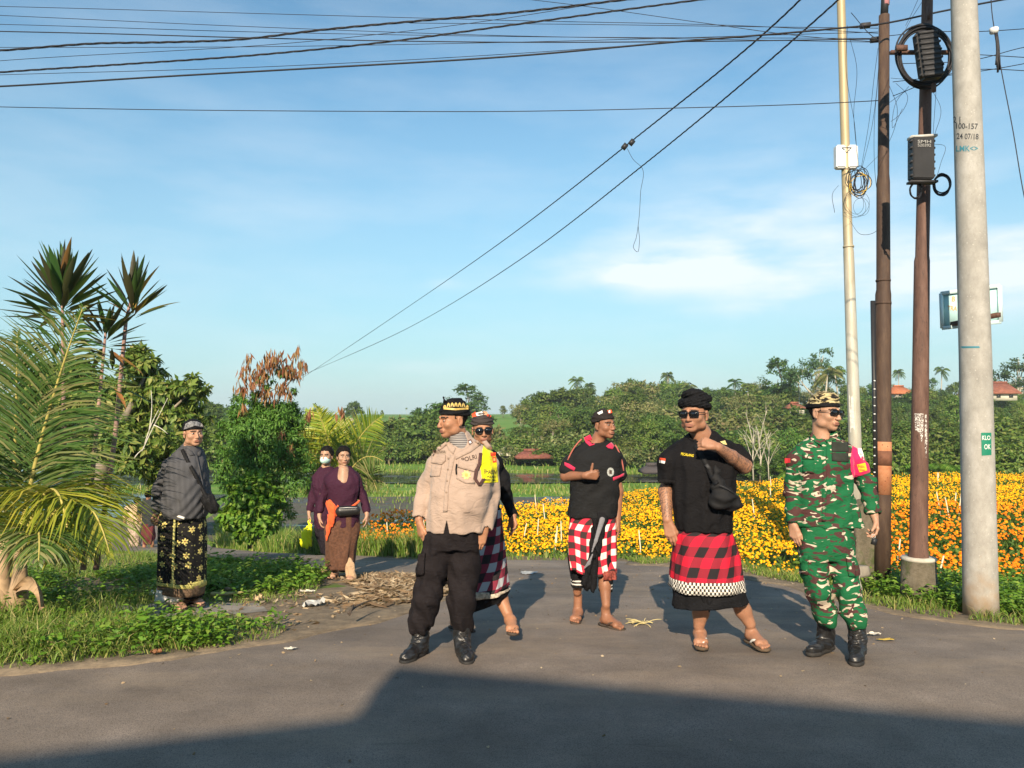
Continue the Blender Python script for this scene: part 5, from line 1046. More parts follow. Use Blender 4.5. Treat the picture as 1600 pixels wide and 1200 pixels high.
for pts, lab in (([(352, 895, 7.6), (380, 880, 7.7), (412, 872, 8.0)], 'brown dry palm stalk lying in the weeds right of the striped shirt man'), ([(330, 908, 7.3), (365, 900, 7.3), (392, 898, 7.5)], 'pale yellow dry stalk on the ground right of the striped shirt man')):
    P = bezier(*P3(*pts), 9); P[:, 2] = [zat(p[0], p[1])+.06 for p in P]; single('dry_stalk', *tube(P, np.linspace(.022, .008, 9), 6), DRY if 'brown' in lab else simple('yellow_stalk', (.5, .42, .18)), lab, 'stalk', tuple(P[4]), True)
# grey slab the man in the striped shirt stands on
sheet('path', [(-3.75, 6.5), (-3.2, 6.3), (-2.5, 6.45), (-2.1, 6.7), (-2.3, 7.1), (-3.1, 7.15), (-3.7, 6.95)], .2, .012, simple('old_concrete_path', (.27, .245, .21), .9, .3, 5, .4, 40), .08, sub=.1)
# ---- houses behind the photographer, whose shadow lies across the road
def street_house(pts, H, label):
    o = thing('house', (pts[0][0], pts[0][1], 0), label, 'house'); n = len(pts)
    def prism(P, z0, z1):
        V = np.array([(x, y, z0) for x, y in P]+[(x, y, z1) for x, y in P]); return V, [np.array([(i, (i+1) % n, n+(i+1) % n, n+i) for i in range(n)]), np.array([list(range(n))[::-1], list(range(n, 2*n))])]
    c = np.mean(pts, 0); ins = [tuple(np.array(p)*.96+c*.04) for p in pts]
    part('wall', *prism(ins, -.1, H-.25), WALLC, o); part('roof', *prism(pts, H-.25, H), ROOF_R, o); return o
off = np.array([math.sin(R(SUN_AZ)), math.cos(R(SUN_AZ))])*7/math.tan(R(SUN_EL))
sh = lambda *p: [tuple(np.array(q)-off) for q in p]
A = sh((-.73, 4.93), (2.7, 4.05), (12, 1.7)); street_house([A[0], A[1], A[2], (A[2][0]-1.5, A[2][1]-7), (A[0][0]-.3, A[0][1]-8)][::-1], 7, 'plain house with a flat tiled roof behind the photographer, right one of two')
A = sh((-.78, 4.13), (-2.46, 3.62), (-9, 1.6)); street_house([A[0], A[1], A[2], (A[2][0]+.5, A[2][1]-6), (A[0][0]-.05, A[0][1]-7)], 7, 'plain house with a flat tiled roof behind the photographer, left one of two')
# ================================================================== people: signed-distance modelling
def surf_nets(D, org, h, axs=None):
    S = D < 0; nx, ny, nz = D.shape
    c = np.zeros((nx-1, ny-1, nz-1), np.uint8); sl = lambda a, n: slice(a, n-1+a)
    for a in (0, 1):
        for b in (0, 1):
            for d in (0, 1): c += S[sl(a, nx), sl(b, ny), sl(d, nz)]
    act = (c > 0) & (c < 8); I = np.argwhere(act)
    if not len(I): return np.zeros((0, 3)), np.zeros((0, 4), int)
    idx = np.full(act.shape, -1, np.int32); idx[act] = np.arange(len(I)); acc = np.zeros((len(I), 3)); cnt = np.zeros(len(I))
    cor = [(a, b, d) for a in (0, 1) for b in (0, 1) for d in (0, 1)]
    val = {q: D[I[:, 0]+q[0], I[:, 1]+q[1], I[:, 2]+q[2]] for q in cor}
    for p in cor:
        for ax in range(3):
            if p[ax] == 0:
                q = list(p); q[ax] = 1; q = tuple(q); da, db = val[p], val[q]; m = (da < 0) != (db < 0)
                t = np.where(m, da/(da-db+1e-12), 0)
                pos = np.array(p)[None]+t[:, None]*(np.array(q)-np.array(p))[None]; acc[m] += pos[m]; cnt[m] += 1
    if axs is None: V = np.asarray(org)+h*(I+acc/cnt[:, None])
    else: Q = I+acc/cnt[:, None]; V = np.column_stack([np.interp(Q[:, k], np.arange(len(axs[k])), axs[k]) for k in range(3)])
    Fs = []
    for ax in range(3):
        a, b = [(1, 2), (2, 0), (0, 1)][ax]; lo = [0, 0, 0]; lo[a] = 1; lo[b] = 1; hi = [nx-1, ny-1, nz-1]
        r0 = tuple(slice(lo[k], hi[k]) for k in range(3)); e = np.zeros(3, int); e[ax] = 1
        r1 = tuple(slice(lo[k]+e[k], hi[k]+e[k]) for k in range(3)); A = S[r0]; B = S[r1]; J = np.argwhere(A != B)+np.array(lo)
        if not len(J): continue
        inside = S[J[:, 0], J[:, 1], J[:, 2]]
        def g(da, db):
            K = J.copy(); K[:, a] += da; K[:, b] += db; return idx[K[:, 0], K[:, 1], K[:, 2]]
        Q = np.stack([g(-1, -1), g(0, -1), g(0, 0), g(-1, 0)], 1); Q[~inside] = Q[~inside][:, ::-1]; Fs.append(Q)
    F = np.concatenate(Fs) if Fs else np.zeros((0, 4), int); F = F[(F >= 0).all(1)]; return V, F
def frame(yaw=0, pitch=0, roll=0):
    """columns: side (image right when yaw=0), facing (towards the camera when yaw=0), up"""
    f = np.array([math.sin(yaw)*math.cos(pitch), -math.cos(yaw)*math.cos(pitch), math.sin(pitch)]); s = np.array([math.cos(yaw), math.sin(yaw), 0.]); u = np.cross(f, s)
    c, q = math.cos(roll), math.sin(roll); s2 = s*c+u*q; u2 = u*c-s*q; return np.column_stack([s2, f, u2])
class Fld:
    def __init__(s): s.ops = []
    def _add(s, fn, lo, hi, k, op): s.ops.append((fn, np.array(lo, float)-k-.012, np.array(hi, float)+k+.012, k, op)); return s
    def rc(s, a, ra, b, rb, k=.012, op='u', flat=None, fs=1.6):
        a = np.array(a, float); b = np.array(b, float); ab = b-a; L = ab@ab+1e-12; fl = None if flat is None else np.array(flat, float)/np.linalg.norm(flat)
        def fn(X, Y, Z_):
            x, y, z = X-a[0], Y-a[1], Z_-a[2]; t = np.clip((x*ab[0]+y*ab[1]+z*ab[2])/L, 0, 1); x = x-t*ab[0]; y = y-t*ab[1]; z = z-t*ab[2]; q = x*x+y*y+z*z
            if fl is not None: n = x*fl[0]+y*fl[1]+z*fl[2]; q = q+n*n*(fs*fs-1)
            return np.sqrt(q)-(ra+(rb-ra)*t)
        m = max(ra, rb); return s._add(fn, np.minimum(a, b)-m, np.maximum(a, b)+m, k, op)
    def chain(s, pts, rad, k=.012, op='u', **kw):
        for i in range(len(pts)-1): s.rc(pts[i], rad[i], pts[i+1], rad[i+1], k, op, **kw)
        return s
    def ell(s, c, r, Fm=None, k=.01, op='u'):
        c = np.array(c, float); r = np.array(r, float); M = np.eye(3) if Fm is None else Fm
        def fn(X, Y, Z_):
            x, y, z = X-c[0], Y-c[1], Z_-c[2]; q = [(x*M[0, i]+y*M[1, i]+z*M[2, i]) for i in range(3)]
            n0 = np.sqrt(sum((q[i]/r[i])**2 for i in range(3)))+1e-9; n1 = np.sqrt(sum((q[i]/r[i]**2)**2 for i in range(3)))+1e-9; return n0*(n0-1)/n1
        m = r.max(); return s._add(fn, c-m, c+m, k, op)
    def loft(s, st, k=.012, op='u', n=2.3, yaw=0., kr=.012):
        """st: rows (z, cx, cy, a, b) sorted by z"""
        st = np.array(sorted(st)); zz = np.linspace(st[0, 0], st[-1, 0], 60)
        def sm(v):
            M = np.gradient(v, st[:, 0]); i = np.clip(np.searchsorted(st[:, 0], zz, side='right')-1, 0, len(st)-2); h = st[i+1, 0]-st[i, 0]; q = (zz-st[i, 0])/h
            return (2*q**3-3*q**2+1)*v[i]+(q**3-2*q**2+q)*h*M[i]+(-2*q**3+3*q**2)*v[i+1]+(q**3-q**2)*h*M[i+1]
        cols = [sm(st[:, j]) for j in range(1, 5)] if len(st) > 2 else [np.interp(zz, st[:, 0], st[:, j]) for j in range(1, 5)]
        c, q = math.cos(yaw), math.sin(yaw); z0, z1 = st[0, 0], st[-1, 0]
        def fn(X, Y, Z_):
            z = Z_.ravel(); cx, cy, A, B = [np.interp(z, zz, v).reshape(Z_.shape) for v in cols]; x, y = X-cx, Y-cy; x, y = c*x+q*y, -q*x+c*y
            rho = (np.abs(x/A)**n+np.abs(y/B)**n)**(1/n)+1e-6; p = np.sqrt(x*x+y*y)+1e-6; d = p-p/rho; e = np.maximum(z0-Z_, Z_-z1)
            hh = np.clip(.5+.5*(d-e)/kr, 0, 1); return e*(1-hh)+d*hh+kr*hh*(1-hh)
        m = max(np.max(st[:, 3]), np.max(st[:, 4])); lo = [st[:, 1].min()-m, st[:, 2].min()-m, z0]; hi = [st[:, 1].max()+m, st[:, 2].max()+m, z1]
        return s._add(fn, lo, hi, k, op)
    def fn(s, f, op='max', lo=None, hi=None):
        s.ops.append((f, None if lo is None else np.array(lo, float), None if hi is None else np.array(hi, float), .001, op)); return s
    def grid(s, lo, hi, h, ax=None):
        if ax is None: n = [max(3, int(math.ceil((hi[i]-lo[i])/h))+1) for i in range(3)]; ax = [lo[i]+h*np.arange(n[i]) for i in range(3)]
        n = [len(a_) for a_ in ax]
        D = np.full(n, .5, np.float32)
        for f, a, b, k, op in s.ops:
            if a is None: r = [(0, n[i]) for i in range(3)]
            else: r = [(max(0, int(np.searchsorted(ax[i], a[i]))-1), min(n[i], int(np.searchsorted(ax[i], b[i]))+1)) for i in range(3)]
            if any(q[0] >= q[1] for q in r): continue
            sl = tuple(slice(*q) for q in r); X = ax[0][r[0][0]:r[0][1], None, None]; Yv = ax[1][None, r[1][0]:r[1][1], None]; Zv = ax[2][None, None, r[2][0]:r[2][1]]
            cur = D[sl]; d = f(X, Yv, Zv)
            if op == 'u': hh = np.clip(.5+.5*(cur-d)/k, 0, 1); D[sl] = cur*(1-hh)+d*hh-k*hh*(1-hh)
            elif op == 's': d = -d; hh = np.clip(.5+.5*(d-cur)/k, 0, 1); D[sl] = cur*(1-hh)+d*hh+k*hh*(1-hh)
            elif op == 'i': D[sl] = np.maximum(cur, d)
            elif op == 'max': D[sl] = np.maximum(cur, d)
            elif op == 'add': D[sl] = cur+d
        return D, ax
    def bounds(s):
        L = [a for f, a, b, k, op in s.ops if a is not None and op == 'u']; H = [b for f, a, b, k, op in s.ops if b is not None and op == 'u']
        return np.min(L, 0), np.max(H, 0)
    def mesh(s, h, lo=None, hi=None):
        a, b = s.bounds(); lo = a if lo is None else np.maximum(a, lo); hi = b if hi is None else np.minimum(b, hi)
        D, ax = s.grid(lo, hi, h); return surf_nets(D, lo, h)
    def copy(s): n = Fld(); n.ops = list(s.ops); return n
def wrinkle(seed, amp, f=26., aniso=(1, 1, .6), centres=()):
    """cloth folds: warped ridges, stronger round given centres"""
    r = np.random.default_rng(seed); W_ = []
    for _ in range(4): w = unit(r.normal(size=3))*f*r.uniform(1.6, 4.2)*np.array(aniso); w2 = unit(r.normal(size=3))*f*.8; W_.append((w, w2, r.uniform(0, 6.28), r.uniform(0, 6.28)))
    def g(X, Y, Z_):
        s = 0
        for w, w2, p, q in W_: s = s+np.sin(w[0]*X+w[1]*Y+w[2]*Z_+p+1.6*np.sin(w2[0]*X+w2[1]*Y+w2[2]*Z_+q))
        s = s/2.2; s = np.sign(s)*np.abs(s)**.8; a = amp*1.5
        for c, rad, am in centres: a = a+1.3*am*np.exp(-(((X-c[0])**2+(Y-c[1])**2+(Z_-c[2])**2)/rad**2))
        return s*a
    return g
# ---- materials for people
def skinmat(name, c, rough=.5):
    if name in _M: return _M[name]
    nb = NB(name, rough, .35); n = nb.noise(14, 5, .6); cc = nb.ramp(n, [(.3, tuple(x*.82 for x in c)), (.55, c), (.8, tuple(min(1, x*1.15) for x in c))])
    cc = nb.mix(nb.ramp(nb.noise(60, 3, .6), [(.5, (0, 0, 0)), (.7, (.3, .3, .3))]), cc, (c[0]*.75, c[1]*.62, c[2]*.55)); nb.col(cc)
    nb.b.inputs['Subsurface Weight'].default_value = .12; nb.b.inputs['Subsurface Radius'].default_value = (.012, .005, .003); nb.b.inputs['Subsurface Scale'].default_value = 1
    nb.bump(nb.noise(130, 3, .7), .12, .002); _M[name] = nb.m; return nb.m
def cloth(name, c, var=.1, rough=.85, weave=420, sheen=.15, big=5):
    if name in _M: return _M[name]
    nb = NB(name, rough, .2); nb.col(nb.ramp(nb.noise(big, 5, .6), [(.3, tuple(x*(1-var) for x in c)), (.7, tuple(min(1, x*(1+var)) for x in c))]))
    nb.b.inputs['Sheen Weight'].default_value = sheen*min(1, max(c)*3) if max(c) > .1 else 0
    if max(c) < .1: nb.b.inputs['Specular IOR Level'].default_value = .12
    nb.bump(nb.math('ADD', nb.math('MULTIPLY', nb.noise(weave, 2, .5), .05), nb.noise(16, 4, .55, nb.vec((1, 1, 1.6)), 1.2)), .55, .02); _M[name] = nb.m; return nb.m
SK_MID = skinmat('skin_brown', (.36, .18, .108)); SK_DARK = skinmat('skin_dark', (.29, .135, .078)); SK_LIGHT = skinmat('skin_light', (.45, .255, .165)); SK_WARM = skinmat('skin_warm', (.40, .195, .11)); SK_F = skinmat('skin_woman', (.44, .26, .17))
LIP = simple('lips', (.27, .115, .08), .6, .1, 30); BROW = simple('brow_hair', (.03, .022, .018), .8, .2, 60); HAIR = simple('black_hair', (.008, .006, .005), .7, .3, 90, .3, 220, .15)
EYEW = simple('eye_white', (.45, .40, .36), .3, .05); IRIS = simple('dark_iris', (.02, .012, .008), .15, .1); SHADE = simple('sunglass_lens', (.006, .006, .008), .08, .1, 4, 0, 10, .8); FRAMEB = simple('black_frame', (.012, .012, .013), .3, .1)
BLACKC = cloth('black_cloth', (.010, .010, .0115), .15); LEATHER = simple('black_leather', (.016, .016, .017), .38, .25, 30, .35, 120, .5); RUBBER = simple('dark_rubber', (.03, .028, .026), .7, .15, 20)
# ---- head
def head(fl, c, Fm, s=1.0, o=None):
    o = o or {}; P = lambda a, b, d: np.array(c)+Fm@(np.array([a, b, d])*s)
    E = lambda p, r, k=.012, op='u': fl.ell(P(*p), np.array(r)*s, Fm, k*s, op)
    fat = o.get('fat', 0.)
    E((0, -.012, .035), (.075, .094, .086)); E((0, .022, -.028), (.061+fat*.5, .066, .083), .02); E((0, .066, -.092), (.024+fat, .024, .021), .022)
    for q in (-1, 1):
        E((q*(.046+fat), .012, -.066), (.021, .03, .025), .025); E((q*.040, .057, -.026), (.024+fat*.3, .026, .022), .018)
        E((q*.032, .096, .003), (.017, .013, .011), .012, 's'); fl.rc(P(q*.013, .088, .021), .0075*s, P(q*.046, .077, .022), .006*s, .012*s)
        E((q*.031, .079, .0005), (.0145, .011, .0095), .003)
        E((q*.013, .097, -.037), (.0085, .0085, .0075), .006); E((q*.0075, .105, -.046), (.0035, .005, .003), .003, 's')
        E((q*.077, -.012, -.008), (.0075, .019, .031), .005); E((q*.084, -.008, -.006), (.005, .010, .018), .005, 's'); E((q*.076, -.004, -.034), (.006, .008, .009), .004)
    fl.rc(P(0, .085, .008), .007*s, P(0, .107, -.034), .0105*s, .009*s); E((0, .1045, -.038), (.011, .0095, .009), .006)
    E((0, .086, -.066), (.028, .012, .016), .015); E((0, .0915, -.0625), (.021, .0062, .0038), .005); E((0, .0905, -.0730), (.017, .0065, .0046), .005); E((0, .0985, -.0675), (.021, .006, .0014), .002, 's'); E((0, .088, -.083), (.014, .008, .004), .006, 's')
    for q in (-1, 1): E((q*.021, .085, -.062), (.004, .006, .02), .008, 's') if o.get('old') else None
    return P
def face_mats(V, F, c, Fm, s, o):
    """material slot of each face: 0 skin, 1 lips, 2 brow, 3 hair, 4 eye white, 5 iris"""
    L = (V[F].mean(1)-np.array(c))@Fm/s; x, f, u = L.T; ax = np.abs(x); m = np.zeros(len(F), int)
    hl = o.get('hair', .05)      # height of the hair line in front
    back = (u > -.045-.0*f) & (f < -.02-.35*np.clip(-u, 0, 1)) & ~((ax > .066) & (np.abs(u+.008) < .034) & (f > -.036)) & (u > -.075)
    side = (u > .008) & (f < .022) & (ax > .05) & ~((ax > .070) & (u < .024)); top = (u > hl+.03) | ((u > hl) & (f < .075-.0*u))
    dist = np.sqrt(x*x+(f+.012)**2+(u-.03)**2) < .16
    m[(back | side | top) & dist & (u > -.08)] = 3
    m[(ax < .023-.0) & (f > .078) & (u < -.0582-.02*ax*ax*100*.2) & (u > -.0785)] = 1
    br = (ax > .013) & (ax < .050) & (u > .0165+.06*(ax-.012)*(ax < .035)) & (u < .0265+.02*(ax-.013)-.25*np.clip(ax-.037, 0, 1)) & (f > .055); m[br] = 2
    ex = (ax-.031)/.0125; eu = (u-.0005+.0006)/.0040
    e = (ex*ex+eu*eu < 1) & (f > .07); m[e] = 4; m[e & (np.hypot(ax-.031-o.get('gaze', 0)*np.sign(x), u-.0005) < .0055)] = 5
    m[(ax > .018) & (ax < .046) & (np.abs(u-.0068) < .0016) & (f > .07)] = 2
    if o.get('moustache'): m[(ax < .027) & (f > .078) & (u > -.0575) & (u < -.0505)] = 2
    m[m == 0] = 0; far = (u < -.13) | (np.abs(x) > .1) | (np.abs(f) > .14); m[far] = 0; return m
# ---- hand
FING = [(.027, .078, .0088), (.0095, .085, .009), (-.009, .079, .0085), (-.0265, .062, .0075)]
def hand(fl, w, f, n, th, s=1.0, curl=(.35, .4, .45, .5), spread=.06, thumb=(.6, .25, .3), dist=(0.7, .5)):
    """w wrist, f direction wrist->knuckles, n palm normal, th side of the thumb (+1/-1 along cross(f,n))"""
    f = unit(f); n = unit(np.array(n)-f*np.dot(n, f)); sd = np.cross(f, n)*th; w = np.array(w, float); tips = []
    fl.rc(w-f*.01*s, .0255*s, w+f*.02*s, .024*s, .01, flat=n, fs=1.35)
    for (off, L, r), cv in zip(FING, curl):
        kn = w+f*(.086+.006*(off > -.02)-.006*(abs(off) > .02))*s+sd*off*s; b = w+f*.018*s+sd*off*.55*s
        fl.rc(b, .0165*s, kn, .0118*s, .012*s, flat=n, fs=1.1)
        p = kn; a = cv; dirn = f*math.cos(a)+n*math.sin(a)+sd*off*spread*12; dirn = unit(dirn); seg = (.45, .31, .24)
        for q, sg in enumerate(seg):
            if q: a += cv*dist[q-1]*1.6; dirn = unit(f*math.cos(a)+n*math.sin(a)+sd*off*spread*9)
            e = p+dirn*L*sg*s; fl.rc(p, r*(1.04-.1*q)*s, e, r*(.94-.1*q)*s, .0035*s); p = e
        tips.append(p)
    fl.rc(w+f*.022*s+sd*.014*s, .0185*s, w+f*.05*s+sd*.026*s+n*.004*s, .0145*s, .012*s)
    ab, fw, cl = thumb; p = w+f*.045*s+sd*.028*s+n*.006*s; d = unit(f*math.cos(ab)+sd*math.sin(ab)+n*fw)
    for L, r0, r1 in ((.036, .0122, .0108), (.030, .0105, .0085)):
        e = p+d*L*s; fl.rc(p, r0*s, e, r1*s, .006*s); p = e; d = unit(d+n*cl*.6-sd*cl*.5)
    tips.append(p); return tips
# ---- foot in a sandal / boot
def foot(fl, ank, toe_dir, s=1.0, lift=0.0, gz=None):
    """bare foot: ank = ankle centre; sole plane at gz"""
    t = unit(np.array([toe_dir[0], toe_dir[1], 0.])); sd = np.array([t[1], -t[0], 0]); z0 = gz; a = np.array(ank, float); heel = np.array([a[0], a[1], z0])-t*.035*s
    up = np.array([0, 0, 1.]); pt = lambda f, l, u: heel+t*(f*s)+sd*(l*s)+up*(u*s)
    fl.rc(pt(.01, 0, .028), .030*s, pt(.05, 0, .05), .034*s, .02); fl.rc(a, .036*s, pt(.045, 0, .045), .036*s, .02)
    fl.rc(pt(.05, 0, .045), .036*s, pt(.165, .012, .024), .024*s, .02, flat=sd, fs=.9); fl.rc(pt(.06, -.008, .038), .034*s, pt(.16, -.022, .02), .02*s, .02); fl.rc(pt(.155, -.03, .02), .018*s, pt(.165, .028, .022), .02*s, .015)
    return heel, t, sd
def toes(fl, heel, t, sd, s, side):
    up = np.array([0, 0, 1.])
    for k, (l, f, r) in enumerate(((.030, .222, .0125), (.008, .220, .0085), (-.010, .212, .008), (-.026, .201, .0078), (-.040, .188, .0075))):
        l *= side; fl.rc(heel+t*.165*s+sd*l*.85*s+up*.016*s, r*1.1*s, heel+t*f*s+sd*l*s+up*.011*s, r*s, .004*s)
def sandal(root, heel, t, sd, s, side, msole, mstrap, name='sandal', thick=.014):
    up = np.array([0, 0, 1.]); out = []
    prof = [(-.028, .0), (-.02, .024), (.02, .033), (.08, .031), (.14, .042), (.19, .046), (.222, .036), (.238, .012), (.24, 0)]
    L = [heel+t*f*s+sd*(w+.004*side)*s for f, w in prof]; Rr = [heel+t*f*s-sd*(w-.004*side)*s for f, w in prof[1:-1]][::-1]; ring = L+Rr; n = len(ring)
    V = np.array([p-up*(thick-.002) for p in ring]+[p+up*.003 for p in ring]); F = [np.array([(i, (i+1) % n, n+(i+1) % n, n+i) for i in range(n)]), np.array([list(range(n))[::-1], list(range(n, 2*n))])]
    so = part(name, V, F, msole, root)
    tp = heel+t*.185*s+sd*.016*side*s; a = tp+up*.022*s
    for q in (-1, 1):
        e = heel+t*.085*s+sd*q*.036*s+up*.004; m = (a+e)/2+up*.045*s*(1 if q > 0 else 1)+sd*q*.014
        P = bezier(a, m, e, 8); V, F = tube(P, [.0055, .0075, .009, .0095, .0095, .009, .008, .007], 6); obj_ = link('strap', mesh_np('strap', V-world_off(root), F, [mstrap], True), so)
    return so
# ---- a person
class Person:
    def __init__(s, D, foot_uv, label, group=None):
        s.D = D; p = W(*foot_uv, D); p[2] = zat(p[0], D); s.root = thing('person', tuple(p), label, 'person', group); s.o = p; s.B = Fld(); s.k = D/FPX; s.heads = []; s.long = 'khaki' in label or 'soldier' in label or 'pinstriped' in label or 'woman' in label or 'walking' in label
    def J(s, u, v, dy=0): return W(u, v, s.D+dy)
    def r(s, px): return px*s.k
    def rows(s, st, dy0=0):
        """(v, u_left, u_right, half depth px, dy)"""
        out = []
        for row in st:
            v, a, b, d = row[:4]; dy = row[4] if len(row) > 4 else 0; A = s.J(a, v, dy0+dy); B_ = s.J(b, v, dy0+dy); out.append((A[2], (A[0]+B_[0])/2, A[1], (B_[0]-A[0])/2, s.r(d)))
        return out
    def add(s, name, fl, m, h=.006, lo=None, hi=None, parent=None):
        V, F = fl.mesh(h, lo, hi)
        if not len(F): return None
        return part(name, V, F, m, parent or s.root, True)
    def head(s, u, v, yaw, pitch=0, roll=0, sc=1.0, dy=0, neck=None, skin=None, **o):
        c = s.J(u, v, dy); Fm = frame(R(yaw), R(pitch), R(roll)); P = head(s.B, c, Fm, sc, o); nb_ = np.array(neck); s.nx = nb_[0]; s.hc, s.hF, s.hs, s.ho = c, Fm, sc, o
        s.B.rc(P(0, -.022, -.045), .052*sc, nb_, o.get('nr', .060)*sc, .02); s.B.rc(nb_, .055*sc, nb_-np.array([0, 0, .08]), .058*sc, .03); s.P = P; return P
    def arm(s, pts, rad, k=.015):
        pts = [np.array(q, float) for q in pts]; rad = list(rad); rad[0] = .022 if 'woman' in s.root['label'] else .030; e = pts[1]; pts[0] = pts[0]*.93+e*.07-np.array([0, 0, .035]); pts[0][0] += .020*np.sign(s.nx-pts[0][0])
        if getattr(s, 'long', False): rad[1] = .030
        s.B.chain(pts, rad, k); s.sh = getattr(s, 'sh', [])+[pts[0]]
    def core(s, neck, pel, legs=()):
        a, b = s.J(*neck), s.J(*pel)
        s.B.rc(a-np.array([0, 0, .05]), .06, b, .055, .03)
        for q in s.sh: s.B.rc(a-np.array([0, 0, .09]), .04, q, .028, .02)
        for L in legs: s.B.chain([b]+[s.J(*q) for q in L], [.05]+[.040, .028, .03][:len(L)], .02)
    def body(s, skin, regions, hcoarse=None):
        """regions: list of (lo, hi, voxel) boxes of bare skin; everything is one mesh"""
        lo, hi = s.B.bounds(); h = min(r_[2] for r_ in regions); z = [lo[2]]
        if hcoarse is None: hcoarse = .014
        while z[-1] < hi[2]:
            st = hcoarse
            for a, b, hh, kd in regions:
                if a[2]-.01 < z[-1] < b[2]+.01: st = min(st, hh)
            z.append(z[-1]+st)
        ax = [np.arange(lo[0], hi[0]+h, h*1.08), np.arange(lo[1], hi[1]+h, h*1.15), np.array(z)]
        D, ax = s.B.grid(lo, hi, h, ax); V, F = surf_nets(D, lo, h, ax); m = face_mats(V, F, s.hc, s.hF, s.hs, s.ho); fm = [m]
        return part('body', V, F, [skin, LIP, BROW, HAIR, EYEW, IRIS, s.ho.get('tat', skin)], s.root, True, fmat=np.concatenate(fm))
    def box_px(s, u0, v0, u1, v1, y0=-.4, y1=.4):
        A = s.J(u0, v1, 0); B_ = s.J(u1, v0, 0); return np.array([A[0], s.D+y0, A[2]]), np.array([B_[0], s.D+y1, B_[2]])
    # head cloth: a snug wound band with a crown, cut above the brow line
    def band(s, name, m, z0=.035, z1=.085, grow=.010, tilt=.15, open_top=False, folds=3, top=None, amp=.004, seed=3, h=.004, extra=None, off=(0, -.012, .035), kx=1.0):
        fl = Fld(); c = s.P(*off); r = np.array([.075*kx, .094, .086])*s.hs+grow; fl.ell(c, r, s.hF, .005); Fm, sc, cc = s.hF, s.hs, s.hc
        def loc(X, Y, Z_): x, y, z = X-cc[0], Y-cc[1], Z_-cc[2]; return [(x*Fm[0, i]+y*Fm[1, i]+z*Fm[2, i])/sc for i in range(3)]
        def cut(X, Y, Z_): a, f, u = loc(X, Y, Z_); return (z0+tilt*f-u+.0*a)*sc
        def capf(X, Y, Z_): a, f, u = loc(X, Y, Z_); return (u-z1-.1*f)*sc
        def fold(X, Y, Z_): a, f, u = loc(X, Y, Z_); return amp*np.sin((u+.35*a*np.sin(seed)+.1*f)*2*np.pi*folds/.055+1.1*np.sin(a*30+seed))
        if extra: extra(fl)
        fl.fn(fold, 'add'); fl.fn(cut, 'max')
        if open_top: fl.fn(capf, 'max')
        return s.add(name, fl, m, h)
    def glasses(s, w=.030, hgt=.019, sq=4, tilt=0, drop=0.0):
        P, Fm, sc = s.P, s.hF, s.hs; off = world_off(s.root)
        g = link('sunglasses', None, s.root); g.empty_display_size = .02
        for q in (-1, 1):
            a = np.linspace(0, 2*np.pi, 24, endpoint=False); cx = np.sign(np.cos(a))*np.abs(np.cos(a))**(2/sq)*w; cy = np.sign(np.sin(a))*np.abs(np.sin(a))**(2/sq)*hgt
            ring = [P(q*.034+x, .104-.16*abs(q*.034+x)**1.0-.0*y, .001+y-drop) for x, y in zip(cx, cy)]; cen = P(q*.034, .1035, .001-drop)
            V = np.array(ring+[cen]+[r_+Fm[:, 1]*-.004 for r_ in ring]); n = 24; F = [np.array([(i, (i+1) % n, n) for i in range(n)]), np.array([(i, n+1+i, n+1+(i+1) % n, (i+1) % n) for i in range(n)])]
            me = mesh_np('lens', V-off, F, [SHADE], True); link('lens', me, g)
            V, F = tube(np.array(ring), .0024, 5, closed=True); link('rim', mesh_np('rim', V-off, F, [FRAMEB], True), g)
            V, F = tube(np.array([P(q*.063, .093, .009), P(q*.076, .04, .008), P(q*.079, -.012, .006)]), .0027, 5); link('temple', mesh_np('temple', V-off, F, [FRAMEB], True), g)
        V, F = tube(np.array([P(-.01, .1, .006), P(0, .106, .008), P(.01, .1, .006)]), .003, 5); link('bridge', mesh_np('bridge', V-off, F, [FRAMEB], True), g); return g
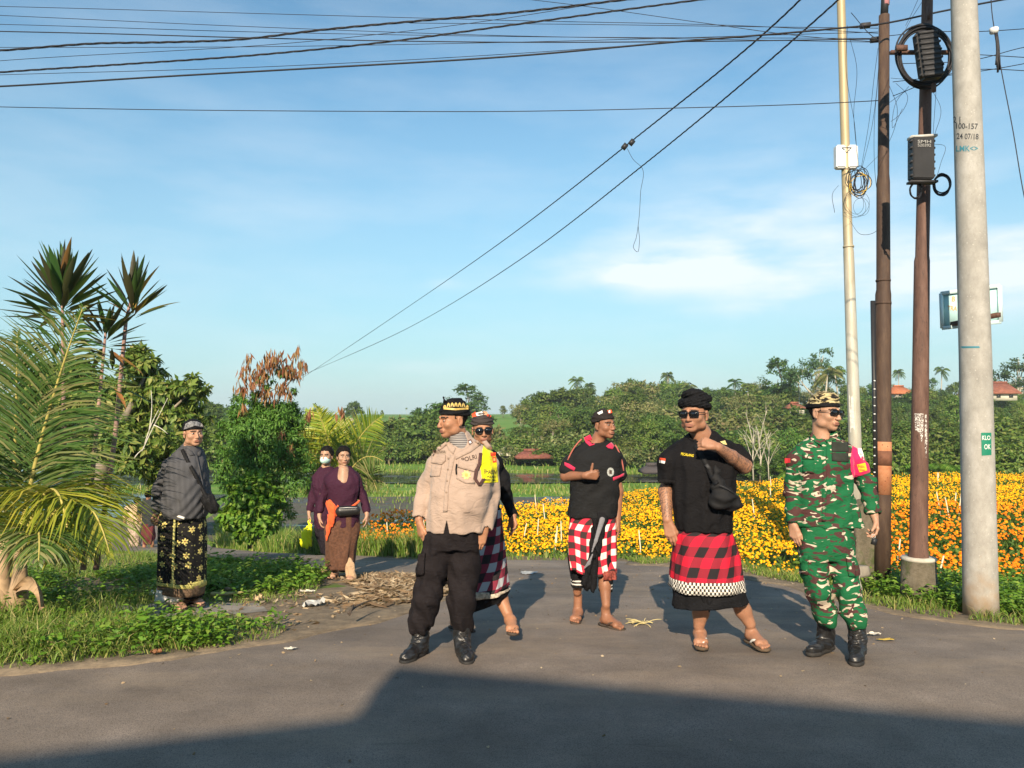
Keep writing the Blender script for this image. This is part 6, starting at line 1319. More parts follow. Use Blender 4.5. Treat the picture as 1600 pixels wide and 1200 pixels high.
def boot(s, ank, toe_uv, gz, shaft_top, m=LEATHER, sc=1.0, ra=.052, rt=.058):
    """laced leather boot from toe to shaft"""
    t = np.array([toe_uv[0]-ank[0], toe_uv[1]-ank[1], 0.]); t = unit(t); sd = np.array([t[1], -t[0], 0]); up = np.array([0, 0, 1.]); a = np.array(ank, float); a[2] = gz+.09; heel = np.array([a[0], a[1], gz])-t*.04
    fl = Fld(); pt = lambda f, l, u: heel+t*f*sc+sd*l*sc+up*u*sc
    fl.rc(np.array(shaft_top), rt*sc, a+up*.02, ra*sc, .02); fl.rc(a+up*.02, ra*sc, pt(.06, 0, .065), .05*sc, .03); fl.rc(pt(.01, 0, .05), .042*sc, pt(.07, 0, .05), .046*sc, .02); fl.rc(pt(.07, 0, .062), .046*sc, pt(.19, 0, .045), .038*sc, .03); fl.rc(pt(.19, -.012, .042), .036*sc, pt(.235, .004, .038), .036*sc, .025)
    for k in range(2): z = shaft_top[2]-.03-.02*k
    fl.fn(wrinkle(int(abs(ank[0])*100)+5, .0022, 60, (1, 1, 1.6), [(a+up*.03, .05, .0035)]), 'add'); g = gz+.022; fl.fn(lambda X, Y, Z_: g-Z_, 'max')
    b = s.add('boot', fl, m, .0055); off = world_off(s.root)
    fs = Fld(); fs.rc(pt(.0, 0, .016), .040*sc, pt(.07, 0, .016), .040*sc, .01); fs.rc(pt(.07, 0, .016), .040*sc, pt(.2, 0, .016), .046*sc, .02); fs.rc(pt(.2, 0, .016), .046*sc, pt(.238, .003, .016), .040*sc, .02)
    fs.fn(lambda X, Y, Z_: np.maximum((gz+.002)-Z_, Z_-(gz+.027)), 'max'); V, F = fs.mesh(.006); link('sole', mesh_np('sole', V-off, F, [RUBBER], True), b)
    fr = [(bb, rr_) for bb, rr_ in ((pt(.135, 0, .098), .03), (pt(.105, 0, .112), .034), (pt(.082, 0, .135), .037))]
    st = np.array(shaft_top)
    for k in range(6):
        q = k/5; p = (a+up*.05)*(1-q)+(st-up*.03)*q+t*(.052*sc); w = .026
        for sg in (-1, 1): V, F = tube(np.array([p-sd*w*sg-up*.006, p+t*.004, p+sd*w*sg+up*.010]), .0033, 4); link('lace', mesh_np('lace', V-off, F, [RUBBER], True), b)
    for bb, rr_ in fr: V, F = tube(np.array([bb-sd*.024-up*.006, bb+up*.004, bb+sd*.024-up*.004]), .0034, 4); link('lace', mesh_np('lace', V-off, F, [RUBBER], True), b)
    return b
def wrap(s, name, rows, m, parent=None, pleat=.004, npl=9, seed=1, nth=120, nv=46, close=True, th0=0, th1=2*np.pi, n=2.3, hem=None, thick=.005, usc=1.0, dy0=0, puff=0, yaw=0):
    """wrapped skirt cloth: rows (v, uL, uR, half depth px, dy) from waist to hem; UV in metres"""
    st = np.array(s.rows(rows, dy0)); t = np.linspace(0, 1, nv); k = np.linspace(0, 1, len(st)); st = np.column_stack([np.interp(t, k, st[:, j]) for j in range(5)])
    # soften corners between rows
    for _ in range(3): st[1:-1] = (st[:-2]+2*st[1:-1]+st[2:])/4
    th = np.linspace(th0, th1, nth, endpoint=not close); r = np.random.default_rng(seed); ph = r.uniform(0, 6.28, 5); V = []; UV = []
    for i in range(nv):
        z, cx, cy, a, b = st[i]; c, q = np.cos(th), np.sin(th); x = np.sign(c)*np.abs(c)**(2/n)*a; y = np.sign(q)*np.abs(q)**(2/n)*b
        g = t[i]**.8; w = pleat*g*(np.sin(npl*th+ph[0]+2*t[i])+.6*np.sin(npl*1.7*th+ph[1]-1.5*t[i])+.35*np.sin(npl*3.1*th+ph[2]))+.5*pleat*np.sin(4*th+9*t[i]+ph[3])
        nn = unit(np.column_stack([x/a/a, y/b/b, 0*x])); z_ = z+(hem(th)*t[i] if hem is not None else 0)
        V.append(np.column_stack([cx+x+nn[:, 0]*w, cy+y+nn[:, 1]*w, np.broadcast_to(z_, x.shape)])); per = np.concatenate([[0], np.cumsum(np.hypot(np.diff(x), np.diff(y)))]); UV.append(np.column_stack([per*usc, np.full(nth, (st[0][0]-z)*usc)]))
    V = np.concatenate(V); UV = np.concatenate(UV); i = np.arange(nv-1)[:, None]; mth = nth if close else nth-1; j = np.arange(mth)[None]; j2 = (j+1) % nth
    F = np.stack([i*nth+j, (i+1)*nth+j, (i+1)*nth+j2, i*nth+j2], -1).reshape(-1, 4)
    o = part(name, V, F, m, parent or s.root, True, uv=UV); md = o.modifiers.new('thickness', 'SOLIDIFY'); md.thickness = thick; md.offset = -1; return o
def check(name, s, cols, mottle=.1, border=None):
    """poleng chequer in UV metres: cols = (both, one, none)"""
    nb = NB(name, .85, .2); uv = nb.vec((1/s, 1/s, 1), src='UV'); sp = nb.n('ShaderNodeSeparateXYZ'); nb.put(sp.inputs[0], uv)
    a = nb.math('GREATER_THAN', nb.math('FRACT', nb.math('MULTIPLY', sp.outputs[0], .5)), .5); b = nb.math('GREATER_THAN', nb.math('FRACT', nb.math('MULTIPLY', sp.outputs[1], .5)), .5)
    c = nb.mix(a, nb.mix(b, cols[0], cols[1]), nb.mix(b, cols[1] if len(cols) < 4 else cols[3], cols[2]))
    c = nb.mix(mottle, c, nb.ramp(nb.noise(160, 2), [(.3, (.25, .25, .25)), (.7, (.75, .75, .75))]), 'OVERLAY')
    if border: c = border(nb, c)
    nb.col(c); nb.bump(nb.noise(300, 2), .2, .001); return nb.m
# ------------------------------------------------------------------ policeman
KHAKI = cloth('khaki_cloth', (.39, .288, .228), .05, .8, 500, .2); DKTR = cloth('dark_trouser_cloth', (.016, .013, .014), .12); YEL = cloth('yellow_armband', (.78, .72, .01), .03, .7); BROWNP = simple('dark_brown_print', (.07, .045, .035), .8); GOLD = simple('gold_thread', (.62, .44, .12), .45, .2, 60, .5, 200, .6); SILV = simple('silver', (.7, .7, .68), .3, .05, 5, 0, 10, .6)
p = Person(5.15, (690, 1018), 'policeman in khaki shirt and black trousers with a yellow band on his arm'); J = p.J
p.head(708, 656, -58, -4, 0, 1.02, -.02, neck=J(720, 694, .03), hair=.05, nr=.064)
sA, eA, wA = J(678, 708, .02), J(664, 765, .06), J(655, 812, .0); sB, eB, wB = J(764, 706, .04), J(766, 772, .06), J(757, 824, -.03)
p.arm([sA, eA, wA], [.05, .042, .028]); p.arm([sB, eB, wB], [.05, .042, .028])
hand(p.B, J(655, 814, 0), J(660, 848, -.02)-J(655, 814, 0), (.85, .55, 0), 1, 1.02, (.25, .35, .4, .5), thumb=(.35, .1, .2))
hand(p.B, J(757, 826, -.04), J(745, 860, -.06)-J(757, 826, -.04), (-.15, .95, .1), -1, 1.05, (.22, .25, .28, .32), .1, thumb=(.35, .15, .2))
p.core((722, 705), (710, 835), [[(672, 910, 0), (657, 990, .03)], [(723, 910, 0), (722, 990, .02)]]); p.body(SK_WARM, [(*p.box_px(680, 618, 752, 712), .0032, 'head'), (*p.box_px(632, 796, 684, 880), .0036, ''), (*p.box_px(728, 808, 780, 880), .0036, '')])
fl = Fld(); fl.loft(p.rows([(686, 706, 741, 13, .02), (692, 699, 748, 17, .02), (699, 688, 760, 21, .02), (707, 680, 768, 25, .02), (722, 676, 770, 28, .01), (745, 673, 771, 32, 0), (768, 672, 768, 35, -.01), (795, 669, 763, 36, -.01), (812, 667, 758, 36, 0), (829, 666, 757, 35, 0)]), .02, n=2.4, yaw=-.12)
cen = [(eA, .09, .006), (eB, .09, .006), (J(735, 800, -.12), .12, .005), (J(752, 740, -.1), .07, .003)]
fl.chain([J(690, 712, .02), J(680, 726, .03), eA, J(656, 806, .005)], [.046, .056, .056, .050], .03); fl.chain([J(757, 711, .03), J(766, 726, .03), eB, J(759, 822, -.02)], [.046, .056, .058, .056], .03)
fl.rc(J(722, 687, .02), .066, J(722, 700, .02), .08, .03)
fl.fn(wrinkle(11, .0028, 24, (1, 1, .8), cen), 'add')
V0 = J(708, 700, -.2)
zhem = J(0, 829)[2]
cuA, cuB = J(656, 806, .005), J(757, 822, -.02)
fl.rc(J(655, 812, 0), .048, J(654, 835, 0), .05, .002, 's'); fl.rc(J(757, 828, -.03), .050, J(756, 850, -.03), .052, .002, 's')
# opening of the shirt front below the last button
sl_ = J(697, 822, -.2); fl.fn(lambda X, Y, Z_: -np.maximum(np.maximum(np.abs(X-sl_[0]-(J(0, 808)[2]-Z_)*-.02)-np.clip((J(0, 808)[2]-Z_)*.22, 0, .02), Y-(p.D-.02)), Z_-J(0, 808)[2]), 'max')
shirt = p.add('shirt', fl, KHAKI, .0058); bs = bvh_of(shirt)
# collar wings, placket, pockets, epaulettes laid on the shirt
def lapel(poly, nm='collar', m=KHAKI, lift=.006, q=p, bv=bs): 
    o = patch_px(nm, poly, bv, m, q.root, lift, 4)
    if o: md = o.modifiers.new('t', 'SOLIDIFY'); md.thickness = lift*.8; md.offset = 0
    return o
lapel([(697, 692), (703, 690), (712, 700), (708, 710), (700, 702)]); lapel([(745, 688), (752, 694), (736, 706), (712, 718), (710, 710), (728, 700)])
lapel([(703, 711), (711, 713), (701, 760), (699, 800), (692, 800), (695, 755)], 'placket', KHAKI, .004)
lapel([(675, 709), (696, 711), (696, 720), (690, 726), (673, 723)], 'pocket_flap', KHAKI, .008); lapel([(674, 726), (690, 728), (687, 744), (672, 745)], 'pocket', KHAKI, .005)
lapel([(717, 718), (745, 724), (746, 738), (730, 734), (715, 730)], 'pocket_flap', KHAKI, .008); lapel([(714, 733), (744, 739), (742, 756), (726, 755), (713, 748)], 'pocket', KHAKI, .005)
lapel([(753, 690), (760, 688), (768, 698), (761, 702)], 'epaulette', KHAKI, .009); lapel([(682, 700), (697, 690), (699, 694), (686, 704)], 'epaulette', KHAKI, .009)
ab = Fld(); ab.ops = list(fl.ops); ab.fn(lambda X, Y, Z_: np.full(np.broadcast(X, Y, Z_).shape, -.0045), 'add')
a0, a1 = J(768, 694), J(762, 757)
def armmask(X, Y, Z_):
    u, v = proj((X+0*Y+0*Z_, Y+0*X+0*Z_, Z_+0*X+0*Y)); return poly_sd(u, v, [(755, 694), (766, 692), (775, 706), (779, 754), (754, 755), (750, 730)])*p.k
ab.fn(armmask, 'max'); arm = p.add('armband', ab, YEL, .0055, *p.box_px(744, 688, 784, 760)); bva = bvh_of(arm)
REDP = simple('red_print', (.70, .08, .03), .7); 
for poly in ([(766, 707), (775, 707), (774, 713), (767, 713)], [(769, 714), (775, 714), (776, 722), (770, 723)]): patch_px('emblem', poly, bva, REDP, p.root, .004, 3)
patch_px('emblem_star', [(771, 716), (774, 716), (774, 720), (771, 720)], bva, GOLD, p.root, .006, 2)
lettering('armband_text', 'BHABIN', 766, 737, 19, 7, bva, BROWNP, p.root, .08, .004); lettering('armband_text', 'POLRES', 768, 745, 13, 3.5, bva, BROWNP, p.root, .05, .004); lettering('armband_text', 'KEC. MA', 767, 750, 16, 3, bva, BROWNP, p.root, .05, .004)
lettering('chest_text', 'POLRI', 733, 716, 24, 7, bs, BROWNP, p.root, -.24, .004); patch_px('name_tape', [(676, 703), (697, 704), (696, 709.5), (676, 708.5)], bs, simple('tape_brown', (.33, .25, .19), .8), p.root, .004, 3)
lettering('name_text', 'TRADNANA', 686.5, 706, 19, 4.5, bs, BROWNP, p.root, -.03, .006)
cb_ = J(728.5, 742, -.2); bb_ = [(728.5+8*math.cos(t)*(1 if k % 2 else .68), 742+8*math.sin(t)*(1 if k % 2 else .68)) for k, t in enumerate(np.linspace(0, 6.283, 16, endpoint=False))]
patch_px('badge', bb_, bs, GOLD, p.root, .012, 3); patch_px('badge_centre', [(726, 739.5), (731, 739.5), (731, 744.5), (726, 744.5)], bs, simple('badge_orange', (.75, .3, .04), .5), p.root, .0145, 2)
patch_px('collar_pin', [(731, 688), (736, 686), (739, 692), (733, 695)], bs, simple('dark_pin', (.12, .06, .05)), p.root, .008, 2); patch_px('collar_pin', [(732.5, 689.5), (735.5, 688.5), (737, 692), (734, 693)], bs, SILV, p.root, .011, 2)
for v in (715, 732, 750, 768): lapel([(699.5-.06*(v-715), v), (702-.06*(v-715), v), (702-.06*(v-715), v+2.4), (699.5-.06*(v-715), v+2.4)], 'button', simple('button_tan', (.3, .21, .15), .4), .007)
lan = [(750, 708), (748, 725), (743, 735), (741, 748), (748, 758), (755, 748)]
for o_ in (0, 2.5): 
    Q = project_px(bs, [a+o_ for a, b in lan], [b for a, b in lan], .008); part('lanyard', *tube(Q, .0075, 6), simple('brown_braid', (.09, .045, .04), .8, .3, 60), p.root, True)
Q = project_px(bs, [713.5, 712.5, 713], [725, 733, 741], .012); part('pen', *tube(Q, .0055, 6), BLACKC, p.root, True)
# striped turtleneck under the collar
tn = Fld(); tn.rc(p.P(0, -.012, -.088), .056, J(723, 700, .0), .072, .01)
nb = NB('grey_ribbed_knit', .85, .2); w_ = nb.n('ShaderNodeTexWave', wave_type='BANDS', bands_direction='Z'); nb.put(w_.inputs['Vector'], nb.tc.outputs['Object']); w_.inputs['Scale'].default_value = 22; w_.inputs['Distortion'].default_value = 1; nb.col(nb.ramp(w_.outputs['Fac'], [(.3, (.14, .13, .13)), (.6, (.36, .33, .31))])); nb.bump(w_.outputs['Fac'], .6, .006)
p.add('neck_warmer', tn, nb.m, .005)
# trousers
def trousers(q, name, m, hip, legs, seed, wr=.005, h=.0068, mask=None):
    t = Fld(); t.loft(q.rows(hip), .03, n=2.3)
    cs = []
    for L in legs:
        pts = [q.J(*a[:3]) for a in L]; t.chain(pts, [q.r(a[3]) for a in L], .03); cs += [(pts[-1], .10, .008), (pts[len(pts)//2], .10, .004)]
    t.fn(wrinkle(seed, wr, 20, (1, 1, 1.0), cs), 'add')
    if mask: t.fn(mask, 'max')
    return q.add(name, t, m, h)
tr = trousers(p, 'trousers', DKTR, [(815, 670, 754, 30), (835, 668, 752, 31), (858, 664, 748, 30)], [[(688, 845, .0, 26), (676, 890, 0, 23.5), (667, 935, -.02, 21), (659, 968, .02, 18.5), (656, 978, .02, 16)], [(726, 845, .02, 25), (725, 890, .02, 24), (722, 930, .0, 21), (722, 968, .04, 18), (722, 975, .04, 16)]], 21)
bt = bvh_of(tr); lapel([(654, 866), (664, 864), (662, 898), (650, 900)], 'cargo_pocket', DKTR, .014, p, bt)
boot(p, J(657, 1005, .03), J(625, 1022, -.22), zat(J(657, 0)[0], 5.1), J(656, 972, .04)); boot(p, J(722, 1005, .02), J(735, 1020, -.25), zat(J(722, 0)[0], 5.1), J(722, 970, .05))
# headcloth with its upright corner and gold band
def ex(fl):
    P = p.P; fl.rc(P(-.0, .045, .10), .022, P(.028, .075, .150), .007, .02, flat=p.hF[:, 1], fs=1.8); fl.rc(P(.0, .0, .105), .04, P(0, -.05, .1), .04, .02); fl.rc(P(0, -.10, .03), .03, P(0, -.108, .05), .018, .02)
hc_ = p.band('headcloth', BLACKC, .030, .1, .013, .12, extra=ex, folds=2, amp=.003)
bh = bvh_of(hc_)
patch_px('gold_band', [(693, 639.5), (712, 641), (732, 639.5), (732, 636.5), (712, 638), (693, 636)], bh, GOLD, p.root, .004, 2)
for k in range(7):
    u = 695+k*5.8; v = 636-1.2*math.sin(math.pi*k/6)+ (0.6 if k in (0, 6) else 0); hgt = 6.5 if 0 < k < 6 else 4
    patch_px('gold_petal', [(u-2.5, v+.5), (u-2.1, v-hgt*.6), (u, v-hgt), (u+2.1, v-hgt*.6), (u+2.5, v+.5), (u+1.2, v+.5), (u, v-hgt*.55), (u-1.2, v+.5)], bh, GOLD, p.root, .005, 1.5)
# ------------------------------------------------------------------ man walking behind the policeman
GREYH = cloth('grey_headcloth', (.05, .042, .040), .2); SH = 1.0
p = Person(5.8, (765, 985), 'walking man in round sunglasses and maroon checked sarong, half hidden behind the policeman'); J = p.J
p.head(754, 671, 8, -4, 2, .98, 0, neck=J(757, 706, .04), hair=.05)
sB, eB, wB = J(775, 716, .05), J(789, 770, .1), J(802, 806, .02); p.arm([sB, eB, wB], [.05, .04, .028]); p.arm([J(735, 716), J(728, 770), J(722, 815)], [.05, .04, .028])
hand(p.B, J(800, 804, .02), J(806, 838, -.02)-J(800, 804, .02), (-.6, -.5, 0), 1, 1.0, (.3, .4, .5, .55), thumb=(.4, .2, .3))
for (k1, a1, t1, gz) in ((J(770, 905, .0), J(796, 966, -.12), (-.05, -1), .015), (J(735, 905, .1), J(714, 962, .18), (-.3, -1), -.02)): p.B.chain([J(755, 850, .05), k1, (k1+a1)/2+[0, .015, 0], a1], [.07, .052, .05, .034], .02)
g1 = .045; h1, t1, s1 = foot(p.B, J(797, 970, -.13), (.12, -1), 1.0, gz=g1); toes(p.B, h1, t1, s1, 1.0, -1)
g2 = zat(0, 6)+.02; a2 = J(712, 965, .2); h2, t2, s2 = foot(p.B, a2, (.75, -.65), .98, gz=g2); toes(p.B, h2, t2, s2, .98, 1)
p.core((757, 715), (755, 850)); p.body(SK_WARM, [(*p.box_px(725, 640, 785, 712), .0036, 'head'), (*p.box_px(785, 796, 825, 845), .0036, ''), (*p.box_px(695, 912, 830, 1000, -.6, .6), .0048, '')])
fl = Fld(); fl.loft(p.rows([(702, 742, 771, 10), (709, 733, 779, 14), (716, 728, 784, 20), (740, 722, 782, 25), (780, 726, 780, 25), (812, 724, 783, 25)]), .02); fl.chain([J(773, 720, .05), J(784, 745, .06), eB, J(800, 802, .03)], [.042, .052, .048, .040], .03); fl.rc(J(787, 750, .02), .045, J(791, 775, .04), .042, .02); fl.fn(wrinkle(13, .003, 26, (1, 1, 1), [(eB, .07, .006)]), 'add'); p.add('shirt', fl, BLACKC, .0062)
MAR = check('maroon_check', .062, ((.36, .38, .40), (.19, .025, .045), (.02, .016, .018), (.19, .025, .045)))
M_TRIM = simple('grey_gold_trim', (.42, .36, .28), .7, .5, 60)
hemf = lambda th: .035*np.cos(th-.3)
sar = wrap(p, 'sarong', [(795, 728, 784, 26), (840, 730, 786, 29), (880, 728, 790, 31, -.03), (920, 722, 795, 33, -.05)], MAR, pleat=.006, npl=6, seed=3, hem=hemf)
wrap(p, 'sarong_trim', [(918, 721.5, 795.5, 33.5, -.05), (926, 721, 797, 34, -.05)], M_TRIM, pleat=.006, npl=6, seed=3, nv=4, hem=hemf)
wrap(p, 'under_cloth', [(915, 726, 793, 30, -.04), (932, 724, 797, 31, -.03), (944, 728, 790, 28, -.02)], BLACKC, pleat=.006, npl=6, seed=5, nv=12, hem=lambda th: .06*np.cos(th))
SOLE = simple('dark_sandal_sole', (.06, .045, .035), .8); SOLES = simple('brown_strap', (.08, .05, .035), .7)
sandal(p.root, h1, t1, s1, 1.0, -1, SOLE, SOLES); sandal(p.root, h2, t2, s2, .98, 1, SOLE, SOLES)
p.glasses(.029, .023, 2.4, drop=.002)
p.band('headcloth', GREYH, .036, .095, .014, .1, folds=2, amp=.004)
bh = bvh_of([c for c in p.root.children if c.name.startswith('headcloth')][0])
for nm, poly, m in (('white_patch', [(743, 645), (753, 642), (755, 648), (745, 650)], WHT), ('red_patch', [(737, 647), (743, 643), (745, 650), (738, 652)], REDP), ('tan_patch', [(755, 642), (761, 643), (763, 649), (756, 648)], simple('tan_patch', (.5, .3, .18))), ('red_patch', [(762, 646), (768, 650), (765, 653), (760, 649)], REDP)): patch_px(nm, poly, bh, m, p.root, .004, 3)
# ------------------------------------------------------------------ polo shirt man with raised thumb
POLO = cloth('charcoal_polo', (.015, .0155, .0165), .08); REDC = cloth('red_collar_cloth', (.62, .03, .09), .06); PIPE = cloth('faded_red_piping', (.45, .13, .10), .1)
p = Person(6.2, (930, 957), 'man in charcoal polo shirt with red collar giving a thumbs up'); J = p.J
p.head(944, 664, 38, 2, 2, .96, -.01, neck=J(930, 697, .03), hair=.055)
sA, eA, wA = J(893, 708, .02), J(884, 744, .0), J(916, 743, -.2); sB, eB, wB = J(964, 708, .03), J(966, 768, .05), J(965, 812, -.0)
p.arm([sA, eA, wA], [.047, .043, .027]); p.arm([sB, eB, wB], [.047, .041, .027])
hand(p.B, J(915, 743, -.2), (1, -.12, .03), (.05, .92, .2), 1, .98, (1.25, 1.3, 1.3, 1.3), .02, thumb=(1.35, .05, -.1), dist=(.75, .55))
hand(p.B, J(965, 812, 0), J(970, 848, -.03)-J(965, 812, 0), (-.8, .3, 0), -1, .98, (.3, .5, .6, .7), thumb=(.4, .3, .3))
gz = zat(.6, 6.2)
for k1, a1 in ((J(905, 885, .05), J(902, 925, .12)), (J(944, 885, -.05), J(947, 945, -.12))): p.B.chain([J(925, 830, 0), k1, (k1+a1)/2+[0, .01, 0], a1], [.07, .05, .047, .033], .02)
h1, t1, s1 = foot(p.B, J(903, 930, .16), (-.25, -1), .97, gz=zat(.5, 6.3)+.02); toes(p.B, h1, t1, s1, .97, -1)
h2, t2, s2 = foot(p.B, J(946, 952, -.1), (.55, -.7), 1.0, gz=zat(.7, 6.1)+.02); toes(p.B, h2, t2, s2, 1.0, 1)
p.core((930, 706), (925, 830)); p.body(SK_DARK, [(*p.box_px(905, 635, 985, 725), .0036, 'head'), (*p.box_px(870, 718, 948, 770, -.5, .3), .0038, ''), (*p.box_px(948, 735, 990, 868), .0042, ''), (*p.box_px(870, 905, 1010, 990, -.6, .6), .0048, '')])
fl = Fld(); fl.loft(p.rows([(687, 916, 948, 9, .03), (692, 910, 956, 13, .02), (699, 901, 963, 17, .02), (709, 893, 970, 21, .01), (725, 891, 969, 23), (750, 891, 968, 25), (780, 890, 966, 25), (807, 887, 964, 26)]), .02, n=2.4)
fl.chain([J(900, 709, .02), J(891, 722, .01), J(886, 733, .0)], [.042, .054, .060], .03); fl.chain([J(960, 709, .02), J(967, 722, .03), J(968.5, 741, .03)], [.042, .052, .056], .03)
fl.rc(J(935, 692, .0), .05, J(932, 702, .0), .07, .02); nk = J(936, 694, -.13); fl.rc(J(937, 690, -.12), .035, J(937, 705, -.16), .012, .01, 's'); fl.rc(J(931, 694, .0), .052, J(933, 680, 0), .056, .006, 's')
fl.fn(wrinkle(31, .003, 24, (1, 1, .9), [(J(925, 790, -.1), .12, .003), (J(965, 700, 0), .06, .003)]), 'add')
polo = p.add('polo_shirt', fl, POLO, .0058); bs = bvh_of(polo)
L = lambda poly, nm, m, lift=.006: lapel(poly, nm, m, lift, p, bs)
L([(913, 684), (922, 679), (925, 686), (929, 694), (921, 697), (915, 691)], 'collar', REDC, .010); L([(947, 697), (955, 691), (960, 697), (957, 702), (950, 700)], 'collar', REDC, .010)
L([(882, 722), (890, 725), (899, 731), (897, 736), (888, 731), (882, 727)], 'sleeve_cuff', REDC); L([(958, 746), (968, 743), (975, 739), (975, 744), (966, 748), (958, 751)], 'sleeve_cuff', REDC)
for pts in ([(909, 686), (900, 691), (892, 703), (887, 719)], [(961, 695), (969, 703), (973, 716), (974.5, 736)]): Q = project_px(bs, [a for a, b in pts], [b for a, b in pts], .004); part('piping', *tube(bezier(Q[0], (Q[1]+Q[2])/2, Q[3], 8), .006, 6), PIPE, p.root, True)
ce = [(954+5.5*math.cos(t), 737.5+7*math.sin(t)) for t in np.linspace(0, 6.283, 18, endpoint=False)]; patch_px('round_emblem', ce, bs, simple('grey_emblem', (.36, .38, .36), .7, .5, 90), p.root, .004, 3); patch_px('emblem_centre', [(952, 734), (956, 735), (956, 741), (952, 740)], bs, BROWNP, p.root, .006, 2)
RWB = check('red_white_black_check', .052, ((.78, .72, .66), (.55, .03, .06), (.05, .03, .03), (.50, .03, .055)))
wrap(p, 'sarong', [(796, 896, 956, 20, .0), (812, 890, 962, 23, .0), (830, 888, 964, 25), (870, 889, 963, 26), (892, 891, 962, 26, -.01)], RWB, pleat=.009, npl=8, seed=7, hem=lambda th: -.02*np.sin(3*th))
HEMB = simple('patterned_red_hem', (.26, .06, .045), .8, .6, 70)
wrap(p, 'sarong_trim', [(888, 890, 964, 27, -.01), (902, 891, 963, 27, -.01)], HEMB, pleat=.009, npl=8, seed=7, nv=5, close=False, th0=R(288), th1=R(352))
BW = simple('white_stripe_cloth', (.6, .58, .55), .8)
for (a, b, dy) in (((897, 845), (903, 917), .08), ((944, 845), (946, 924), -.05)):
    w0 = 11; rows_ = [(a[1]+20, a[0]-w0, a[0]+w0, 13, dy), (905, b[0]-11, b[0]+12, 12, dy), (b[1], b[0]-10, b[0]+10, 11, dy)]; wrap(p, 'under_cloth', rows_, BLACKC, pleat=.003, npl=5, seed=4, nv=20, nth=60)
    for q in (-12, -7): wrap(p, 'white_stripe', [(b[1]+q, b[0]-11.2, b[0]+11.2, 12.2, dy), (b[1]+q+2.4, b[0]-11, b[0]+11, 12, dy)], BW, pleat=.002, npl=5, seed=4, nv=3, nth=50)
# hanging front fold
fc = Fld(); fc.chain([J(937, 808, -.10), J(930, 850, -.125), J(923, 890, -.13), J(918, 915, -.12)], [.06, .046, .036, .04], .02, flat=(0, 1, 0), fs=1.7); fc.chain([J(932, 812, -.13), J(926, 870, -.165), J(912, 912, -.14)], [.022, .018, .02], .015); fc.chain([J(944, 812, -.12), J(934, 860, -.155), J(926, 922, -.14)], [.022, .018, .02], .015); fc.fn(wrinkle(9, .005, 45, (1.6, 1, .3)), 'add'); p.add('front_fold', fc, BLACKC, .0055)
fc = Fld(); fc.chain([J(941, 812, -.15), J(931, 845, -.19), J(925, 862, -.19)], [.022, .014, .006], .01, flat=(0, 1, 0), fs=2); fc.chain([J(926, 866, -.19), J(920, 880, -.18), J(913, 888, -.165)], [.006, .014, .007], .01, flat=(0, 1, 0), fs=2); p.add('grey_fold', fc, cloth('grey_satin', (.2, .2, .22)), .005)
sandal(p.root, h1, t1, s1, .97, -1, SOLE, SOLES); sandal(p.root, h2, t2, s2, 1.0, 1, SOLE, SOLES)
DKBR = cloth('dark_brown_headcloth', (.026, .021, .020), .2)
def ex2(fl): fl.rc(p.P(.0, .04, .085), .03, p.P(.0, .06, .105), .012, .02)
hc_ = p.band('headcloth', DKBR, .032, .095, .012, .22, extra=ex2, folds=1.5, amp=.003); bh = bvh_of(hc_)
patch_px('white_patch', [(933, 645), (941, 641), (942, 645), (936, 648)], bh, WHT, p.root, .004, 2); patch_px('red_patch', [(949, 641), (955, 640), (957, 645), (951, 646)], bh, REDP, p.root, .004, 2); patch_px('white_patch', [(951, 641), (953.5, 641), (953.5, 645), (951, 645)], bh, WHT, p.root, .006, 2)
# ------------------------------------------------------------------ big man in black with headwrap
p = Person(5.36, (1135, 1003), 'heavy man in black polo shirt and black headwrap with a hand at his collar'); J = p.J
p.head(1085, 647, -34, 0, 0, 1.12, -.03, neck=J(1100, 690, .03), hair=.05, fat=.010, nr=.072)
sA, eA, wA = J(1048, 704, .02), J(1040, 768, .06), J(1043, 812, -.02); sB, eB, wB = J(1148, 700, .04), J(1163, 728, -.06), J(1122, 699, -.26)
p.arm([sA, eA, wA], [.062, .05, .034]); p.arm([sB, eB, (eB+wB)/2, wB], [.065, .052, .046, .031])
hand(p.B, J(1043, 814, -.02), J(1050, 845, -.05)-J(1043, 814, -.02), (.35, .9, 0), 1, 1.1, (.25, .3, .4, .55), thumb=(.3, .2, .3))
hand(p.B, J(1119, 697, -.27), J(1098, 690, -.27)-J(1119, 697, -.27), (-.1, .9, -.35), 1, 1.0, (1.0, 1.05, 1.1, 1.15), .02, thumb=(.4, .3, .3))
for k1, a1 in ((J(1100, 935, 0), J(1092, 978, .05)), (J(1150, 930, 0), J(1172, 975, .03))): p.B.chain([J(1110, 860, 0), k1, k1*.45+a1*.55+[0, .015, 0], a1], [.09, .062, .055, .038], .02)
gz = .016
h1, t1, s1 = foot(p.B, J(1093, 988, .08), (-.18, -1), 1.05, gz=gz); toes(p.B, h1, t1, s1, 1.05, -1); h2, t2, s2 = foot(p.B, J(1173, 985, .05), (.25, -1), 1.05, gz=gz); toes(p.B, h2, t2, s2, 1.05, 1)
nb = NB('tattooed_skin', .5, .35); n = nb.noise(14, 5); cc = nb.ramp(n, [(.3, (.30, .145, .085)), (.7, (.40, .20, .115))]); tt = nb.noise(15, 3, .5, dist=3.0); lines_ = nb.ramp(tt, [(.44, (0, 0, 0)), (.48, (.75, .75, .75)), (.52, (.75, .75, .75)), (.56, (0, 0, 0))]); nb.col(nb.mix(lines_, cc, (.075, .055, .05))); TAT = nb.m
p.ho['tat'] = TAT
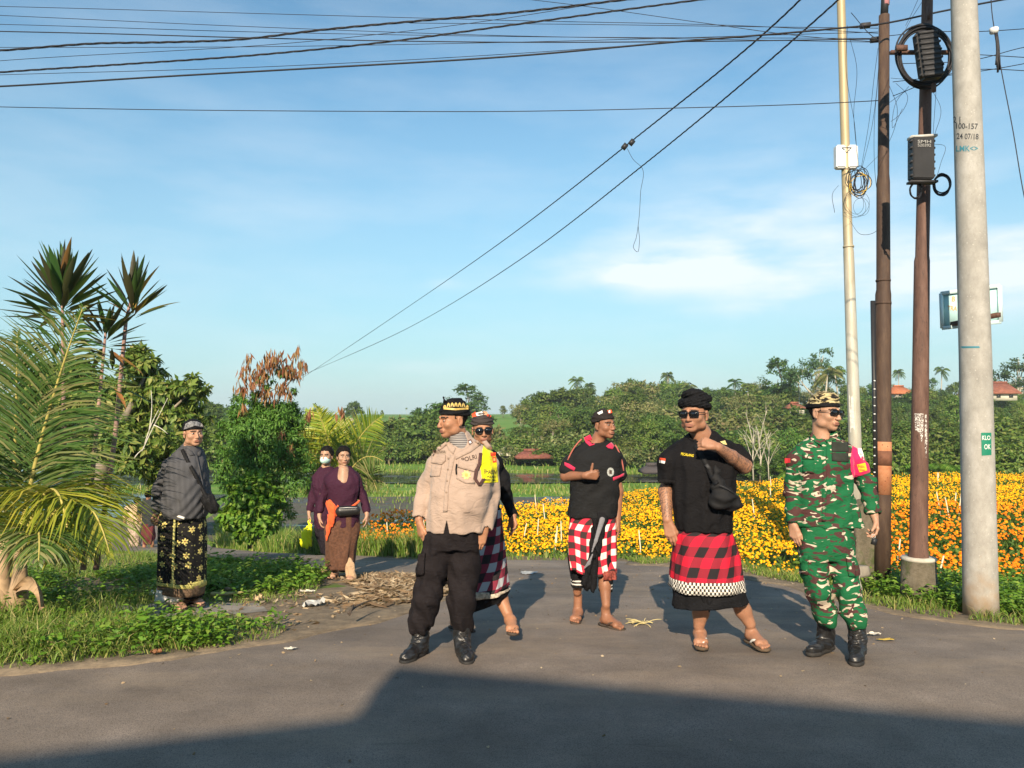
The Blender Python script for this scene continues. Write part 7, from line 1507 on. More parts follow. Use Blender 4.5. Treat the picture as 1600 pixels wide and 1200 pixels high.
p.core((1098, 700), (1110, 860)); bd_ = p.body(SK_MID, [(*p.box_px(1060, 605, 1126, 698), .0036, 'head'), (*p.box_px(1090, 676, 1182, 750, -.5, .3), .0038, ''), (*p.box_px(1022, 742, 1064, 868), .004, ''), (*p.box_px(1055, 925, 1210, 1015, -.6, .6), .0048, '')])
# tattooed forearms: material by position
n = len(bd_.data.polygons); ce = np.empty(n*3); bd_.data.polygons.foreach_get('center', ce); ce = ce.reshape(-1, 3)+world_off(p.root); mi = np.empty(n, np.int32); bd_.data.polygons.foreach_get('material_index', mi); U_, V_ = proj(ce.T)
mi[((U_ > 1128) & (V_ > 690) & (V_ < 740)) | ((U_ < 1064) & (V_ < 808) & (V_ > 735))] = 6; bd_.data.polygons.foreach_set('material_index', mi)
BLK_P = cloth('black_polo_cloth', (.009, .0085, .0095), .08)
fl = Fld(); fl.loft(p.rows([(674, 1080, 1118, 12, .04), (682, 1070, 1128, 19, .03), (692, 1058, 1140, 26, .03), (704, 1049, 1148, 31, .02), (722, 1046, 1151, 35), (750, 1048, 1148, 39), (785, 1051, 1146, 41), (810, 1054, 1142, 42), (828, 1055, 1142, 42.5)]), .02, n=2.35, yaw=-.05)
fl.chain([J(1058, 706, .03), J(1046, 722, .02), J(1043, 750, .03)], [.058, .074, .066], .03); fl.chain([J(1140, 702, .04), J(1152, 713, .0), J(1159, 723, -.03)], [.058, .074, .072], .03)
fl.rc(J(1099, 684, .02), .066, J(1100, 694, .02), .085, .02); fl.rc(J(1092, 680, -.02), .066, J(1090, 655, -.03), .085, .006, 's')
fl.fn(wrinkle(41, .0035, 20, (1, 1, .9), [(J(1075, 745, -.15), .12, .004), (J(1100, 815, -.1), .15, .004), (J(1140, 740, -.1), .09, .005)]), 'add')
fl.rc(J(1041, 757, .04), .058, J(1040, 775, .05), .06, .002, 's')
polo = p.add('polo_shirt', fl, BLK_P, .0062); bs = bvh_of(polo)
L = lambda poly, nm, m, lift=.006: lapel(poly, nm, m, lift, p, bs)
L([(1076, 678), (1083, 680), (1089, 684), (1088, 690), (1080, 688), (1075, 684)], 'collar', BLK_P, .008)
L([(1029, 747), (1040, 749), (1054, 751), (1054, 757), (1040, 756), (1029, 753)], 'sleeve_cuff', BLK_P, .005)
lettering('chest_text', 'PECALANG', 1074, 710.5, 20, 4.2, bs, simple('yellow_print', (.80, .62, .03), .7), p.root, .15, .005)
patch_px('flag_red', [(1031, 715), (1040, 716.5), (1039.5, 720.5), (1030.5, 719)], bs, REDP, p.root, .004, 3); patch_px('flag_white', [(1030.5, 719), (1039.5, 720.5), (1038.5, 724.5), (1030, 723)], bs, WHT, p.root, .004, 3)
patch_px('chest_badge', [(1125, 690), (1133, 688), (1136, 695), (1130, 694)], bs, simple('badge_gold_white', (.6, .48, .2), .6, .4, 90), p.root, .006, 3)
RB = check('red_black_check', .066, ((.66, .015, .04), (.27, .02, .035), (.022, .018, .02), (.27, .02, .035)), .06)
wrap(p, 'sarong', [(800, 1066, 1132, 31, .0), (820, 1060, 1138, 35), (832, 1055, 1144, 39), (865, 1052, 1153, 42), (903, 1049, 1158, 43)], RB, pleat=.008, npl=6, seed=12, hem=lambda th: -.012-.014*np.sin(-th))
CHB = check('small_white_check', .0135, ((.72, .68, .6), (.04, .035, .03), (.72, .68, .6), (.04, .035, .03)), .04)
wrap(p, 'sarong_trim', [(901.5, 1046.5, 1160.5, 46.0), (915, 1047, 1161.5, 46.0)], CHB, pleat=.008, npl=6, seed=12, nv=4, hem=lambda th: -.012-.014*np.sin(-th)+.0*th)
wrap(p, 'under_cloth', [(905, 1053, 1156, 38), (925, 1051, 1164, 39, .0), (943, 1051, 1168, 39, .0)], BLACKC, pleat=.007, npl=6, seed=15, nv=18, hem=lambda th: .02*np.cos(th))
fc = Fld(); fc.chain([J(1108, 915, -.17), J(1109, 940, -.17), J(1108, 956, -.165)], [.022, .02, .006], .01, flat=(0, 1, 0), fs=1.6); fc.chain([J(1100, 915, -.17), J(1098, 930, -.17), J(1101, 944, -.165)], [.02, .018, .006], .01, flat=(0, 1, 0), fs=1.6); p.add('front_fold', fc, BLACKC, .0055)
WSTR = simple('white_strap', (.75, .73, .68), .5)
SOLE2 = simple('brown_sandal_sole', (.10, .07, .045), .8); sandal(p.root, h1, t1, s1, 1.05, -1, SOLE2, WSTR); sandal(p.root, h2, t2, s2, 1.05, 1, SOLE2, WSTR)
p.glasses(.029, .0175, 5, drop=.001)
def ex3(fl):
    P = p.P
    for k, (z, r_, ti_) in enumerate(((.052, .024, .0), (.083, .026, .02), (.108, .026, -.01), (.125, .03, .0))):
        rx, ry = (.078, .094) if k < 2 else ((.058, .074) if k == 2 else (.025, .04)); n = 14; a = np.linspace(0, 2*np.pi, n+1)
        for i in range(n): q = [P(rx*math.cos(t), -.012+ry*math.sin(t), z+ti_*math.cos(t+k)+.12*ry*math.sin(t)) for t in (a[i], a[i+1])]; fl.rc(q[0], r_*1.0, q[1], r_*1.0, .008)
p.band('headwrap', BLACKC, .030, .2, .006, .2, extra=ex3, folds=3, amp=.002, seed=5)
# shoulder bag and strap
bag = thing('shoulder_bag', tuple(J(1136, 770, -.25)), 'black crossbody bag worn by the heavy man in black', 'bag')
NYL = simple('black_nylon', (.011, .011, .012), .7, .2, 12, .4, 160, .2)
fb = Fld(); fb.chain([J(1120, 752, -.22), J(1129, 777, -.24), J(1146, 784, -.20)], [.04, .078, .05], .012, flat=(0, 1, 0), fs=1.5); fb.chain([J(1120, 785, -.23), J(1150, 788, -.20)], [.05, .035], .03, flat=(0, 1, 0), fs=1.4); fb.chain([J(1118, 728, -.22), J(1122, 755, -.23)], [.014, .04], .02, flat=(0, 1, 0), fs=1.5); fb.fn(wrinkle(77, .005, 38, (1, 1, 1)), 'add')
V, F = fb.mesh(.0055); part('pouch', V, F, NYL, bag, True)
pts = [(1082, 688), (1088, 698), (1096, 712), (1106, 730), (1113, 745), (1119, 758)]; Q = project_px(bs, [a for a, b in pts], [b for a, b in pts], .012); Q = np.array(Q); Q[-1] = J(1120, 756, -.27); Q[-2] = (Q[-2]+J(1113, 745, -.25))/2
def ribbon(name, Q, w, m, par, th=.004):
    Q = np.asarray(Q, float); n = len(Q); T = unit(np.gradient(Q, axis=0)); view = unit(Q-np.array([0, 0, CAM_H])); S_ = unit(np.cross(T, view)); N = unit(np.cross(S_, T))
    V = np.concatenate([Q+S_*w/2-N*th/2, Q-S_*w/2-N*th/2, Q-S_*w/2+N*th/2, Q+S_*w/2+N*th/2]); i = np.arange(n-1); F = np.concatenate([np.stack([i+a*n, i+1+a*n, i+1+b*n, i+b*n], 1) for a, b in ((0, 1), (1, 2), (2, 3), (3, 0))]); return part(name, V, F, m, par)
ribbon('strap', Q, .036, NYL, bag); part('buckle', *box(Q[3]+[0, -.01, 0], (.045, .012, .022), rotm(0, .9, 0)), BLK2, bag)
part('zip', *tube(np.array([J(1124, 758, -.29), J(1134, 762, -.30), J(1148, 772, -.26)]), .003, 5), BLK2, bag)
# ------------------------------------------------------------------ soldier
nb = NB('camouflage_cloth', .85, .2)
v1 = nb.vec((1, 1, 1.5)); wv = nb.noise(4.2, 3, .5, out='Color'); warp = nb.n('ShaderNodeVectorMath', operation='MULTIPLY_ADD'); nb.put(warp.inputs[0], wv); warp.inputs[1].default_value = (.10, .10, .10); nb.put(warp.inputs[2], nb.tc.outputs['Object'])
vv = nb.vec((1.0, 1.0, 2.3), (0, .5, .3), src=warp.outputs[0]); vv2 = nb.vec((1.0, 1.0, 2.4), (.2, -.6, .2), (3, 1, 2), src=warp.outputs[0]); vv3 = nb.vec((1.0, 1.0, 2.6), (.1, .7, .1), (7, 5, 1), src=warp.outputs[0])
grn = (.010, .115, .042); brn = (.075, .032, .03); bge = (.56, .47, .36)
c = nb.mix(nb.ramp(nb.noise(7.8, 1.5, .5, vv, 1.2), [(.565, (0, 0, 0)), (.58, (1, 1, 1))]), grn, brn)
c = nb.mix(nb.ramp(nb.noise(9.0, 1, .45, vv2, 1.4), [(.615, (0, 0, 0)), (.63, (1, 1, 1))]), c, bge)
c = nb.mix(nb.ramp(nb.noise(8.4, 1, .45, vv3, 1.8), [(.64, (0, 0, 0)), (.655, (1, 1, 1))]), c, brn)
nb.col(c); nb.bump(nb.noise(16, 4, .55, nb.vec((1, 1, 1.6)), 1.2), .55, .02); CAMO = nb.m
p = Person(5.15, (1312, 1018), 'soldier in green camouflage uniform with pink armband, dark sunglasses and patterned headcloth'); J = p.J
p.head(1288, 645, 34, -1, -3, 1.05, 0, neck=J(1284, 690, .03), hair=.05, nr=.060)
sA, eA, wA = J(1243, 700, .02), J(1238, 765, .05), J(1239, 818, .0); sB, eB, wB = J(1330, 698, .04), J(1352, 752, .05), J(1366, 806, -.03)
p.arm([sA, eA, wA], [.045, .038, .026]); p.arm([sB, eB, wB], [.045, .038, .027])
hand(p.B, J(1239, 818, 0), J(1243, 850, -.02)-J(1239, 818, 0), (.7, .6, 0), 1, .98, (.25, .35, .45, .55), thumb=(.3, .15, .2))
hand(p.B, J(1366, 806, -.03), J(1372, 838, -.06)-J(1366, 806, -.03), (-.85, .2, .0), -1, 1.0, (.45, .6, .75, .85), thumb=(.45, .45, .5))
p.core((1284, 700), (1292, 825), [[(1278, 915, 0), (1290, 975, .08)], [(1326, 915, -.03), (1338, 985, -.04)]]); p.body(SK_LIGHT, [(*p.box_px(1254, 606, 1318, 700), .0034, 'head'), (*p.box_px(1222, 806, 1262, 875), .0036, ''), (*p.box_px(1345, 795, 1392, 862), .0036, '')])
fl = Fld(); fl.loft(p.rows([(675, 1272, 1300, 12, .04), (682, 1266, 1309, 15, .03), (690, 1254, 1320, 19, .02), (702, 1245, 1329, 22, .02), (718, 1243, 1331, 25), (745, 1245, 1331, 26), (775, 1248, 1333, 27), (800, 1247, 1341, 28), (822, 1246, 1348, 29)]), .02, n=2.4)
fl.chain([J(1253, 705, .02), J(1243, 718, .02), eA, J(1239, 812, .0)], [.042, .054, .054, .046], .03); fl.chain([J(1323, 703, .03), J(1334, 716, .03), eB, J(1363, 798, -.02)], [.042, .056, .056, .052], .03)
fl.rc(J(1284, 676, .02), .06, J(1284, 690, .02), .075, .02); fl.rc(J(1288, 684, -.1), .03, J(1287, 699, -.14), .01, .01, 's'); fl.rc(J(1284, 686, .0), .05, J(1285, 665, 0), .055, .006, 's')
fl.fn(wrinkle(51, .0035, 26, (1, 1, .9), [(eA, .08, .005), (eB, .08, .006), (J(1300, 780, -.1), .1, .003)]), 'add'); fl.rc(J(1239, 818, 0), .038, J(1239, 840, 0), .04, .002, 's'); fl.rc(J(1365, 805, -.025), .043, J(1369, 822, -.03), .045, .002, 's')
jk = p.add('jacket', fl, CAMO, .0058); bs = bvh_of(jk); L = lambda poly, nm, m, lift=.006: lapel(poly, nm, m, lift, p, bs)
L([(1266, 680), (1272, 674), (1277, 684), (1285, 697), (1276, 692), (1267, 686)], 'collar', CAMO, .010); L([(1301, 669), (1310, 680), (1307, 686), (1292, 692), (1290, 688), (1299, 680)], 'collar', CAMO, .010)
L([(1254, 708), (1272, 710), (1272, 718), (1254, 717)], 'pocket_flap', CAMO, .008); L([(1254, 720), (1272, 721), (1272, 740), (1254, 739)], 'pocket', CAMO, .005)
L([(1300, 708), (1325, 708), (1326, 722), (1300, 720)], 'pocket_flap', simple('dark_olive_cloth', (.028, .032, .025), .9, .25), .008); L([(1299, 690), (1325, 692), (1326, 706), (1300, 706)], 'chest_patch', simple('dark_olive_cloth', (.028, .032, .025), .9), .005)
L([(1286, 700), (1292, 700), (1292, 760), (1290, 815), (1284, 815), (1286, 760)], 'placket', CAMO, .004)
lettering('name_text', 'HARDIANA', 1263, 711, 17, 4, bs, simple('black_print', (.012, .014, .012)), p.root, .0, .011)
ab = Fld(); ab.ops = list(fl.ops); ab.fn(lambda X, Y, Z_: np.full(np.broadcast(X, Y, Z_).shape, -.0045), 'add')
ab.fn(lambda X, Y, Z_: poly_sd(*proj((X+0*Y+0*Z_, Y+0*X+0*Z_, Z_+0*X+0*Y)), [(1333, 688), (1344, 687), (1352, 705), (1361, 738), (1334, 747), (1327, 730)])*p.k, 'max')
PK = cloth('pink_armband', (.75, .02, .12), .04, .7); arm = p.add('armband', ab, PK, .0055, *p.box_px(1320, 682, 1366, 752)); bva = bvh_of(arm)
patch_px('armband_emblem', [(1340, 700), (1346, 700), (1350, 712), (1350, 719), (1345, 716), (1341, 708)], bva, WHT, p.root, .004, 3); patch_px('emblem_centre', [(1343, 704), (1346, 704), (1348, 712), (1345, 711)], bva, BROWNP, p.root, .006, 2)
patch_px('armband_panel', [(1339, 726), (1352, 723), (1355, 735), (1343, 738)], bva, simple('yellow_panel', (.8, .55, .02), .6), p.root, .004, 3); lettering('armband_text', 'BABIN', 1346, 729, 10, 4, bva, REDP, p.root, .2, .007); lettering('armband_text', 'RAMIL', 1348, 734.5, 10, 3, bva, REDP, p.root, .2, .007)
patch_px('shoulder_patch', [(1226, 716), (1235, 716), (1235, 723), (1226, 724)], bs, simple('red_patch_cloth', (.5, .03, .04), .8), p.root, .005, 3)
tr = trousers(p, 'trousers', CAMO, [(812, 1248, 1336, 26), (835, 1250, 1332, 28), (862, 1250, 1333, 27), (874, 1252, 1333, 24)], [[(1270, 845, 0, 21), (1272, 890, 0, 20), (1280, 925, -.02, 18), (1289, 955, .02, 16.5), (1290, 966, .02, 15)], [(1313, 845, 0, 21), (1318, 890, -.02, 19.5), (1326, 925, -.05, 18.5), (1336, 962, -.05, 17.5), (1337, 973, -.05, 16)]], 55, .004)
bt = bvh_of(tr); lapel([(1249, 868), (1262, 868), (1263, 898), (1252, 898)], 'cargo_pocket', CAMO, .010, p, bt); lapel([(1322, 870), (1334, 872), (1338, 902), (1326, 900)], 'cargo_pocket', CAMO, .010, p, bt)
boot(p, J(1291, 995, .10), J(1262, 1008, -.05), .0, J(1289, 960, .05), sc=.96); boot(p, J(1340, 1008, -.05), J(1334, 1033, -.35), .0, J(1337, 968, -.03), sc=.98)
p.glasses(.033, .0155, 4, drop=-.001)
nb = NB('tiger_cloth', .85, .2); w_ = nb.noise(11, 3, .6, nb.vec((1, 1, 3.2)), 2.0); nb.col(nb.ramp(w_, [(.46, (.016, .015, .013)), (.5, (.09, .06, .03)), (.54, (.48, .40, .2)), (.62, (.52, .44, .25)), (.66, (.03, .03, .02))])); TIG = nb.m
def ex4(fl): fl.rc(p.P(-.03, .0, .085), .05, p.P(.04, .03, .09), .04, .03); fl.rc(p.P(0, -.11, .03), .022, p.P(.0, -.12, .04), .012, .01)
p.band('headcloth', TIG, .050, .2, .013, .12, extra=ex4, folds=2, amp=.003); p.band('headcloth_band', BLACKC, .030, .058, .0145, .12, open_top=True, folds=1, amp=.002)
th = thing('key_fob', tuple(J(1367, 845, -.12)), 'small dark key fob held in the soldier\'s hand', 'key fob'); part('case', *box(J(1366, 846, -.08), (.028, .022, .045), rotm(0, .3, 0)), BLK, th); part('ring', *tube(np.array([J(1365+3*math.cos(t), 838+3*math.sin(t), -.085) for t in np.linspace(0, 6.283, 12, endpoint=False)]), .0015, 4, closed=True), SILV, th)
part('watch_strap', *tube(np.array([J(1240+7*math.cos(t), 815+1.0*math.sin(t), .035*math.sin(t)) for t in np.linspace(0, 6.283, 20, endpoint=False)]), .009, 6, closed=True), BLK, p.root, True)
# ------------------------------------------------------------------ man in striped shirt on the left verge
nb = NB('pinstripe_shirt', .85, .2); sp_ = nb.n('ShaderNodeSeparateXYZ'); nb.put(sp_.inputs[0], nb.vec((1, 1, 1), (0, 0, R(-25)))); fr = nb.math('FRACT', nb.math('MULTIPLY', sp_.outputs[0], 105)); nb.col(nb.ramp(fr, [(.0, (.035, .036, .041)), (.62, (.035, .036, .041)), (.74, (.17, .17, .18)), (.9, (.17, .17, .18)), (.98, (.035, .036, .041))])); PIN = nb.m
p = Person(6.78, (283, 950), 'smiling man in dark pinstriped shirt and black sarong with yellow flowers on the left verge'); J = p.J
p.head(302, 677, 42, 0, 2, .98, .0, neck=J(294, 706, .02), hair=.045, fat=.006, nr=.062)
sA, eA, wA = J(268, 716, .05), J(250, 768, .12), J(244, 802, .10); p.arm([sA, eA, wA], [.055, .045, .03]); p.arm([J(312, 716, .0), J(322, 755, .1), J(318, 790, .05)], [.05, .04, .03])
hand(p.B, J(244, 802, .1), J(238, 815, .05)-J(244, 802, .1), (1, .1, .2), -1, .95, (1.0, 1.1, 1.15, 1.2), thumb=(.4, .4, .3))
gz = zat(-2.85, 6.7)+.035
for k1, a1 in ((J(272, 900, .0), J(272, 942, .0)), (J(292, 900, .08), J(293, 938, .1))): p.B.chain([J(283, 860, .05), k1, (k1+a1)/2, a1], [.07, .052, .046, .034], .02)
h1, t1, s1 = foot(p.B, J(272, 946, .0), (.75, -.7), 1.0, gz=gz); toes(p.B, h1, t1, s1, 1, 1); h2, t2, s2 = foot(p.B, J(294, 942, .12), (.9, -.45), 1.0, gz=gz); toes(p.B, h2, t2, s2, 1, 1)
p.core((294, 715), (283, 860)); p.body(SK_LIGHT, [(*p.box_px(275, 650, 330, 716), .004, 'head'), (*p.box_px(226, 794, 262, 828), .004, ''), (*p.box_px(250, 922, 345, 968, -.5, .5), .005, '')])
fl = Fld(); fl.loft(p.rows([(698, 284, 311, 11, .02), (704, 276, 316, 17, .02), (712, 268, 319, 23, .02), (722, 264, 321, 28), (745, 262, 323, 33), (775, 258, 326, 37), (795, 255, 325, 37), (808, 262, 320, 35)]), .02, n=2.3)
fl.chain([J(277, 717, .06), J(265, 730, .08), J(251, 766, .12), J(244, 797, .10)], [.052, .066, .066, .046], .03); fl.rc(J(295, 700, .02), .06, J(295, 709, .02), .07, .02)
fl.fn(wrinkle(61, .004, 22, (1, 1, .9), [(eA, .12, .006), (J(300, 790, -.2), .15, .004), (J(265, 740, 0), .08, .005)]), 'add'); sh_ = p.add('shirt', fl, PIN, .0065); bs = bvh_of(sh_)
lapel([(291, 699), (299, 704), (304, 711), (297, 712), (289, 704)], 'collar', PIN, .01, p, bs); lapel([(309, 707), (314, 703), (316, 709), (310, 713)], 'collar', PIN, .01, p, bs)
lapel([(306, 712), (309, 712), (320, 760), (321, 800), (318, 806), (317, 762)], 'placket', PIN, .004, p, bs)
nb = NB('flowered_black_batik', .85, .2); uv = nb.vec((9, 9, 1), src='UV'); 
vd = nb.n('ShaderNodeTexVoronoi', feature='F1'); nb.put(vd.inputs['Vector'], uv); vd.voronoi_dimensions = '2D'; vd.inputs['Scale'].default_value = 1; vd.inputs['Randomness'].default_value = .55
sub = nb.n('ShaderNodeVectorMath', operation='SUBTRACT'); nb.put(sub.inputs[0], uv); nb.put(sub.inputs[1], vd.outputs['Position']); s3 = nb.n('ShaderNodeSeparateXYZ'); nb.put(s3.inputs[0], sub.outputs[0])
an = nb.math('ARCTAN2', s3.outputs[1], s3.outputs[0]); pet = nb.math('MULTIPLY_ADD', nb.math('ABSOLUTE', nb.math('SINE', nb.math('MULTIPLY', an, 3.0))), .16, .10); fl_ = nb.math('LESS_THAN', vd.outputs['Distance'], pet); core = nb.math('LESS_THAN', vd.outputs['Distance'], .07)
v2_ = nb.n('ShaderNodeTexVoronoi', feature='F1'); v2_.voronoi_dimensions = '2D'; nb.put(v2_.inputs['Vector'], nb.vec(src='UV')); v2_.inputs['Scale'].default_value = 26; v2_.inputs['Randomness'].default_value = .6
dots = nb.ramp(v2_.outputs['Distance'], [(.16, (1, 1, 1)), (.2, (0, 0, 0))]); ddm = nb.ramp(nb.noise(30, 1, v=nb.vec(src='UV')), [(.5, (0, 0, 0)), (.55, (.8, .8, .8))])
c = nb.mix(nb.math('MULTIPLY', dots, ddm), (.014, .013, .013), (.34, .33, .13)); c = nb.mix(fl_, c, (.62, .52, .17)); c = nb.mix(core, c, (.25, .12, .04)); nb.col(c); BAT = nb.m
hf = lambda th: -.02*np.cos(th)
wrap(p, 'sarong', [(796, 252, 318, 27, .02), (820, 250, 320, 31, .02), (870, 249, 320, 32, .02), (906, 249, 319, 32, .02)], BAT, pleat=.004, npl=5, seed=31, hem=hf)
YB = simple('yellow_border', (.52, .46, .14), .8, .5, 90); wrap(p, 'sarong_trim', [(905, 248.6, 319.5, 32.4, .02), (912, 248.6, 319, 32.4, .02)], YB, pleat=.004, npl=5, seed=31, nv=3, hem=hf)
wrap(p, 'sarong_trim', [(912, 249, 318.5, 32, .02), (925, 249, 316, 32, .02)], simple('brown_border', (.14, .09, .055), .8, .6, 80), pleat=.004, npl=5, seed=31, nv=4, hem=hf)
Q = [J(u, v, -.01)+np.array([0, -p.r(w_), 0]) for u, v, w_ in ((286, 802, 29), (286, 830, 33), (286, 870, 34), (285, 904, 34))]; ribbon('sarong_edge', bezier(Q[0], (Q[1]+Q[2])/2+[0, -.012, 0], Q[3], 8), .016, simple('yellow_edge', (.50, .46, .16), .8, .3, 40), p.root)
wrap(p, 'under_cloth', [(918, 247, 290, 22, -.02), (936, 245, 288, 22, -.02)], simple('white_cloth', (.66, .63, .58), .85, .08, 8), pleat=.005, npl=4, seed=33, nv=8)
wrap(p, 'under_cloth', [(935, 245.5, 288, 21.6, -.02), (940, 247, 286, 21, -.02)], M_TRIM, pleat=.005, npl=4, seed=33, nv=3); wrap(p, 'under_cloth', [(912, 282, 318, 22, .05), (932, 286, 316, 20, .06)], BLACKC, pleat=.006, npl=5, seed=34, nv=10)
Q = [J(254, 798, -.0), J(268, 803, -.19), J(288, 810, -.22)]; part('white_waistband', *tube(bezier(*Q, 8), .012, 6), simple('white_cloth', (.66, .63, .58)), p.root, True)
sandal(p.root, h1, t1, s1, 1, 1, SOLE, SOLES); sandal(p.root, h2, t2, s2, 1, 1, SOLE, SOLES)
hc_ = p.band('headcloth', BLACKC, .030, .088, .012, .10, folds=1, amp=.002); bh = bvh_of(hc_)
patch_px('silver_brocade', [(287, 671), (290, 662), (298, 658), (308, 658.5), (316, 662), (319, 668), (305, 665)], bh, simple('silver_brocade', (.17, .17, .175), .7, .85, 70), p.root, .004, 2)
bag = thing('shoulder_bag', tuple(J(330, 788, -.1)), 'small black crossbody bag at the striped shirt man\'s belly', 'bag'); fb = Fld(); fb.chain([J(326, 782, -.12), J(332, 792, -.10)], [.062, .06], .02, flat=(.3, 1, 0), fs=1.3); fb.fn(wrinkle(78, .004, 40), 'add'); V, F = fb.mesh(.007); part('pouch', V, F, NYL, bag, True)
Q = project_px(bs, [284, 291, 300, 309, 317], [702, 716, 733, 750, 766], .012); Q = np.vstack([Q, J(324, 778, -.17)]); ribbon('strap', Q, .03, NYL, bag)
# ------------------------------------------------------------------ the two women
PUR = cloth('dark_purple_blouse', (.045, .014, .030), .12, .75); BROWNSK = cloth('brown_batik', (.11, .052, .032), .35, .8, 300, .1, 40); TANF = cloth('tan_under_cloth', (.46, .31, .19), .1); ORS = cloth('orange_sash', (.78, .12, .035), .06)
def woman(D, u0, label, hx, hy, yaw, arms, rows_, skirt, feet, dyb=0, hands=(), sc=.93):
    q = Person(D, (u0, 905), label); J = q.J; q.head(hx, hy, yaw, 0, 0, sc, 0, neck=J(hx-1, hy+19, .03), hair=.062, nr=.050)
    for a, b, c in arms: q.arm([J(*a), J(*b), J(*c)], [.045, .036, .024])
    for (a, b, n, th) in hands: hand(q.B, J(*a), J(*b)-J(*a), n, th, .92, (.3, .4, .45, .5))
    for k1, a1 in feet: q.B.chain([J(*k1), J(*a1)], [.05, .03], .02)
    return q
p = woman(8.8, 536, 'bare headed woman in dark purple blouse with orange sash and black waist bag', 537, 713, 22, [((507, 745, .03), (501, 780, .05), (499, 806, -.02)), ((561, 745, .03), (570, 780, .05), (573, 803, -.02))], None, None, [((522, 870, .05), (524, 898, .05)), ((541, 870, -.02), (546, 902, -.05))], hands=[((499, 806, -.02), (500, 822, -.04), (.9, .3, 0), 1), ((574, 803, -.02), (574, 820, -.04), (-.9, .3, 0), -1)])
J = p.J; gz = zat(-1.95, 8.8)+.02; h1, t1, s1 = foot(p.B, J(524, 899, .05), (-.15, -1), .9, gz=gz); toes(p.B, h1, t1, s1, .9, -1); h2, t2, s2 = foot(p.B, J(546, 902, -.06), (.25, -1), .9, gz=gz-.01); toes(p.B, h2, t2, s2, .9, 1)
fl = Fld(); fl.loft(p.rows([(729, 526, 549, 7, .03), (735, 518, 555, 11, .02), (742, 511, 561, 14, .02), (752, 508, 563, 17), (765, 512, 562, 19), (785, 514, 558, 16), (803, 509, 562, 19), (822, 508, 560, 20)]), .015, n=2.2)
for a, b, c in (((512, 747, .03), (504, 778, .05), (500, 797, -.0)), ((557, 747, .03), (568, 778, .05), (573, 797, 0))): fl.chain([J(*a), J(*b), J(*c)], [.042, .048, .042], .02)
fl.rc(J(538, 727, -.07), .045, J(538, 750, -.13), .022, .008, 's'); fl.fn(wrinkle(71, .0035, 30), 'add'); bl_ = p.add('blouse', fl, PUR, .008); bs = bvh_of(bl_)
inn = Fld(); inn.rc(J(537, 735, -.03), .06, J(537, 752, -.03), .10, .02); p.B.ops += inn.ops
p.core((537, 742), (536, 820), [[(524, 870, .05)], [(541, 870, -.02)]]); p.body(SK_F, [(*p.box_px(515, 690, 562, 752), .0048, 'head'), (*p.box_px(488, 800, 510, 832), .0048, ''), (*p.box_px(563, 796, 586, 830), .0048, ''), (*p.box_px(505, 878, 565, 925, -.4, .4), .006, '')])
hr = Fld(); hr.ell(p.P(0, -.016, .034), np.array([.088, .106, .098])*.93, p.hF, .01); hr.ell(p.P(0, -.12, .0), np.array([.05, .045, .05])*.93, p.hF, .015)
def hcut(q):
    c, Fm, sc = q.hc, q.hF, q.hs
    def f(X, Y, Z_): x, y, z = X-c[0], Y-c[1], Z_-c[2]; a, f_, u = [(x*Fm[0, i]+y*Fm[1, i]+z*Fm[2, i])/sc for i in range(3)]; return np.minimum((f_-.068+.95*np.clip(.062-u, 0, 1)), .074+.12*np.abs(a)-u)*sc
    return f
hr.fn(hcut(p), 'max'); hr.fn(wrinkle(4, .0018, 90, (1, 1, .4)), 'add'); p.add('hair', hr, HAIR, .005)
wrap(p, 'skirt', [(803, 510, 561, 18), (830, 507, 562, 20), (860, 510, 556, 19), (888, 512, 553, 17)], BROWNSK, pleat=.010, npl=7, seed=35, nv=36, nth=80)
fc = Fld(); fc.chain([J(543, 866, -.08), J(546, 884, -.1), J(549, 899, -.1)], [.012, .05, .055], .02, flat=(0, 1, 0), fs=1.6); fc.chain([J(531, 862, -.08), J(524, 884, -.06)], [.012, .035], .02, flat=(0, 1, 0), fs=1.6); fc.fn(wrinkle(9, .006, 60, (1.5, 1, .3)), 'add'); p.add('under_cloth', fc, TANF, .007)
sandal(p.root, h1, t1, s1, .9, -1, SOLE2, SOLES); sandal(p.root, h2, t2, s2, .9, 1, SOLE2, SOLES)
fc = Fld(); fc.chain([J(514, 786, -.12), J(521, 796, -.15), J(518, 812, -.16)], [.035, .055, .04], .02, flat=(0, 1, 0), fs=1.5); fc.chain([J(518, 810, -.16), J(513, 828, -.16), J(509, 844, -.15)], [.042, .028, .010], .02, flat=(0, 1, 0), fs=1.8); fc.fn(wrinkle(29, .006, 50, (1.3, 1, .5)), 'add'); p.add('sash', fc, ORS, .0065)
part('sash_belt', *tube(bezier(J(524, 793, -.15), J(545, 800, -.17), J(562, 782, -.08), 9), .014, 6), ORS, p.root, True)
bag = thing('waist_bag', tuple(J(543, 798, -.17)), 'black waist bag on the woman with the orange sash', 'bag'); fb = Fld(); fb.chain([J(532, 799, -.17), J(556, 797, -.14)], [.058, .052], .02, flat=(0, 1, 0), fs=1.2); V, F = fb.mesh(.007); part('pouch', V, F, LEATHER, bag, True); part('zip', *tube(np.array([J(530, 794, -.225), J(543, 793, -.23), J(558, 793, -.19)]), .003, 4), SILV, bag)
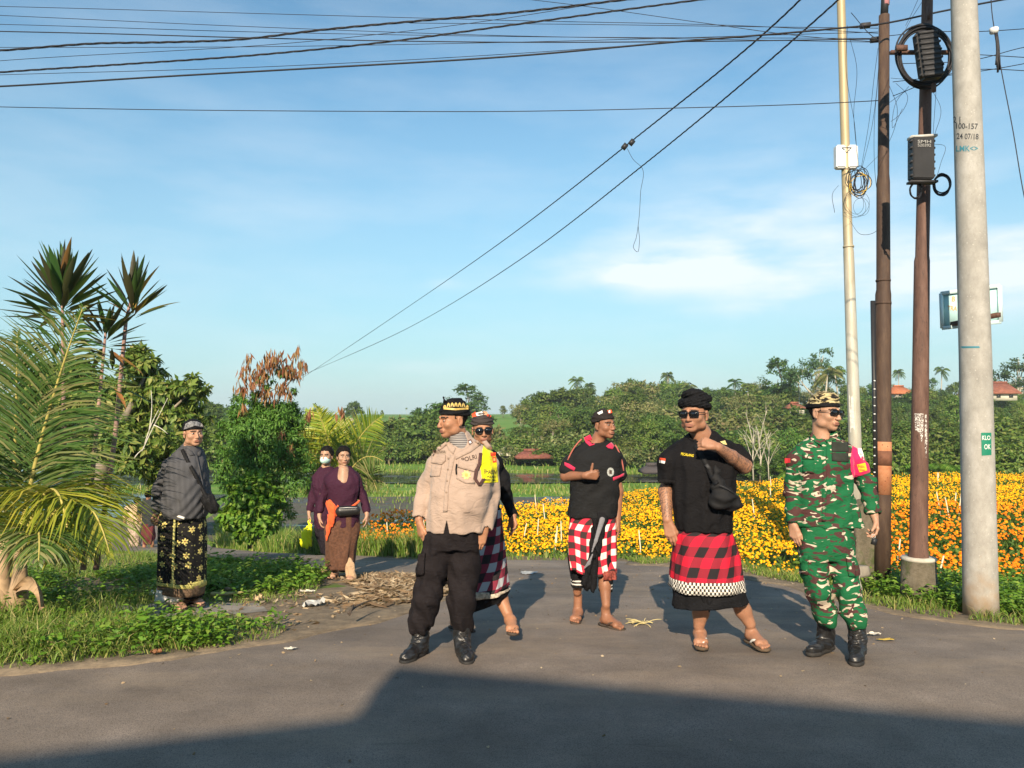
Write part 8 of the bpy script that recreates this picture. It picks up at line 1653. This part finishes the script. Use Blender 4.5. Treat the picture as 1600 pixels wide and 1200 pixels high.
# masked woman
p = woman(9.35, 511, 'woman in dark purple blouse and pale green face mask carrying a yellow bag', 510, 712, -8, [((492, 742, .03), (486, 778, .05), (483, 800, -.05)), ((528, 745, .05), (530, 780, .05), (528, 800, 0))], None, None, [((513, 860, .05), (513, 892, .1)), ((520, 862, .1), (522, 888, .25))], hands=[((483, 800, -.05), (482, 812, -.07), (.9, .3, 0), 1)])
J = p.J; gz = zat(-2.2, 9.3)+.02; h1, t1, s1 = foot(p.B, J(513, 888, .05), (-.3, -1), .9, gz=gz)
p.core((510, 742), (511, 820), [[(513, 860, .05)]]); p.body(SK_F, [(*p.box_px(494, 690, 526, 740), .005, 'head'), (*p.box_px(472, 796, 494, 824), .005, ''), (*p.box_px(500, 840, 530, 905, -.4, .6), .006, '')])
fl = Fld(); fl.loft(p.rows([(729, 501, 520, 6, .03), (735, 495, 526, 10, .02), (743, 489, 531, 13, .02), (753, 488, 532, 15), (785, 493, 532, 16), (805, 491, 532, 17), (825, 492, 530, 17)]), .015, n=2.2)
for a, b, c in (((494, 748, .03), (488, 778, .05), (484, 796, -.03)),): fl.chain([J(*a), J(*b), J(*c)], [.042, .047, .040], .02)
fl.rc(J(510, 728, -.07), .035, J(510, 742, -.12), .012, .008, 's'); fl.fn(wrinkle(73, .0035, 30), 'add'); p.add('blouse', fl, PUR, .008)
hr = Fld(); hr.ell(p.P(0, -.022, .032), np.array([.088, .1, .1])*.93, p.hF, .01); hr.fn(hcut(p), 'max'); hr.fn(wrinkle(4, .0018, 90, (1, 1, .4)), 'add'); p.add('hair', hr, HAIR, .005)
mk = Fld(); mk.ell(p.P(0, .036, -.052), np.array([.064, .078, .056])*.95, p.hF, .01)
def mcut(X, Y, Z_): c, Fm, sc = p.hc, p.hF, p.hs; x, y, z = X-c[0], Y-c[1], Z_-c[2]; a, f_, u = [(x*Fm[0, i]+y*Fm[1, i]+z*Fm[2, i])/sc for i in range(3)]; return np.maximum(np.maximum(.035-f_, u+.012+.35*np.abs(a)*0), -u-.105)*sc
mk.fn(mcut, 'max'); p.add('face_mask', mk, cloth('mint_mask', (.50, .74, .68), .04), .0045)
wrap(p, 'skirt', [(805, 492, 531, 16), (835, 494, 530, 17), (864, 503, 530, 14)], cloth('black_lace_skirt', (.02, .016, .022), .3, .8, 200, .1, 60), pleat=.01, npl=7, seed=36, nv=24, nth=60)
sandal(p.root, h1, t1, s1, .9, -1, SOLE, SOLES)
bg_ = thing('carrier_bag', tuple(J(479, 830, -.1)), 'bright yellow carrier bag in the masked woman\'s hand', 'bag'); YB2 = simple('bright_yellow_plastic', (.95, .93, .02), .4, .03, 6)
fb = Fld(); fb.chain([J(480, 832, -.1), J(479, 848, -.1)], [.062, .066], .02, flat=(0, 1, 0), fs=2); fb.rc(J(475, 838, -.1), .04, J(474, 850, -.1), .04, .02, flat=(0, 1, 0), fs=2); fb.chain([J(484, 829, -.1), J(483, 812, -.08)], [.04, .015], .01, flat=(0, 1, 0), fs=2.4); fb.rc(J(480.5, 824, -.1), .012, J(481, 830, -.1), .012, .004, 's'); fb.fn(wrinkle(88, .006, 45), 'add'); V, F = fb.mesh(.007); part('bag_body', V, F, YB2, bg_, True)
# ------------------------------------------------------------------ couple far down the side road, seen from behind
CREAM = cloth('cream_blouse', (.60, .42, .27), .06); PATT = simple('patterned_skirt', (.34, .26, .2), .85, .7, 26); DKT = cloth('dark_grey_shirt', (.035, .038, .042), .1); MARN = cloth('maroon_cloth', (.12, .025, .03), .2)
def walker(D, u, label, top, height, shirt, rows_, skirt, skirtrows, hairr, arms, legs):
    q = Person(D, (u, 858), label); J = q.J; q.head(u+top[0], top[1], 170, 0, 0, .95, 0, neck=J(u+top[0], top[1]+9, 0), hair=-.05, nr=.05)
    for a in arms: q.arm([J(*x) for x in a], [.05, .042, .035])
    for l in legs: q.B.chain([J(*x) for x in l], [.06, .045, .045], .02)
    q.core((u+top[0], top[1]+14, 0), (u, 830, 0), [[l[0]] for l in legs]); q.body(SK_MID, [(*q.box_px(u-40, top[1]-12, u+40, 870, -.6, .6), .014, 'head')])
    f = Fld(); f.loft(q.rows(rows_), .02); [f.chain([J(*x) for x in a[:2]], [.062, .056], .02) for a in arms]; f.fn(wrinkle(5, .006, 22), 'add'); q.add('shirt', f, shirt, .012)
    wrap(q, 'skirt', skirtrows, skirt, pleat=.012, npl=7, seed=5, nv=20, nth=50)
    h_ = Fld(); h_.ell(q.P(0, -.02, .03), np.array(hairr), q.hF, .02); q.add('hair', h_, HAIR, .012); return q
walker(20.6, 207, 'far woman walking away in cream blouse and patterned skirt', (8, 783), 1.5, CREAM, [(788, 200, 222, 4), (792, 197, 226, 6), (806, 199, 224, 7), (818, 199, 224, 7)], PATT, [(814, 200, 223, 7), (835, 200, 222, 8), (855, 204, 218, 6)], [.09, .10, .10], [((198, 794, 0), (195, 808, 0), (194, 820, -.1)), ((224, 794, 0), (228, 808, 0), (226, 818, 0))], [((206, 840, 0), (205, 852, 0), (204, 858, -.1)), ((214, 840, 0), (214, 852, 0), (215, 858, .1))])
walker(20.0, 230, 'far man walking away in dark shirt with maroon sarong', (2, 774), 1.6, DKT, [(780, 224, 240, 4), (785, 220, 246, 6), (800, 222, 243, 7), (822, 222, 242, 7)], MARN, [(818, 222, 241, 7), (838, 221, 242, 8), (850, 226, 238, 6)], [.082, .098, .09], [((220, 786, 0), (217, 802, 0), (218, 814, -.1)), ((246, 786, 0), (248, 802, 0), (246, 816, 0))], [((227, 835, 0), (226, 850, 0), (225, 858, -.1)), ((236, 835, 0), (238, 850, 0), (238, 860, .1))])
# ------------------------------------------------------------------ thin morning haze in the air
hm_ = bpy.data.materials.new('air_haze'); hm_.use_nodes = True; hm_.node_tree.nodes.clear(); ho_ = hm_.node_tree.nodes.new('ShaderNodeOutputMaterial'); hv_ = hm_.node_tree.nodes.new('ShaderNodeVolumePrincipled')
hv_.inputs['Color'].default_value = (.80, .90, 1, 1); hv_.inputs['Density'].default_value = .0006; hv_.inputs['Anisotropy'].default_value = .0; hm_.node_tree.links.new(hv_.outputs[0], ho_.inputs['Volume'])
V, F = box((0, 420, 9), (1500, 1040, 28)); hz_ = link('haze', mesh_np('haze', V, F, [hm_])); hz_['kind'] = 'stuff'

# plants that would share a description are told apart by their order from left to right
same = {}
for q in scene.objects:
    if q.get('category') in ('tree', 'bush', 'palm', 'dead tree') and q.get('group') and q.parent is None: same.setdefault(q['label'], []).append(q)
for lab, L_ in same.items():
    if len(L_) < 2: continue
    L_.sort(key=lambda q: q.location.x/q.location.y); n_ = len(L_); cnt_ = {2: 'two', 3: 'three', 4: 'four', 5: 'five', 6: 'six'}.get(n_, 'several')
    for i_, q in enumerate(L_): q['label'] = lab+', '+('leftmost' if i_ == 0 else 'rightmost' if i_ == n_-1 else ['second from left', 'third from left', 'fourth from left', 'fifth from left'][min(i_-1, 3)])+(' of '+cnt_ if i_ in (0, n_-1) else '')
